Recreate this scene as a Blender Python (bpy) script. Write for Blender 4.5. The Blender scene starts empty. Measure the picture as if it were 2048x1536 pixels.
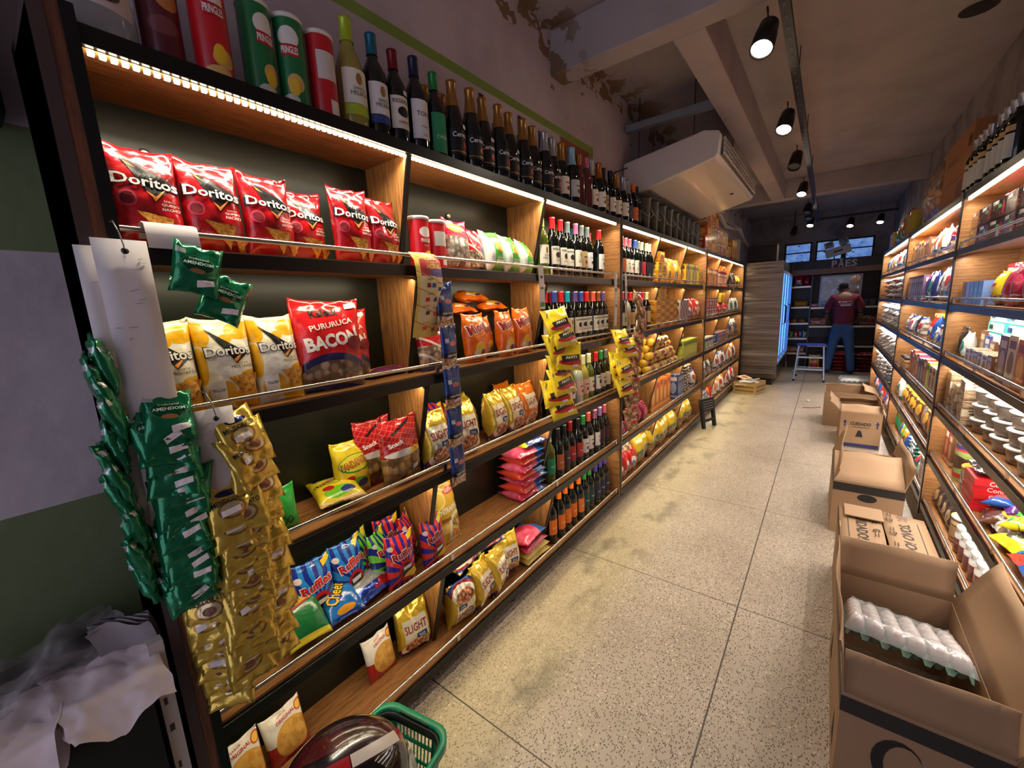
import bpy, bmesh, math, random
from mathutils import Vector, Matrix, noise
SC = bpy.context.scene
COL = SC.collection
PI = math.pi
RNG = random.Random(7)

# ------------------------------------------------------------------ camera
cam_data = bpy.data.cameras.new('camera')
cam_data.sensor_width = 36.0
cam_data.lens = 819.2 / 2048 * 36.0
cam_data.clip_start = 0.02
cam = bpy.data.objects.new('camera', cam_data)
COL.objects.link(cam)
_r = Vector((0.79685699, 0.60251792, -0.04462173))
_d = Vector((0.07458617, -0.17139701, -0.98237466))
_f = Vector((-0.59954636, 0.77948395, -0.18151841))
cam.matrix_world = Matrix(((_r.x, -_d.x, -_f.x, 0.0), (_r.y, -_d.y, -_f.y, 0.0), (_r.z, -_d.z, -_f.z, 1.45), (0, 0, 0, 1)))
SC.camera = cam

# ------------------------------------------------------------------ world, exposure
world = bpy.data.worlds.new('daylight_outside')
SC.world = world
world.use_nodes = True
_bg = world.node_tree.nodes['Background']
_bg.inputs['Color'].default_value = (0.80, 0.78, 1.0, 1)
_bg.inputs['Strength'].default_value = 1.0
SC.view_settings.view_transform = 'Standard'
SC.view_settings.look = 'None'
SC.view_settings.gamma = 1.0
SC.view_settings.use_curve_mapping = False
SC.view_settings.exposure = 0.30

# ------------------------------------------------------------------ LED lighting of the shelving (area lamps in the strips)
def area(name, loc, direction, sx, sy, power, color, spread=PI):
    l = bpy.data.lights.new(name, 'AREA')
    l.shape = 'RECTANGLE'; l.size = sx; l.size_y = sy; l.energy = power; l.color = color; l.spread = spread
    o = bpy.data.objects.new(name, l)
    COL.objects.link(o)
    z = -Vector(direction).normalized()           # lamp shines along local -Z, long side along world Y
    x = Vector((0, 1, 0)); x = (x - z * x.dot(z)).normalized(); y = z.cross(x)
    o.matrix_world = Matrix(((x.x, y.x, z.x, loc[0]), (x.y, y.y, z.y, loc[1]), (x.z, y.z, z.z, loc[2]), (0, 0, 0, 1)))
    return o

WARM = (1.0, 0.84, 0.55)
NEUT = (1.0, 0.90, 0.70)
NEUTR = (1.0, 0.93, 0.82)
LX, LBACK, LWALL = -1.12, -1.36, -1.42            # front, back panel and wall behind the left shelving
L_UNITS = [(0.153, 2.71), (2.71, 5.16), (5.16, 7.74)]
L_Z = [1.61, 1.23, 0.845, 0.46, 0.085]            # tops of its five boards, top board at 2.0
L_TOP = 2.0
RX, RBACK, RWALL = 0.56, 0.80, 0.86
R_UNITS = [(1.55, 3.48), (3.48, 5.44), (5.44, 7.70)]
R_Z = [1.667, 1.364, 1.058, 0.75, 0.445, 0.14]
R_TOP = 1.97
LED_L, LED_R = 4.0, 4.6
for (a, b) in L_UNITS:
    n = (b - a)
    area('led_lamp', (LX - 0.018, (a + b) / 2, L_TOP - 0.050), (-0.25, 0, -1), n - 0.1, 0.008, LED_L * n, NEUT, 2.15)
    for k, z in enumerate(L_Z[:4]):
        area('led_lamp', (LX - 0.035, (a + b) / 2, z - 0.046), (-0.25, 0, -1), n - 0.1, 0.010, LED_L * n * (0.42, 0.36, 0.30, 0.26)[k], WARM)
for (a, b) in R_UNITS:
    n = (b - a)
    area('led_lamp', (RX + 0.018, (a + b) / 2, R_TOP - 0.050), (0.35, 0, -1), n - 0.1, 0.012, LED_R * n, NEUTR, 2.3)
    for k, z in enumerate(R_Z[:5]):
        area('led_lamp', (RX + 0.035, (a + b) / 2, z - 0.046), (0.3, 0, -1), n - 0.1, 0.010, LED_R * n * 0.6, NEUTR)
# ------------------------------------------------------------------ materials
def lin(c):
    c = c / 255.0
    return c / 12.92 if c <= 0.04045 else ((c + 0.055) / 1.055) ** 2.4
def rgb(t):
    return (lin(t[0]), lin(t[1]), lin(t[2]), 1.0)
MATS = {}
def _new(name):
    m = bpy.data.materials.new(name); m.use_nodes = True
    return m, m.node_tree, m.node_tree.nodes['Principled BSDF']
def mat(name, c, rough=0.5, metal=0.0, coat=0.0, emit=None, es=1.0, alpha=1.0, trans=0.0, ior=1.45, bump=0.0, bscale=60.0):
    if name in MATS: return MATS[name]
    m, nt, p = _new(name)
    p.inputs['Base Color'].default_value = rgb(c)
    p.inputs['Roughness'].default_value = rough
    p.inputs['Metallic'].default_value = metal
    p.inputs['Coat Weight'].default_value = coat
    p.inputs['Transmission Weight'].default_value = trans
    p.inputs['IOR'].default_value = ior
    p.inputs['Alpha'].default_value = alpha
    if emit:
        p.inputs['Emission Color'].default_value = rgb(emit); p.inputs['Emission Strength'].default_value = es
    if bump > 0: add_bump(nt, p, bump, bscale)
    MATS[name] = m
    return m
def add_bump(nt, p, strength, scale, dist=0.004):
    tc = nt.nodes.new('ShaderNodeTexCoord'); nz = nt.nodes.new('ShaderNodeTexNoise'); b = nt.nodes.new('ShaderNodeBump')
    nz.inputs['Scale'].default_value = scale; nz.inputs['Detail'].default_value = 3
    b.inputs['Strength'].default_value = strength; b.inputs['Distance'].default_value = dist
    nt.links.new(tc.outputs['Object'], nz.inputs['Vector']); nt.links.new(nz.outputs['Fac'], b.inputs['Height'])
    nt.links.new(b.outputs['Normal'], p.inputs['Normal'])
class G:
    """small helper to write node maths"""
    def __init__(s, nt): s.nt = nt
    def m(s, op, a, b=None, c=None, clamp=False):
        n = s.nt.nodes.new('ShaderNodeMath'); n.operation = op; n.use_clamp = clamp
        for i, v in enumerate((a, b, c)):
            if v is None: continue
            if isinstance(v, (int, float)): n.inputs[i].default_value = v
            else: s.nt.links.new(v, n.inputs[i])
        return n.outputs[0]
    def mix(s, f, a, b):
        n = s.nt.nodes.new('ShaderNodeMix'); n.data_type = 'RGBA'
        for i, v in ((0, f), (6, a), (7, b)):
            if isinstance(v, (int, float)): n.inputs[i].default_value = v
            elif isinstance(v, tuple): n.inputs[i].default_value = v
            else: s.nt.links.new(v, n.inputs[i])
        return n.outputs[2]
    def coord(s, kind):
        n = s.nt.nodes.new('ShaderNodeTexCoord'); x = s.nt.nodes.new('ShaderNodeSeparateXYZ')
        s.nt.links.new(n.outputs[kind], x.inputs[0])
        return n.outputs[kind], x.outputs[0], x.outputs[1], x.outputs[2]
    def noise(s, vec, scale, detail=3, rough=0.55, stretch=None, loc=None):
        if stretch or loc:
            mp = s.nt.nodes.new('ShaderNodeMapping')
            if stretch: mp.inputs['Scale'].default_value = stretch
            if loc: mp.inputs['Location'].default_value = loc
            s.nt.links.new(vec, mp.inputs['Vector']); vec = mp.outputs[0]
        n = s.nt.nodes.new('ShaderNodeTexNoise')
        n.inputs['Scale'].default_value = scale; n.inputs['Detail'].default_value = detail; n.inputs['Roughness'].default_value = rough
        s.nt.links.new(vec, n.inputs['Vector'])
        return n.outputs['Fac']
    def vor(s, vec, scale, out='Distance', stretch=None):
        if stretch:
            mp = s.nt.nodes.new('ShaderNodeMapping'); mp.inputs['Scale'].default_value = stretch
            s.nt.links.new(vec, mp.inputs['Vector']); vec = mp.outputs[0]
        n = s.nt.nodes.new('ShaderNodeTexVoronoi'); n.inputs['Scale'].default_value = scale
        s.nt.links.new(vec, n.inputs['Vector'])
        return n.outputs[out]
    def ramp(s, f, *stops):
        n = s.nt.nodes.new('ShaderNodeValToRGB'); e = n.color_ramp.elements
        while len(e) < len(stops): e.new(0.5)
        for i, (p, c) in enumerate(stops): e[i].position = p; e[i].color = c
        s.nt.links.new(f, n.inputs[0])
        return n.outputs[0]
    def step(s, f, a, b):
        n = s.nt.nodes.new('ShaderNodeMapRange'); n.interpolation_type = 'SMOOTHSTEP'
        n.inputs[1].default_value = a; n.inputs[2].default_value = b
        s.nt.links.new(f, n.inputs[0])
        return n.outputs[0]

def shape_mask(g, U, V, L):
    """mask of one printed shape in the pack's own UV square"""
    k = L[0]
    if k == 'rect':
        _, cx, cy, hw, hh = L[:5]; rot = L[5] if len(L) > 5 else 0
        x = g.m('SUBTRACT', U, cx); y = g.m('SUBTRACT', V, cy)
        if rot:
            c, s_ = math.cos(rot), math.sin(rot)
            x, y = g.m('ADD', g.m('MULTIPLY', x, c), g.m('MULTIPLY', y, s_)), g.m('SUBTRACT', g.m('MULTIPLY', y, c), g.m('MULTIPLY', x, s_))
        return g.m('MULTIPLY', g.m('LESS_THAN', g.m('ABSOLUTE', x), hw), g.m('LESS_THAN', g.m('ABSOLUTE', y), hh))
    if k == 'ell':
        _, cx, cy, hw, hh = L[:5]
        x = g.m('DIVIDE', g.m('SUBTRACT', U, cx), hw); y = g.m('DIVIDE', g.m('SUBTRACT', V, cy), hh)
        return g.m('LESS_THAN', g.m('ADD', g.m('MULTIPLY', x, x), g.m('MULTIPLY', y, y)), 1.0)
    if k == 'tri':                                   # points down: apex (cx,cy), half width hw at height hh above
        _, cx, cy, hw, hh = L[:5]
        y = g.m('DIVIDE', g.m('SUBTRACT', V, cy), hh)
        x = g.m('DIVIDE', g.m('ABSOLUTE', g.m('SUBTRACT', U, cx)), hw)
        return g.m('MULTIPLY', g.m('LESS_THAN', x, y), g.m('LESS_THAN', y, 1.0))
    if k == 'rays':
        _, cx, cy, n, phase = L[:5]
        a = g.m('ARCTAN2', g.m('SUBTRACT', V, cy), g.m('SUBTRACT', U, cx))
        return g.m('GREATER_THAN', g.m('SINE', g.m('ADD', g.m('MULTIPLY', a, n), phase)), 0.0)
    if k == 'above':
        _, c0, slope, amp = L[:4]
        y = g.m('SUBTRACT', V, g.m('MULTIPLY', U, slope))
        if amp: y = g.m('ADD', y, g.m('MULTIPLY', g.m('SINE', g.m('MULTIPLY', U, PI)), amp))
        return g.m('GREATER_THAN', y, c0)
    if k == 'stripes':
        _, n, duty, slope = L[:4]
        y = g.m('ADD', g.m('MULTIPLY', V, n), g.m('MULTIPLY', U, slope))
        return g.m('LESS_THAN', g.m('FRACT', y), duty)
def printed(name, base, layers=(), rough=0.3, metal=0.0, coat=0.3, bump=0.45, bscale=38.0, emit=0):
    """film or card with printed colour areas; each layer = (shape, colour) or (shape, ('food', c1, c2, c3, scale))"""
    if name in MATS: return MATS[name]
    m, nt, p = _new(name); g = G(nt)
    vec, U, V, _ = g.coord('UV')
    def fill(c):
        if isinstance(c[0], str):
            if c[0] == 'food':
                v = g.vor(vec, c[4], 'Color', (1, 1.3, 1)); 
                x = nt.nodes.new('ShaderNodeSeparateColor'); nt.links.new(v, x.inputs[0])
                d = g.vor(vec, c[4], 'Distance', (1, 1.3, 1))
                cc = g.ramp(x.outputs[0], (0.1, rgb(c[1])), (0.5, rgb(c[2])), (0.9, rgb(c[3])))
                return g.mix(g.step(d, 0.35, 0.75), cc, rgb(tuple(q * 0.55 for q in c[1])))
            if c[0] == 'mottle':
                nz = g.noise(vec, c[3], 3); return g.mix(g.step(nz, 0.42, 0.6), rgb(c[1]), rgb(c[2]))
        return rgb(c)
    col = fill(base)
    for sh, c in layers:
        mk = shape_mask(g, U, V, sh) if isinstance(sh[0], str) else None
        if mk is None:
            for q in sh:
                k = shape_mask(g, U, V, q); mk = k if mk is None else g.m('MULTIPLY', mk, k)
        col = g.mix(mk, col, fill(c))
    if isinstance(col, tuple): p.inputs['Base Color'].default_value = col
    else: nt.links.new(col, p.inputs['Base Color'])
    p.inputs['Roughness'].default_value = rough; p.inputs['Metallic'].default_value = metal; p.inputs['Coat Weight'].default_value = coat
    p.inputs['Coat Roughness'].default_value = 0.12
    if bump: add_bump(nt, p, bump, bscale, 0.006)
    MATS[name] = m
    return m
def speckle(name, c1, c2, c3, scale, rough=0.45):
    if name in MATS: return MATS[name]
    m, nt, p = _new(name); g = G(nt); vec = g.coord('Object')[0]
    f = g.noise(vec, scale, 4, 0.65)
    nt.links.new(g.ramp(f, (0.36, rgb(c1)), (0.5, rgb(c2)), (0.64, rgb(c3))), p.inputs['Base Color']); p.inputs['Roughness'].default_value = rough
    MATS[name] = m
    return m
def wood(name, c1, c2, axis, rough=0.45, scale=9.0):
    if name in MATS: return MATS[name]
    m, nt, p = _new(name); g = G(nt)
    vec = g.coord('Object')[0]
    st = [14.0, 14.0, 14.0]; st['xyz'.index(axis)] = 0.9
    n1 = g.noise(vec, scale, 5, 0.65, tuple(st)); n2 = g.noise(vec, scale * 3.1, 2, 0.5, tuple(st))
    f = g.m('ADD', g.m('MULTIPLY', n1, 0.7), g.m('MULTIPLY', n2, 0.3))
    nt.links.new(g.mix(g.step(f, 0.38, 0.62), rgb(c1), rgb(c2)), p.inputs['Base Color'])
    p.inputs['Roughness'].default_value = rough
    MATS[name] = m
    return m

# ------------------------------------------------------------------ mesh building
class MB:
    def __init__(s): s.v = []; s.f = []; s.uv = []; s.mi = []; s.sm = []
    def face(s, pts, uv=None, mi=0, smooth=False):
        b = len(s.v); s.v += [tuple(p) for p in pts]; s.f.append(list(range(b, b + len(pts))))
        s.uv.append(uv or [(0, 0)] * len(pts)); s.mi.append(mi); s.sm.append(smooth); return s
    def box(s, x0, x1, y0, y1, z0, z1, mi=0, M=None):
        P = [Vector(p) for p in ((x0, y0, z0), (x1, y0, z0), (x1, y1, z0), (x0, y1, z0), (x0, y0, z1), (x1, y0, z1), (x1, y1, z1), (x0, y1, z1))]
        if M: P = [M @ p for p in P]
        b = len(s.v); s.v += [tuple(p) for p in P]
        for q in ((0, 3, 2, 1), (4, 5, 6, 7), (0, 1, 5, 4), (1, 2, 6, 5), (2, 3, 7, 6), (3, 0, 4, 7)):
            s.f.append([b + i for i in q]); s.uv.append([(0, 0), (1, 0), (1, 1), (0, 1)]); s.mi.append(mi); s.sm.append(False)
        return s
    def grid(s, P, UV=None, mi=0, smooth=True, flip=False, wrap=False):
        """P[j][i] rows of points"""
        b = len(s.v); nj, ni = len(P), len(P[0])
        for row in P: s.v += [tuple(p) for p in row]
        for j in range(nj - 1):
            for i in range(ni if wrap else ni - 1):
                i2 = (i + 1) % ni
                q = [(j, i), (j, i2), (j + 1, i2), (j + 1, i)]
                if flip: q.reverse()
                s.f.append([b + a * ni + c for a, c in q])
                if UV: s.uv.append([UV[a][c] for a, c in q])
                else: s.uv.append([((i + (1 if c != i else 0)) / ni, a / (nj - 1)) for a, c in q])
                s.mi.append(mi); s.sm.append(smooth)
        return s
    def lathe(s, prof, n=20, M=None, mi=0, cap0=True, cap1=True, arc=(0.0, 2 * PI), smooth=True):
        """prof = [(r,z)...] upwards"""
        full = abs(arc[1] - arc[0] - 2 * PI) < 1e-6
        k = n if full else n + 1
        P = []
        for r, z in prof:
            row = []
            for i in range(k):
                a = arc[0] + (arc[1] - arc[0]) * i / n
                p = Vector((r * math.cos(a), r * math.sin(a), z)); row.append(M @ p if M else p)
            P.append(row)
        z0, z1 = prof[0][1], prof[-1][1]
        UV = [[(i / n, (z - z0) / max(1e-6, z1 - z0)) for i in range(k + 1)] for r, z in prof]
        s.grid(P, UV if not full else None, mi, smooth, wrap=full)
        if full:
            if cap0 and prof[0][0] > 1e-5: s.face(list(reversed(P[0])), mi=mi)
            if cap1 and prof[-1][0] > 1e-5: s.face(P[-1], mi=mi)
        return s
    def tube(s, path, r, n=8, mi=0, cap=True):
        path = [Vector(p) for p in path]; P = []; up = Vector((0, 0, 1))
        for i, p in enumerate(path):
            t = (path[min(i + 1, len(path) - 1)] - path[max(i - 1, 0)]).normalized()
            a = t.cross(up if abs(t.dot(up)) < 0.95 else Vector((1, 0, 0))).normalized(); b_ = t.cross(a)
            rr = r[i] if isinstance(r, (list, tuple)) else r
            P.append([p + (a * math.cos(2 * PI * k / n) + b_ * math.sin(2 * PI * k / n)) * rr for k in range(n)])
        s.grid(P, None, mi, True, wrap=True, flip=True)
        if cap: s.face(P[0], mi=mi); s.face(list(reversed(P[-1])), mi=mi)
        return s
    def prism(s, poly, axis, a, b, mi=0):
        """poly of 2-D points extruded along axis ('x','y','z') from a to b"""
        def P(u, v, w): return {'x': (w, u, v), 'y': (u, w, v), 'z': (u, v, w)}[axis]
        A = [P(u, v, a) for u, v in poly]; B = [P(u, v, b) for u, v in poly]; n = len(poly)
        s.face(A, mi=mi); s.face(list(reversed(B)), mi=mi)
        for i in range(n):
            j = (i + 1) % n; s.face([A[j], A[i], B[i], B[j]], [(0, 0), (1, 0), (1, 1), (0, 1)], mi=mi)
        return s
    def mesh(s, name, mats, bevel=0.0, weld=False, fix=False):
        me = bpy.data.meshes.new(name); me.from_pydata(s.v, [], s.f)
        uvl = me.uv_layers.new(name='UVMap'); k = 0; flat = []
        for q in s.uv:
            for t in q: flat += [t[0], t[1]]
        uvl.data.foreach_set('uv', flat)
        me.polygons.foreach_set('material_index', s.mi); me.polygons.foreach_set('use_smooth', s.sm)
        for m in (mats if isinstance(mats, (list, tuple)) else [mats]): me.materials.append(m)
        if bevel or weld or fix:
            bm = bmesh.new(); bm.from_mesh(me)
            if weld or bevel or fix: bmesh.ops.remove_doubles(bm, verts=bm.verts, dist=1e-5)
            if fix: bmesh.ops.recalc_face_normals(bm, faces=bm.faces)
            if bevel:
                ed = [e for e in bm.edges if len(e.link_faces) == 2 and e.calc_face_angle(0) > 0.6]
                bmesh.ops.bevel(bm, geom=ed, offset=bevel, segments=2, affect='EDGES', profile=0.5)
            bm.to_mesh(me); bm.free()
        me.update()
        return me
    def build(s, name, mats, parent=None, **kw):
        return put(name, s.mesh(name, mats, **kw), parent)
def put(name, me, parent=None, loc=None, rot=None):
    o = bpy.data.objects.new(name, me); COL.objects.link(o)
    if parent: o.parent = parent
    if loc: o.location = loc
    if rot: o.rotation_euler = rot
    return o
LABELS = {}
def tag(o, label, cat, group=None):
    o['label'] = label; o['category'] = cat
    if group: o['group'] = group
    LABELS.setdefault(label, []).append(o.name)
    n = len(label.split())
    if n < 4 or n > 16: print('LABEL LENGTH', n, label)
    return o
def thing(name, label, cat, loc=(0, 0, 0), rot=(0, 0, 0), group=None):
    o = bpy.data.objects.new(name, None); COL.objects.link(o)
    o.empty_display_size = 0.05; o.location = loc; o.rotation_euler = rot
    return tag(o, label, cat, group)
def structure(o):
    o['kind'] = 'structure'; return o
def dup(root, loc=None, rot=None, label=None, group=None, scale=None):
    r = root.copy(); COL.objects.link(r)
    if loc is not None: r.location = loc
    if rot is not None: r.rotation_euler = rot
    if scale is not None: r.scale = scale
    for ch in list(root.children):
        c = ch.copy(); COL.objects.link(c); c.parent = r
        for gch in list(ch.children):
            d = gch.copy(); COL.objects.link(d); d.parent = c
    tag(r, label or root['label'], root['category'], group or root.get('group'))
    return r
ORD = ['first', 'second', 'third', 'fourth', 'fifth', 'sixth', 'seventh', 'eighth', 'ninth', 'tenth', 'eleventh', 'twelfth', 'thirteenth', 'fourteenth', 'fifteenth',
       'sixteenth', 'seventeenth', 'eighteenth', 'nineteenth', 'twentieth'] + ['twenty-' + q for q in 'first second third fourth fifth sixth seventh eighth ninth'.split()] + ['thirtieth'] + ['thirty-' + q for q in 'first second third fourth fifth sixth seventh eighth ninth'.split()] + ['fortieth'] + ['forty-' + q for q in 'first second third fourth fifth sixth seventh eighth ninth'.split()]

# ------------------------------------------------------------------ printing on surfaces
_TXT = {}
def text_shape(txt, bold=0.0):
    key = (txt, bold)
    if key in _TXT: return _TXT[key]
    cu = bpy.data.curves.new('t', 'FONT'); cu.body = txt; cu.resolution_u = 2; cu.offset = bold; cu.fill_mode = 'FRONT'
    ob = bpy.data.objects.new('t', cu); COL.objects.link(ob)
    me = bpy.data.meshes.new_from_object(ob)
    V = [(v.co.x, v.co.y) for v in me.vertices]; F = [list(p.vertices) for p in me.polygons]
    COL.objects.unlink(ob); bpy.data.objects.remove(ob); bpy.data.curves.remove(cu); bpy.data.meshes.remove(me)
    xs = [p[0] for p in V] or [0, 1]; ys = [p[1] for p in V] or [0, 1]
    x0, x1, y0, y1 = min(xs), max(xs), min(ys), max(ys); y0 = min(y0, 0.0)
    V = [((x - x0) / (x1 - x0) - 0.5, (y - y0) / (y1 - y0) - 0.5) for x, y in V]
    _TXT[key] = (V, F)
    return _TXT[key]
MERGED = {'product_picture', 'price_lettering', 'emblem_rule', 'swirl_mark', 'barcode', 'printed_picture', 'text_lines', 'rule_line', 'up_arrow'}
def print_on(parent, surf, items, name='lettering', seg=0.035, off=0.0012):
    """items = [(kind, material, ...)], all in the surface's uv square; each item becomes its own printed part.
       ('text', mat, txt, cu, cv, wu, hv, rot, bold)   ('poly', mat, [(u,v)...])   ('ell', mat, cu, cv, ru, rv)"""
    by = {}
    for k, it in enumerate(items):
        lay = off * (1 + 0.5 * k) if off else 0
        nm = it[0].split(':')[1] if ':' in it[0] else None
        kind = it[0].split(':')[0]
        if kind == 'text':
            _, m, txt, cu, cv, wu, hv = it[:7]; rot = it[7] if len(it) > 7 else 0; bold = it[8] if len(it) > 8 else 0.0
            V, F = text_shape(txt, bold)
            asp = surf.asp                                     # height / width of the uv square
            c, s_ = math.cos(rot), math.sin(rot)
            V = [(x * wu, y * hv * asp) for x, y in V]
            V = [(cu + x * c - y * s_, cv + (x * s_ + y * c) / asp) for x, y in V]
        elif kind == 'poly':
            V = list(it[2]); F = [list(range(len(V)))]
        else:
            _, m, cu, cv, ru, rv = it[:6]; n = 20
            V = [(cu + ru * math.cos(2 * PI * i / n), cv + rv * math.sin(2 * PI * i / n)) for i in range(n)]; F = [list(range(n))]
        m = it[1]
        bm = bmesh.new(); vs = [bm.verts.new((u, v, 0)) for u, v in V]
        for f in F:
            try: bm.faces.new([vs[i] for i in f])
            except ValueError: pass
        bmesh.ops.triangulate(bm, faces=bm.faces)
        if not surf.flat:
            for _ in range(4):
                ed = [e for e in bm.edges if e.calc_length() > seg]
                if not ed: break
                bmesh.ops.subdivide_edges(bm, edges=ed, cuts=1)
                bmesh.ops.triangulate(bm, faces=[f for f in bm.faces if len(f.verts) > 3])
        for v in bm.verts: v.co = surf(v.co.x, v.co.y, lay)
        bmesh.ops.recalc_face_normals(bm, faces=bm.faces)
        me = bpy.data.meshes.new('print'); bm.to_mesh(me); bm.free()
        key = nm or ('lettering' if kind == 'text' else 'printed_mark')
        by.setdefault((key, m.name if key in MERGED else k), (m, []))[1].append(me)
    out = []
    for (nm, _), (m, mes) in by.items():
        if len(mes) == 1: me = mes[0]
        else:
            bm = bmesh.new()
            for q in mes: bm.from_mesh(q)
            me = bpy.data.meshes.new(nm); bm.to_mesh(me); bm.free()
            for q in mes: bpy.data.meshes.remove(q)
        me.name = nm; me.materials.append(m)
        out.append(put(nm, me, parent))
    return out
class Flat:
    flat = True
    def __init__(s, o, x, y):
        s.o, s.x, s.y = Vector(o), Vector(x), Vector(y); s.n = s.x.cross(s.y).normalized(); s.asp = s.y.length / s.x.length
    def __call__(s, u, v, off): return s.o + s.x * u + s.y * v + s.n * off
class Cyl:
    flat = False
    def __init__(s, r, z0, z1, a0, a1, axis=None):
        s.r, s.z0, s.z1, s.a0, s.a1 = r, z0, z1, a0, a1; s.asp = (z1 - z0) / (r * abs(a1 - a0))
    def __call__(s, u, v, off):
        a = s.a0 + (s.a1 - s.a0) * u; r = s.r + off
        return Vector((r * math.cos(a), r * math.sin(a), s.z0 + (s.z1 - s.z0) * v))
class GridSurf:
    flat = False
    def __init__(s, P, asp): s.P, s.asp = P, asp
    def __call__(s, u, v, off):
        P = s.P; nj, ni = len(P) - 1, len(P[0]) - 1
        x = min(max(u, 0), 0.9999) * ni; y = min(max(v, 0), 0.9999) * nj
        i, j = int(x), int(y); x -= i; y -= j
        a = P[j][i].lerp(P[j][i + 1], x); b = P[j + 1][i].lerp(P[j + 1][i + 1], x)
        p = a.lerp(b, y)
        n = (P[j][i + 1] - P[j][i]).cross(P[j + 1][i] - P[j][i])
        if n.length < 1e-9: n = Vector((0, -1, 0))
        n.normalize()
        return p + n * off
# ------------------------------------------------------------------ room
def room_materials():
    m, nt, p = _new('terrazzo'); g = G(nt)
    vec, X, Y, Z = g.coord('Object')
    big = g.noise(vec, 1.6, 4); base = g.mix(g.step(big, 0.35, 0.7), rgb((166, 151, 136)), rgb((148, 133, 118)))
    v1 = g.vor(vec, 175, 'Distance', (1, 0.6, 1)); c1 = nt.nodes.new('ShaderNodeSeparateColor'); nt.links.new(g.vor(vec, 175, 'Color', (1, 0.6, 1)), c1.inputs[0])
    spk = g.m('MULTIPLY', g.m('LESS_THAN', v1, 0.36), g.m('GREATER_THAN', c1.outputs[0], 0.32))
    base = g.mix(spk, base, rgb((74, 56, 44)))
    v2 = g.vor(vec, 60, 'Distance'); c2 = nt.nodes.new('ShaderNodeSeparateColor'); nt.links.new(g.vor(vec, 60, 'Color'), c2.inputs[0])
    base = g.mix(g.m('MULTIPLY', g.m('LESS_THAN', v2, 0.25), g.m('GREATER_THAN', c2.outputs[1], 0.7)), base, rgb((192, 176, 155)))
    # worn and dirty strip along the left shelving, with yellow LED spill painted in
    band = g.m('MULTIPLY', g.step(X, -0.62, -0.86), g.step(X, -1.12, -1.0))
    dirt = g.m('MULTIPLY', band, g.step(g.noise(vec, 5.5, 5, 0.65, (1.0, 0.55, 1)), 0.47, 0.68))
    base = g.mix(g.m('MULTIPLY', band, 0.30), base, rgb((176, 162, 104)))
    base = g.mix(g.m('MULTIPLY', dirt, 0.75), base, rgb((78, 72, 54)))
    # saw cut joints
    T = 1.108
    fy = g.m('ABSOLUTE', g.m('SUBTRACT', g.m('FRACT', g.m('ADD', g.m('DIVIDE', g.m('SUBTRACT', Y, 0.886), T), 20.5)), 0.5))
    fx = g.m('ABSOLUTE', g.m('SUBTRACT', g.m('FRACT', g.m('ADD', g.m('DIVIDE', g.m('SUBTRACT', X, -0.235), T), 20.5)), 0.5))
    j = g.m('MAXIMUM', g.m('LESS_THAN', fy, 0.0022), g.m('LESS_THAN', fx, 0.0026))
    base = g.mix(j, base, rgb((48, 38, 32)))
    nt.links.new(base, p.inputs['Base Color']); p.inputs['Roughness'].default_value = 0.42
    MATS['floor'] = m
    # left wall: lilac white paint with green bands and peeled plaster
    m, nt, p = _new('banded_wall_paint'); g = G(nt)
    vec, X, Y, Z = g.coord('Object')
    base = g.mix(g.step(g.noise(vec, 3.0, 4), 0.4, 0.65), rgb((190, 178, 182)), rgb((174, 162, 166)))
    near = g.m('LESS_THAN', Y, 0.6)
    b1 = g.m('MULTIPLY', g.m('GREATER_THAN', Z, 1.622), g.m('LESS_THAN', Z, 1.885)); b2 = g.m('LESS_THAN', Z, 1.04)
    base = g.mix(g.m('MULTIPLY', near, g.m('MAXIMUM', b1, b2)), base, rgb((104, 116, 78)))
    sb = g.m('MULTIPLY', g.m('GREATER_THAN', Z, 2.505), g.m('LESS_THAN', Z, 2.548)); sb = g.m('MULTIPLY', sb, g.m('LESS_THAN', Y, 2.92))
    sv = g.m('MULTIPLY', g.m('MULTIPLY', g.m('GREATER_THAN', Y, 2.86), g.m('LESS_THAN', Y, 2.92)), g.m('LESS_THAN', Z, 2.548))
    base = g.mix(g.m('MAXIMUM', sb, sv), base, rgb((120, 146, 58)))
    pn = g.noise(vec, 7.0, 5, 0.6, (1, 0.8, 1.2)); hi = g.m('GREATER_THAN', Z, 2.56)
    peel = g.m('MULTIPLY', hi, g.m('GREATER_THAN', g.m('ADD', pn, g.m('MULTIPLY', g.step(Z, 2.75, 3.02), 0.17)), 0.665))
    base = g.mix(peel, base, rgb((120, 96, 70)))
    nt.links.new(base, p.inputs['Base Color']); p.inputs['Roughness'].default_value = 0.75
    add_bump(nt, p, 0.25, 18, 0.01)
    MATS['wall_left'] = m
    # ceiling paint
    m, nt, p = _new('ceiling_paint'); g = G(nt)
    vec, X, Y, Z = g.coord('Object')
    base = g.mix(g.step(g.noise(vec, 2.2, 4), 0.35, 0.7), rgb((166, 156, 156)), rgb((152, 143, 144)))
    edge = g.m('MULTIPLY', g.step(X, -1.05, -1.40), g.m('LESS_THAN', Y, 7.0))
    base = g.mix(g.m('MULTIPLY', g.m('GREATER_THAN', g.m('ADD', g.noise(vec, 6, 5), g.m('MULTIPLY', edge, 0.25)), 0.70), edge), base, rgb((118, 94, 70)))
    nt.links.new(base, p.inputs['Base Color']); p.inputs['Roughness'].default_value = 0.8
    MATS['ceiling'] = m
    m, nt, p = _new('old_wall_paint'); g = G(nt)
    vec = g.coord('Object')[0]
    nt.links.new(g.mix(g.step(g.noise(vec, 4.0, 5), 0.4, 0.65), rgb((150, 146, 152)), rgb((122, 116, 118))), p.inputs['Base Color']); p.inputs['Roughness'].default_value = 0.8
    MATS['wall_other'] = m
room_materials()
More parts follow.
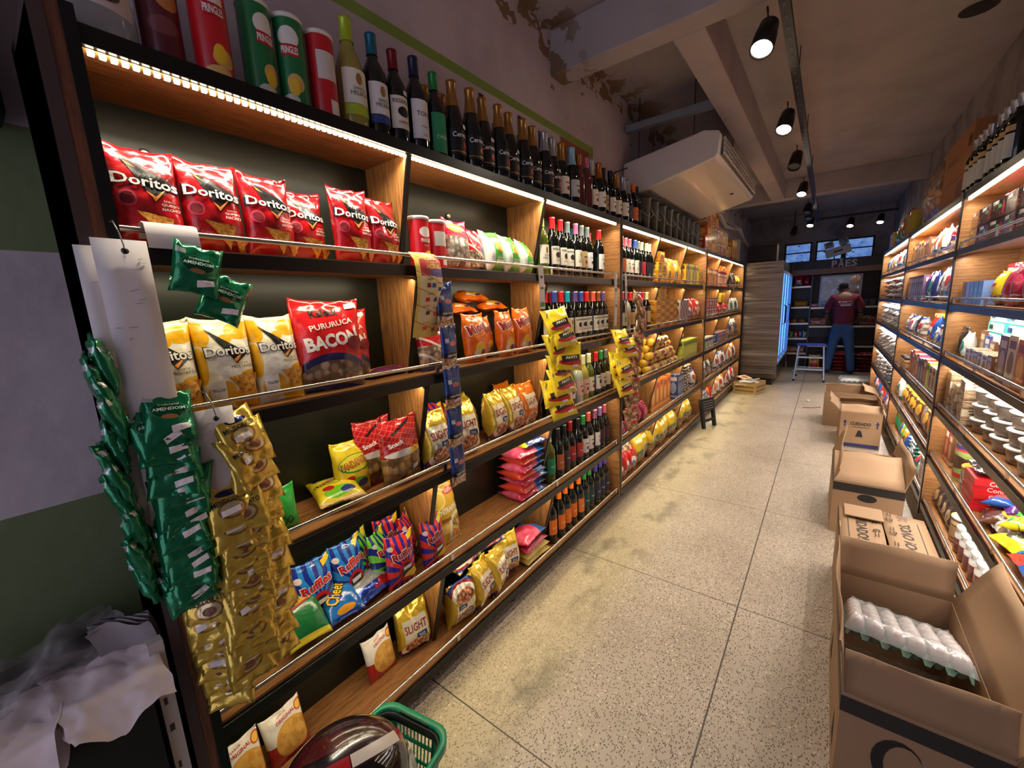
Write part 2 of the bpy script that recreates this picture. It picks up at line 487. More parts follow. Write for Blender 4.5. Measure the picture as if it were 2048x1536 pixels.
BLACK = mat('black_laminate', (22, 20, 19), 0.30)
BACKP = mat('dark_olive_back_panel', (25, 27, 20), 0.30)
DARKM = mat('dark_painted_metal', (30, 28, 28), 0.4)
WHITEP = mat('white_plastic', (214, 210, 206), 0.35)
CHROME = mat('brushed_steel_rail', (205, 200, 192), 0.22, 1.0)
OAKY = wood('oak_board', (170, 118, 68), (122, 78, 42), 'y')
OAKZ = wood('oak_upright', (172, 120, 66), (126, 82, 42), 'z')
OAKX = wood('oak_side', (170, 120, 68), (128, 84, 46), 'x')
ROOM_Y0, ROOM_Y1, CEIL = -1.6, 10.62, 3.05
def room():
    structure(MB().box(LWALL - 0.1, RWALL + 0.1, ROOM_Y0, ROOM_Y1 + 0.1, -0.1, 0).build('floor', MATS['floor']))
    structure(MB().box(LWALL - 0.12, LWALL, ROOM_Y0, ROOM_Y1, 0, CEIL).build('wall_left', MATS['wall_left']))
    structure(MB().box(RWALL, RWALL + 0.12, ROOM_Y0, ROOM_Y1, 0, CEIL).build('wall_right', MATS['wall_other']))
    # back wall with three window openings
    W = [(-0.80, -0.335), (-0.275, 0.165), (0.185, 0.625)]; wz0, wz1 = 2.10, 2.50
    m = MB(); y0, y1 = ROOM_Y1, ROOM_Y1 + 0.12
    m.box(LWALL, RWALL, y0, y1, 0, wz0); m.box(LWALL, RWALL, y0, y1, wz1, CEIL)
    xs = [LWALL] + [q for w in W for q in w] + [RWALL]
    for i in range(0, len(xs), 2): m.box(xs[i], xs[i + 1], y0, y1, wz0, wz1)
    structure(m.build('wall_back', MATS['wall_other']))
    m, nt, p = _new('dusk_sky_through_frosted_glass'); g = G(nt)
    vec, X, Y, Z = g.coord('Object')
    sky = g.mix(g.step(g.noise(vec, 9, 4), 0.35, 0.7), rgb((120, 160, 225)), rgb((84, 122, 196)))
    tw = g.m('LESS_THAN', g.vor(vec, 11, 'Distance'), 0.16)
    sky = g.mix(tw, sky, rgb((30, 46, 84)))
    nt.links.new(sky, p.inputs['Emission Color']); p.inputs['Emission Strength'].default_value = 0.62; p.inputs['Base Color'].default_value = rgb((60, 90, 140)); p.inputs['Roughness'].default_value = 0.3
    for k, (a, b) in enumerate(W):
        w = MB()
        for (u0, u1, v0, v1) in ((a, b, wz0, wz0 + 0.03), (a, b, wz1 - 0.03, wz1), (a, a + 0.03, wz0, wz1), (b - 0.03, b, wz0, wz1), (a, b, (wz0 + wz1) / 2 - 0.008, (wz0 + wz1) / 2 + 0.014)):
            w.box(u0, u1, y0 - 0.015, y0 + 0.05, v0, v1)
        if k == 1: w.box(a + 0.3, a + 0.32, y0 - 0.01, y0 + 0.05, wz0, (wz0 + wz1) / 2)
        fr = structure(w.build('window_%d' % (k + 1), DARKM))
        MB().box(a + 0.01, b - 0.01, y0 + 0.02, y0 + 0.03, wz0 + 0.01, wz1 - 0.01).build('pane', m, fr)
    structure(MB().box(LWALL - 0.1, RWALL + 0.1, ROOM_Y0, ROOM_Y1 + 0.1, CEIL, CEIL + 0.1).build('ceiling', MATS['ceiling']))
    for k, (a, b, c, d) in enumerate(((LWALL, RWALL, 2.36, 2.51), (LWALL, RWALL, 7.30, 7.48))):
        structure(MB().box(a, b, c, d, 2.80, CEIL).build('trim_%d' % (k + 1), MATS['ceiling'], bevel=0.006))
    structure(MB().box(-0.757, -0.597, 2.51, 7.30, 2.80, CEIL).build('trim_3', MATS['ceiling'], bevel=0.006))
    # green framed banner painted on the left wall behind the bottles
    m = MB(); x = LWALL + 0.004
    for (y, z, w, h) in ((1.70, 2.30, 0.10, 0.20), (2.02, 2.30, 0.10, 0.19), (2.22, 2.28, 0.09, 0.18)):
        m.face([(x, y - w / 2, z - h), (x, y + w / 2, z - h), (x, y + w / 2, z), (x, y + 0.018, z + 0.08), (x, y + 0.018, z + 0.18), (x, y - 0.018, z + 0.18), (x, y - 0.018, z + 0.08), (x, y - w / 2, z)])
    b = m.build('wall_banner', mat('banner_black_print', (26, 24, 26), 0.6)); tag(b, 'banner with dark bottle silhouettes on the wall behind the sparkling wine', 'banner')
    q = MB(); q.face([(x, 2.46, 2.05), (x, 2.85, 2.05), (x, 2.85, 2.50), (x, 2.46, 2.50)])
    q.build('rust_panel', mat('banner_rust', (132, 72, 44), 0.7), b)
room()
# ------------------------------------------------------------------ gondola shelving
def led_material(name, c, s):
    return mat(name, (240, 230, 200), 0.5, emit=c, es=s)
LEDM = led_material('lit_led', (255, 236, 196), 14.0)
FOOT = mat('black_rubber', (18, 18, 18), 0.6); STEELW = mat('white_leg', (190, 186, 178), 0.4)
def shelf_unit(side, a, b, zs, ztop, label, dividers, first=False, strip_dots=False, oak_back=False):
    s = 1 if side == 'left' else -1                     # s=+1: front faces +X
    X = LX if side == 'left' else RX
    BK = LBACK if side == 'left' else RBACK
    fx = 0.045             # fascia height
    t = thing('gondola_shelf', label, 'shelf', (X, (a + b) / 2, 0), (0, 0, 0 if s > 0 else PI))
    L = (b - a) / 2 - 0.0012; D = abs(BK - X)
    # local frame: front at x=0, back at x=-D, y from -L to L (mirrored for the right side)
    MB().box(-D - 0.02, -D, -L, L, 0.06, ztop).build('back_panel', OAKY if oak_back else BACKP, t)
    for k, z in enumerate([ztop] + list(zs)):
        o = MB().box(-D, -0.012, -L + 0.02, L - 0.02, z - (0.028 if k else 0.04), z).build('shelf_board', OAKY, t)
        f = MB().box(-0.012, 0.0, -L + 0.02, L - 0.02, z - fx + 0.006, z - 0.004).build('front_edge', BLACK, o, bevel=0.001)
        if k:
            r = MB().tube([(-0.012, -L + 0.03, z + 0.032), (-0.012, L - 0.03, z + 0.032)], 0.006, 10)
            n = 4
            for i in range(n):
                y = -L + 0.05 + (2 * L - 0.1) * i / (n - 1); r.box(-0.016, -0.008, y - 0.008, y + 0.008, z, z + 0.032)
            r.build('rail', CHROME, o)
    # LED strip under the top board
    if strip_dots:
        m = MB(); n = 150
        for i in range(n):
            y = -L + 0.075 + (2 * L - 0.125) * i / (n - 1); m.box(-0.022, -0.014, y - 0.0045, y + 0.0045, ztop - 0.0485, ztop - 0.041)
    else: m = MB().box(-0.023, -0.013, -L + 0.04, L - 0.04, ztop - 0.048, ztop - 0.041)
    m.build('led_strip', LEDM, t)
    # side panels
    for (y0, y1) in ((-L, -L + 0.02), (L - 0.02, L)):
        near = (y0 < 0) == (s > 0)
        MB().box(-D, 0.0, y0, y1, 0.05, ztop).build('side_panel', OAKX if not (first and near) else BLACK, t)
    for e in ((-L - 0.0005, -L + 0.006), (L - 0.006, L + 0.0005)):
        MB().box(-0.002, 0.004, e[0], e[1] + 0.014 if e[0] < 0 else e[1], 0.05, ztop + 0.004).build('edge_band', BLACK, t)
    if first:                                          # thick layered end post of the nearest unit
        MB().box(-D - 0.02, 0.006, -L - 0.0, -L + 0.020, 0.03, ztop + 0.02).build('end_cheek', mat('dark_brown_cheek', (66, 50, 48), 0.5), t)
        MB().box(-0.06, 0.004, -L + 0.020, -L + 0.040, 0.03, ztop + 0.02).build('end_cheek', wood('dark_walnut', (112, 68, 46), (78, 44, 30), 'z'), t)
        MB().box(-0.06, 0.006, -L + 0.040, -L + 0.060, 0.03, ztop + 0.02).build('end_cheek', BLACK, t)
    zz = [ztop] + list(zs)
    for yd in dividers:
        y = (yd - (a + b) / 2) * s
        for k in range(len(zz) - 1):
            z1, z0 = zz[k] - (0.04 if k == 0 else 0.028), zz[k + 1]
            q = MB().prism([(-D, z0), (-0.105, z0), (-0.012, z1), (-D, z1)], 'y', y - 0.009, y + 0.009).build('divider', OAKZ, t)
            MB().prism([(-0.105, z0), (-0.099, z0), (-0.006, z1), (-0.012, z1)], 'y', y - 0.0095, y + 0.0095).build('divider_edge', BLACK, q)
    # feet
    n = 3
    for i in range(n):
        y = -L + 0.12 + (2 * L - 0.24) * i / (n - 1)
        MB().lathe([(0.016, 0.03), (0.016, 0.065)], 12, Matrix.Translation((-0.055, y, 0))).build('leg', STEELW, t)
        MB().lathe([(0.026, 0), (0.026, 0.012), (0.014, 0.03)], 14, Matrix.Translation((-0.055, y, 0))).build('foot', FOOT, t)
    MB().box(-D + 0.02, -D + 0.04, -L + 0.02, L - 0.02, 0.0, 0.06).build('plinth', BLACK, t)
    return t
shelf_unit('left', *L_UNITS[0], L_Z, L_TOP, 'nearest unit of dark oak snack shelving, left of the aisle', (0.97, 1.80), True, True)
shelf_unit('left', *L_UNITS[1], L_Z, L_TOP, 'middle unit of the oak shelving left of the aisle, under the air conditioner', (3.55, 4.37))
shelf_unit('left', *L_UNITS[2], L_Z, L_TOP, 'farthest left shelving unit, ending at the stainless fridge', (6.0, 6.85))
shelf_unit('right', *R_UNITS[0], R_Z, R_TOP, 'nearest oak shelving unit right of the aisle, behind the egg cartons', (), oak_back=True)
shelf_unit('right', *R_UNITS[1], R_Z, R_TOP, 'middle oak shelving unit right of the aisle with cereal and coffee', (), oak_back=True)
shelf_unit('right', *R_UNITS[2], R_Z, R_TOP, 'farthest right shelving unit filled with rice and flour packs', (), oak_back=True)
for (x, y) in ((LBACK + 0.003, 0.335), (LBACK + 0.003, 1.36)):
    o = MB().lathe([(0.012, 0), (0.012, 0.004), (0.007, 0.006), (0.006, 0.006)], 18, Matrix.Translation((x, y, 1.86)) @ Matrix.Rotation(PI / 2, 4, 'Y')).build('cable_grommet', mat('nickel', (200, 196, 180), 0.3, 0.9))
    tag(o, 'round nickel cable grommet on the back panel %s' % ('by the shelf end post' if y < 1 else 'above the red crisp tubes'), 'grommet')
# ------------------------------------------------------------------ builders for goods
class Pillow:
    """filled pouch: front surface grid for printing plus the whole mesh. Local: x width, z up, front = -y, base z=0"""
    def __init__(s, w, h, d, seed, nu=16, nv=20, wr=0.004, crimp=0.06, fill=0.35, gusset=0.0, ears=0.010, foil=False, slump=0.0, wfreq=26.0):
        o = Vector((seed * 3.7, seed * 1.3, seed * 2.1))
        def half(u, v):
            vv = min(max((v - crimp) / (1 - 2 * crimp), 0.0), 1.0)
            f = math.sin(PI * vv) ** 0.55 if 0 < vv < 1 else 0.0
            f *= 1.0 + fill * (0.5 - v)
            e = max(0.0, 1 - abs(u) ** (3.0 + 5 * gusset)) ** (0.62 - 0.2 * gusset)
            return d / 2 * e * f, e * f
        def wrinkle(x, z, k):
            p = Vector((x * wfreq, z * wfreq, k)) + o
            n = noise.noise(p)
            if foil: n = (1 - 2.2 * abs(n)) * 0.8 + 0.5 * noise.noise(p * 2.3)
            else: n = 0.6 * n + 1.1 * (0.30 - abs(noise.noise(p * 0.62 + Vector((0, 0, 3))))) * 1.6
            return n + 0.45 * noise.noise(p * 2.7)
        F, B = [], []
        for j in range(nv + 1):
            v = j / nv; fr, br = [], []
            for i in range(nu + 1):
                u = 2 * i / nu - 1
                t, k = half(u, v)
                squeeze = 1 - 0.055 * math.sin(PI * v) * (d / w) * 2
                x = w / 2 * u * squeeze
                z = h * v + ears * (abs(u) ** 3) * (v ** 5 - 0.5 * (1 - v) ** 6) + 0.35 * ears * noise.noise(Vector((u * 2, seed, 0))) * v ** 4
                rim = 1.0 if abs(u) < 0.999 else 0.0
                q = (1.15 - 0.55 * k)
                nf = wr * wrinkle(x, z, 0.0) * q * rim; nb = wr * wrinkle(x, z, 9.0) * q * rim
                sh = 0.5 * wr * math.sin(u * 9 + seed) * (v > 1 - crimp) + slump * v ** 3 * (1 + 0.5 * math.sin(seed + 2 * u))
                fr.append(Vector((x, -t - nf - 0.0008 * rim + sh, z))); br.append(Vector((x, t + nb + 0.0008 * rim + sh, z)))
            F.append(fr); B.append(br)
        s.F, s.B, s.w, s.h, s.d = F, B, w, h, d
        s.surf = GridSurf(F, h / w)
    def mesh(s, name, m):
        mb = MB(); nv, nu = len(s.F), len(s.F[0])
        UV = [[(i / (nu - 1), j / (nv - 1)) for i in range(nu)] for j in range(nv)]
        mb.grid(s.F, UV); mb.grid(s.B, UV, flip=True)
        for row, fl in ((0, True), (nv - 1, False)):                # close bottom and top edges
            P = [s.F[row], s.B[row]]
            mb.grid(P, [UV[row], UV[row]], flip=fl)
        for c, fl in ((0, False), (nu - 1, True)):
            P = [[r[c] for r in s.F], [r[c] for r in s.B]]
            mb.grid(P, [[r[c] for r in UV]] * 2, flip=not fl)
        return mb.mesh(name, m, weld=True)
def facing(side): return PI / 2 if side == 'left' else -PI / 2
def pouch(name, label, cat, size, m, items=(), loc=(0, 0, 0), rot=(0, 0, 0), seed=1, group=None, part='bag', **kw):
    """a filled pack: Empty > bag > lettering"""
    t = thing(name, label, cat, loc, rot, group)
    p = Pillow(*size, seed, **kw)
    b = put(part, p.mesh(part, m), t)
    if items: print_on(b, p.surf, items, seg=0.045)
    return t
# ---- bottles
BOT = {
 'bordeaux': [(0.0, 0.006), (0.030, 0.0), (0.0365, 0.006), (0.0372, 0.03), (0.0372, 0.180), (0.0350, 0.200), (0.0250, 0.222), (0.0165, 0.238), (0.0145, 0.255), (0.0140, 0.298), (0.0152, 0.300), (0.0150, 0.308), (0.0, 0.308)],
 'burgundy': [(0.0, 0.006), (0.032, 0.0), (0.0395, 0.006), (0.0405, 0.03), (0.0405, 0.150), (0.0380, 0.175), (0.0290, 0.205), (0.0195, 0.232), (0.0155, 0.258), (0.0142, 0.298), (0.0154, 0.300), (0.0150, 0.308), (0.0, 0.308)],
 'sparkling': [(0.0, 0.008), (0.035, 0.0), (0.0430, 0.007), (0.0440, 0.03), (0.0440, 0.140), (0.0415, 0.165), (0.0330, 0.198), (0.0235, 0.232), (0.0185, 0.262), (0.0160, 0.300), (0.0185, 0.305), (0.0190, 0.316), (0.0, 0.320)],
}
CAPZ = {'bordeaux': (0.248, 0.0022), 'burgundy': (0.244, 0.0022), 'sparkling': (0.222, 0.0016)}
def prof_r(prof, z):
    for (r0, z0), (r1, z1) in zip(prof, prof[1:]):
        if z0 <= z <= z1 and z1 > z0: return r0 + (r1 - r0) * (z - z0) / (z1 - z0)
    return prof[3][0]
GLASS = {'dark': mat('dark_green_bottle_glass', (10, 13, 9), 0.06, coat=0.6), 'green': mat('olive_bottle_glass', (74, 82, 24), 0.05, coat=0.6),
         'white': mat('pale_wine_bottle', (150, 138, 62), 0.06, coat=0.6), 'rose': mat('rose_brown_bottle', (92, 44, 38), 0.06, coat=0.6), 'clear': mat('clear_bottle', (170, 176, 170), 0.06, coat=0.5)}
FOIL = {}
def foil(name, c, metal=0.55):
    if name not in FOIL: FOIL[name] = mat('capsule_' + name, c, 0.28, metal)
    return FOIL[name]
CAPC = {'red': (196, 30, 36), 'lime': (168, 190, 44), 'teal': (24, 96, 120), 'navy': (30, 34, 62), 'green': (44, 128, 62), 'gold': (176, 128, 64), 'silver': (176, 176, 182), 'mauve': (150, 88, 120),
        'grey': (96, 104, 104), 'blue': (52, 76, 150), 'turquoise': (30, 140, 170), 'purple': (92, 68, 128), 'copper': (176, 106, 52), 'cream': (206, 206, 160), 'orange': (226, 112, 30), 'coral': (206, 84, 78),
        'black': (24, 22, 26), 'lilac': (138, 112, 160), 'rose': (190, 92, 104), 'yellow': (214, 196, 60), 'pale_blue': (140, 186, 206), 'dark_red': (120, 20, 30), 'violet': (72, 60, 150)}
LABC = {'cream': (226, 220, 204), 'white': (224, 222, 220), 'green': (38, 140, 92), 'red': (170, 44, 40), 'orange': (226, 116, 34), 'dark': (34, 30, 40), 'navy': (34, 38, 66), 'teal': (30, 66, 66), 'pink': (214, 172, 162),
        'tan': (176, 150, 106), 'black': (20, 20, 22), 'brown': (176, 92, 44), 'crimson': (186, 28, 56), 'blue': (46, 66, 130), 'plum': (70, 40, 58), 'silver': (186, 190, 194)}
INK = mat('black_ink', (26, 22, 22), 0.5); INKR = mat('dark_red_ink', (126, 24, 30), 0.5); INKW = mat('white_ink', (236, 232, 226), 0.45); INKG = mat('gold_ink', (170, 132, 70), 0.35, 0.5); STICK = mat('price_sticker', (226, 214, 212), 0.6)
_BP = {}
def bottle_parts(kind, glass, cap, lab, z0=0.05, z1=0.15, items=(), extra=(), sticker=False, dbl=None):
    """returns a root-less list of (name, mesh, [(name, mesh)...])"""
    key = (kind, glass, cap, lab, z0, z1, str([i[2:] for i in items]), sticker, str(dbl))
    if key in _BP: return _BP[key]
    P = BOT[kind]; res = []
    mb = MB().lathe(P, 22, cap0=False, cap1=False); res.append(['glass', mb.mesh('glass', GLASS[glass]), []])
    cz, th = CAPZ[kind]
    prof = [(prof_r(P, cz) + th, cz)] + [(r + th, z) for r, z in P if z > cz and r > 0.001] + [(0.0, P[-1][1] + th)]
    res.append(['capsule', MB().lathe(prof, 18, cap0=False, cap1=False).mesh('capsule', foil(cap, CAPC[cap], 0.75 if cap in ('gold', 'silver', 'copper') else 0.25)), []])
    if lab:
        R = P[3][0] + 0.0009; A = (-PI / 2 - 1.15, -PI / 2 + 1.15)
        lm = mat('label_' + lab, LABC[lab], 0.55)
        n = 14; g = [[Vector((R * math.cos(A[0] + (A[1] - A[0]) * i / n), R * math.sin(A[0] + (A[1] - A[0]) * i / n), z)) for i in range(n + 1)] for z in (z0, z1)]
        lb = MB().grid(g, [[(i / n, j) for i in range(n + 1)] for j in (0, 1)]); kids = []
        tmp = put('label', lb.mesh('label', lm)); 
        if items:
            for o in print_on(tmp, Cyl(R, z0, z1, *A), list(items), seg=0.07, off=0.0006): kids.append((o.name.split('.')[0], o.data)); bpy.data.objects.remove(o)
        me = tmp.data; bpy.data.objects.remove(tmp)
        res.append(['label', me, kids])
        if dbl:
            col, a, b = dbl
            g = [[Vector(((R + .0004) * math.cos(A[0] + (A[1] - A[0]) * i / n), (R + .0004) * math.sin(A[0] + (A[1] - A[0]) * i / n), z)) for i in range(n + 1)] for z in (a, b)]
            res.append(['label_band', MB().grid(g).mesh('label_band', mat('label_' + col, LABC.get(col) or CAPC[col], 0.5)), []])
    if sticker:
        R = P[3][0] + 0.002; a0 = -PI / 2 + 0.1
        g = [[Vector((R * math.cos(a0 + 0.55 * i / 4), R * math.sin(a0 + 0.55 * i / 4), z)) for i in range(5)] for z in (z1 + 0.006, z1 + 0.020)] if z1 < 0.165 else None
        if g: res.append(['price_sticker', MB().grid(g).mesh('price_sticker', STICK), []])
    _BP[key] = res
    return res
def bottle(label, loc, kind='bordeaux', glass='dark', cap='red', lab='cream', rotz=PI / 2, group=None, name='wine_bottle', scale=1.0, **kw):
    t = thing(name, label, 'bottle', loc, (0, 0, rotz), group)
    t.scale = (scale, scale, scale)
    for nm, me, kids in bottle_parts(kind, glass, cap, lab, **kw):
        o = put(nm, me, t)
        for kn, km in kids: put(kn, km, o)
    return t
# ---- cartons, tins, jars
def carton(label, loc, w, d, h, m, rotz, cat='box', name='carton', group=None, items=(), side_items=(), tilt=0.0, top=None):
    """printed box; local x width, front -y, base z=0, centred in x and y"""
    t = thing(name, label, cat, loc, (tilt, 0, rotz), group)
    mb = MB().box(-w / 2, w / 2, -d / 2, d / 2, 0, h, 0)
    if top:
        mb.mi[1] = 1                                   # top face
    b = put('box', mb.mesh('box', [m, top] if top else m), t)
    if items: print_on(b, Flat((-w / 2, -d / 2, 0), (w, 0, 0), (0, 0, h)), items, off=0.0008)
    if side_items: print_on(b, Flat((-w / 2, d / 2, 0), (0, -d, 0), (0, 0, h)), side_items, off=0.0008)
    return t
_TINS = {}
def tin(label, loc, r, h, m, lid, rotz, cat='tin', name='tin', group=None, items=(), lidh=0.012, body='can', lip=0.0015):
    key = (r, h, m.name, lid.name, lidh, str([i[2:] for i in items]))
    t = thing(name, label, cat, loc, (0, 0, rotz), group)
    if key not in _TINS:
        n = 26
        g = [[Vector((r * math.cos(-PI / 2 + 2 * PI * (i / n - 0.5)), r * math.sin(-PI / 2 + 2 * PI * (i / n - 0.5)), z)) for i in range(n + 1)] for z in (0.0, 0.004, h - lidh, h - lidh + 0.002)]
        mb = MB().grid(g, [[(i / n, v) for i in range(n + 1)] for v in (0, .02, .98, 1)])
        mb.face(list(reversed(g[0][:-1])))
        bm_ = mb.mesh('can', m)
        lm = MB().lathe([(0.0, h - lidh), (r + lip, h - lidh), (r + lip, h - 0.002), (r + lip - 0.002, h), (r - 0.004, h), (r - 0.006, h - 0.003), (0, h - 0.003)], n, cap0=False, cap1=False).mesh('lid', lid)
        kids = []
        if items:
            tmp = put('x', bm_)
            for o in print_on(tmp, Cyl(r, 0, h, -PI / 2 - 1.3, -PI / 2 + 1.3), list(items), seg=0.06, off=0.0007): kids.append((o.name.split('.')[0], o.data)); bpy.data.objects.remove(o)
            bpy.data.objects.remove(tmp)
        _TINS[key] = (bm_, lm, kids)
    bm_, lm, kids = _TINS[key]
    o = put(body, bm_, t)
    for kn, km in kids: put(kn, km, o)
    put('lid', lm, t)
    return t
# ------------------------------------------------------------------ printed films of the snack packs
CH = ('food', (206, 142, 40), (222, 160, 52), (176, 104, 26), 26)
P_RED = printed('red_nacho_film', ('mottle', (184, 20, 26), (142, 12, 20), 2.2), rough=0.22, coat=0.6)
P_MUS = printed('mustard_nacho_film', ('mottle', (232, 228, 220), (236, 226, 196), 3.0), [(('ell', 0.80, 0.86, 0.26, 0.10), (232, 172, 16)), (('ell', 0.10, 0.84, 0.16, 0.14), (232, 172, 16)), (('ell', 0.52, 0.78, 0.12, 0.05), (232, 172, 16)), (('ell', 0.04, 0.5, 0.08, 0.2), (232, 172, 16)), (('ell', 0.86, 0.36, 0.2, 0.06), (232, 172, 16)), (('ell', 0.80, 0.10, 0.30, 0.16), (232, 172, 16)), (('above', 0.95, 0.02, 0.0), (226, 220, 190)), (('ell', 0.30, 0.20, 0.24, 0.13), (232, 176, 30))], rough=0.28, coat=0.4)
P_BAC = printed('bacon_rind_film', (206, 28, 32), [(('above', -9, 0, 0), (206, 28, 32)), (('ell', 0.5, 0.06, 0.62, 0.36), (38, 36, 84)), (('ell', 0.5, -0.02, 0.60, 0.36), ('food', (186, 160, 130), (150, 110, 80), (96, 62, 50), 9)), (('ell', 0.5, -0.16, 0.8, 0.22), (38, 36, 84))], rough=0.2, coat=0.6)
P_MIC = printed('orange_puff_film', ('mottle', (226, 112, 20), (206, 88, 14), 2.5), [(('ell', 0.5, 0.28, 0.22, 0.14), (238, 190, 60)), (('ell', 0.36, 0.20, 0.13, 0.06), (232, 226, 214)), (('ell', 0.66, 0.20, 0.1, 0.06), (54, 58, 120))], rough=0.24, coat=0.5)
P_FAN = printed('yellow_corn_film', ('mottle', (228, 206, 40), (214, 184, 24), 2.5), [(('ell', 0.55, 0.60, 0.50, 0.17), (64, 140, 44)), (('ell', 0.55, 0.61, 0.47, 0.145), (232, 214, 66)), (('ell', 0.50, 0.22, 0.34, 0.12), (110, 190, 40)), (('ell', 0.30, 0.34, 0.13, 0.06), (170, 30, 30)), (('ell', 0.68, 0.20, 0.16, 0.08), (34, 56, 130)), (('ell', 0.66, 0.40, 0.10, 0.05), (236, 180, 60)), (('rect', 0.5, 0.03, 0.6, 0.045), (206, 170, 110))], rough=0.26, coat=0.45)
P_SNK = printed('red_check_clear_film', (172, 24, 28), [(('stripes', 12, 0.06, 3), (222, 120, 110)), (('stripes', 12, 0.06, -9), (222, 120, 110)), (('rect', 0.5, 0.19, 0.7, 0.27), ('food', (196, 158, 96), (150, 104, 48), (106, 66, 34), 6)), (('ell', 0.45, 0.50, 0.42, 0.055), (228, 222, 212)), (('rect', 0.52, 0.88, 0.3, 0.02, 0.3), (38, 30, 32)), (('rect', 0.5, 0.02, 0.7, 0.03), (176, 30, 34))], rough=0.2, coat=0.6)
P_GLD = printed('gold_foil_snack_film', (206, 172, 52), [(('rect', 0.5, 0.56, 0.38, 0.20), (232, 226, 206)), (('rect', 0.66, 0.42, 0.17, 0.055), (30, 64, 130)), (('ell', 0.5, 0.12, 0.50, 0.17), (46, 66, 128)), (('ell', 0.5, 0.17, 0.48, 0.16), (150, 34, 30)), (('ell', 0.5, 0.20, 0.46, 0.15), (236, 230, 216)), (('ell', 0.5, 0.25, 0.36, 0.13), ('food', (222, 150, 110), (196, 96, 60), (236, 190, 150), 11))], rough=0.22, metal=0.45, coat=0.5)
P_GLO = printed('orange_foil_snack_film', (222, 116, 26), [(('rect', 0.5, 0.60, 0.36, 0.16), (232, 226, 206)), (('ell', 0.5, 0.18, 0.46, 0.16), (236, 230, 216)), (('ell', 0.5, 0.21, 0.36, 0.12), ('food', (222, 150, 110), (196, 96, 60), (236, 190, 150), 11))], rough=0.24, metal=0.3, coat=0.5)
def rays(name, a, b, foot):
    return printed(name, a, [(('rays', 0.55, 0.36, 13, 0.3), b), (('above', 0.80, 0, 0), a), ((('above', 0.80, 0, 0), ('rays', 0.5, 3.0, 60, 0)), b), (('rect', 0.88, 0.94, 0.14, 0.05, 0.35), (232, 200, 40)), (('ell', 0.12, 0.80, 0.09, 0.045), (214, 200, 200))], rough=0.22, coat=0.6)
P_RFB = rays('blue_ray_crisp_film', (34, 128, 210), (22, 40, 140), 0)
P_RFG = rays('green_ray_crisp_film', (112, 206, 52), (24, 40, 128), 0)
P_RFR = rays('red_ray_crisp_film', (222, 48, 30), (48, 34, 138), 0)
P_STK = printed('green_straw_potato_film', (22, 112, 56), [(('ell', 0.55, 0.72, 0.42, 0.17), (214, 168, 70)), (('ell', 0.55, 0.74, 0.36, 0.13), ('food', (222, 178, 84), (196, 140, 50), (236, 206, 130), 12)), (('ell', 0.92, 0.82, 0.2, 0.12), (198, 36, 34)), (('above', 0.93, 0, 0), (230, 200, 50)), (('rect', 0.5, 0.04, 0.6, 0.05), (226, 206, 60))], rough=0.24, coat=0.5)
P_CHE = printed('blue_cheese_puff_film', ('mottle', (36, 124, 206), (26, 98, 184), 2), [(('ell', 0.5, 0.12, 0.26, 0.06), (232, 160, 40)), (('rect', 0.5, 0.03, 0.7, 0.04), (26, 60, 140))], rough=0.2, coat=0.6)
P_ORI = printed('white_red_crisp_film', (230, 222, 210), [(('above', -3, 0, 0), (230, 222, 210)), (('ell', 0.2, 0.0, 1.2, 0.48), (168, 26, 32)), (('ell', 0.62, 0.44, 0.44, 0.34), (216, 160, 70)), (('ell', 0.62, 0.44, 0.40, 0.31), ('mottle', (222, 170, 84), (204, 144, 60), 5)), (('ell', 0.92, 0.86, 0.11, 0.09), (214, 80, 40)), (('ell', 0.92, 0.86, 0.08, 0.065), (236, 190, 80))], rough=0.3, coat=0.35)
P_PAS = printed('golden_pasta_film', (206, 164, 46), [(('ell', 0.14, 0.74, 0.30, 0.15), (238, 214, 130)), (('ell', 0.14, 0.74, 0.24, 0.11), (222, 190, 84)), (('ell', 0.70, 0.84, 0.28, 0.055), (190, 36, 40)), (('ell', 0.78, 0.22, 0.44, 0.27), (232, 226, 210)), (('ell', 0.82, 0.22, 0.34, 0.22), ('food', (226, 188, 90), (204, 152, 54), (240, 214, 140), 14)), (('ell', 0.22, 0.26, 0.2, 0.08), (236, 204, 110)), (('rect', 0.3, 0.4, 0.2, 0.03), (140, 96, 50))], rough=0.3, coat=0.35)
P_POP = printed('magenta_popcorn_film', (190, 26, 60), [(('rect', 0.5, 0.33, 0.7, 0.36), ('food', (232, 224, 206), (206, 190, 164), (160, 130, 104), 9)), (('ell', 0.45, 0.84, 0.34, 0.09), (232, 150, 40)), (('ell', 0.55, 0.08, 0.14, 0.1), (86, 40, 36)), (('rect', 0.5, 0.02, 0.7, 0.04), (190, 26, 60))], rough=0.22, coat=0.6)
P_RWB = printed('red_navy_clear_film', (196, 32, 36), [(('rect', 0.5, 0.24, 0.7, 0.24), ('food', (206, 172, 140), (164, 120, 90), (230, 210, 180), 9)), (('stripes', 3.2, 0.16, 1.4), (230, 222, 214)), (('rect', 0.5, 0.04, 0.7, 0.06), (38, 40, 96)), (('ell', 0.8, 0.5, 0.2, 0.09), (70, 44, 110))], rough=0.22, coat=0.6)
P_GRN = printed('green_cassava_snack_film', (76, 168, 58), [(('rect', 0.12, 0.5, 0.14, 0.6), (224, 226, 220)), (('ell', 0.6, 0.62, 0.2, 0.14), (226, 160, 40)), (('rect', 0.6, 0.26, 0.25, 0.03), (240, 236, 220))], rough=0.26, coat=0.45)
P_PNK = printed('pink_blue_pack_film', ('mottle', (222, 62, 100), (236, 110, 140), 2.4), [(('rect', 0.88, 0.5, 0.16, 0.7), (34, 104, 186))], rough=0.26, coat=0.4)
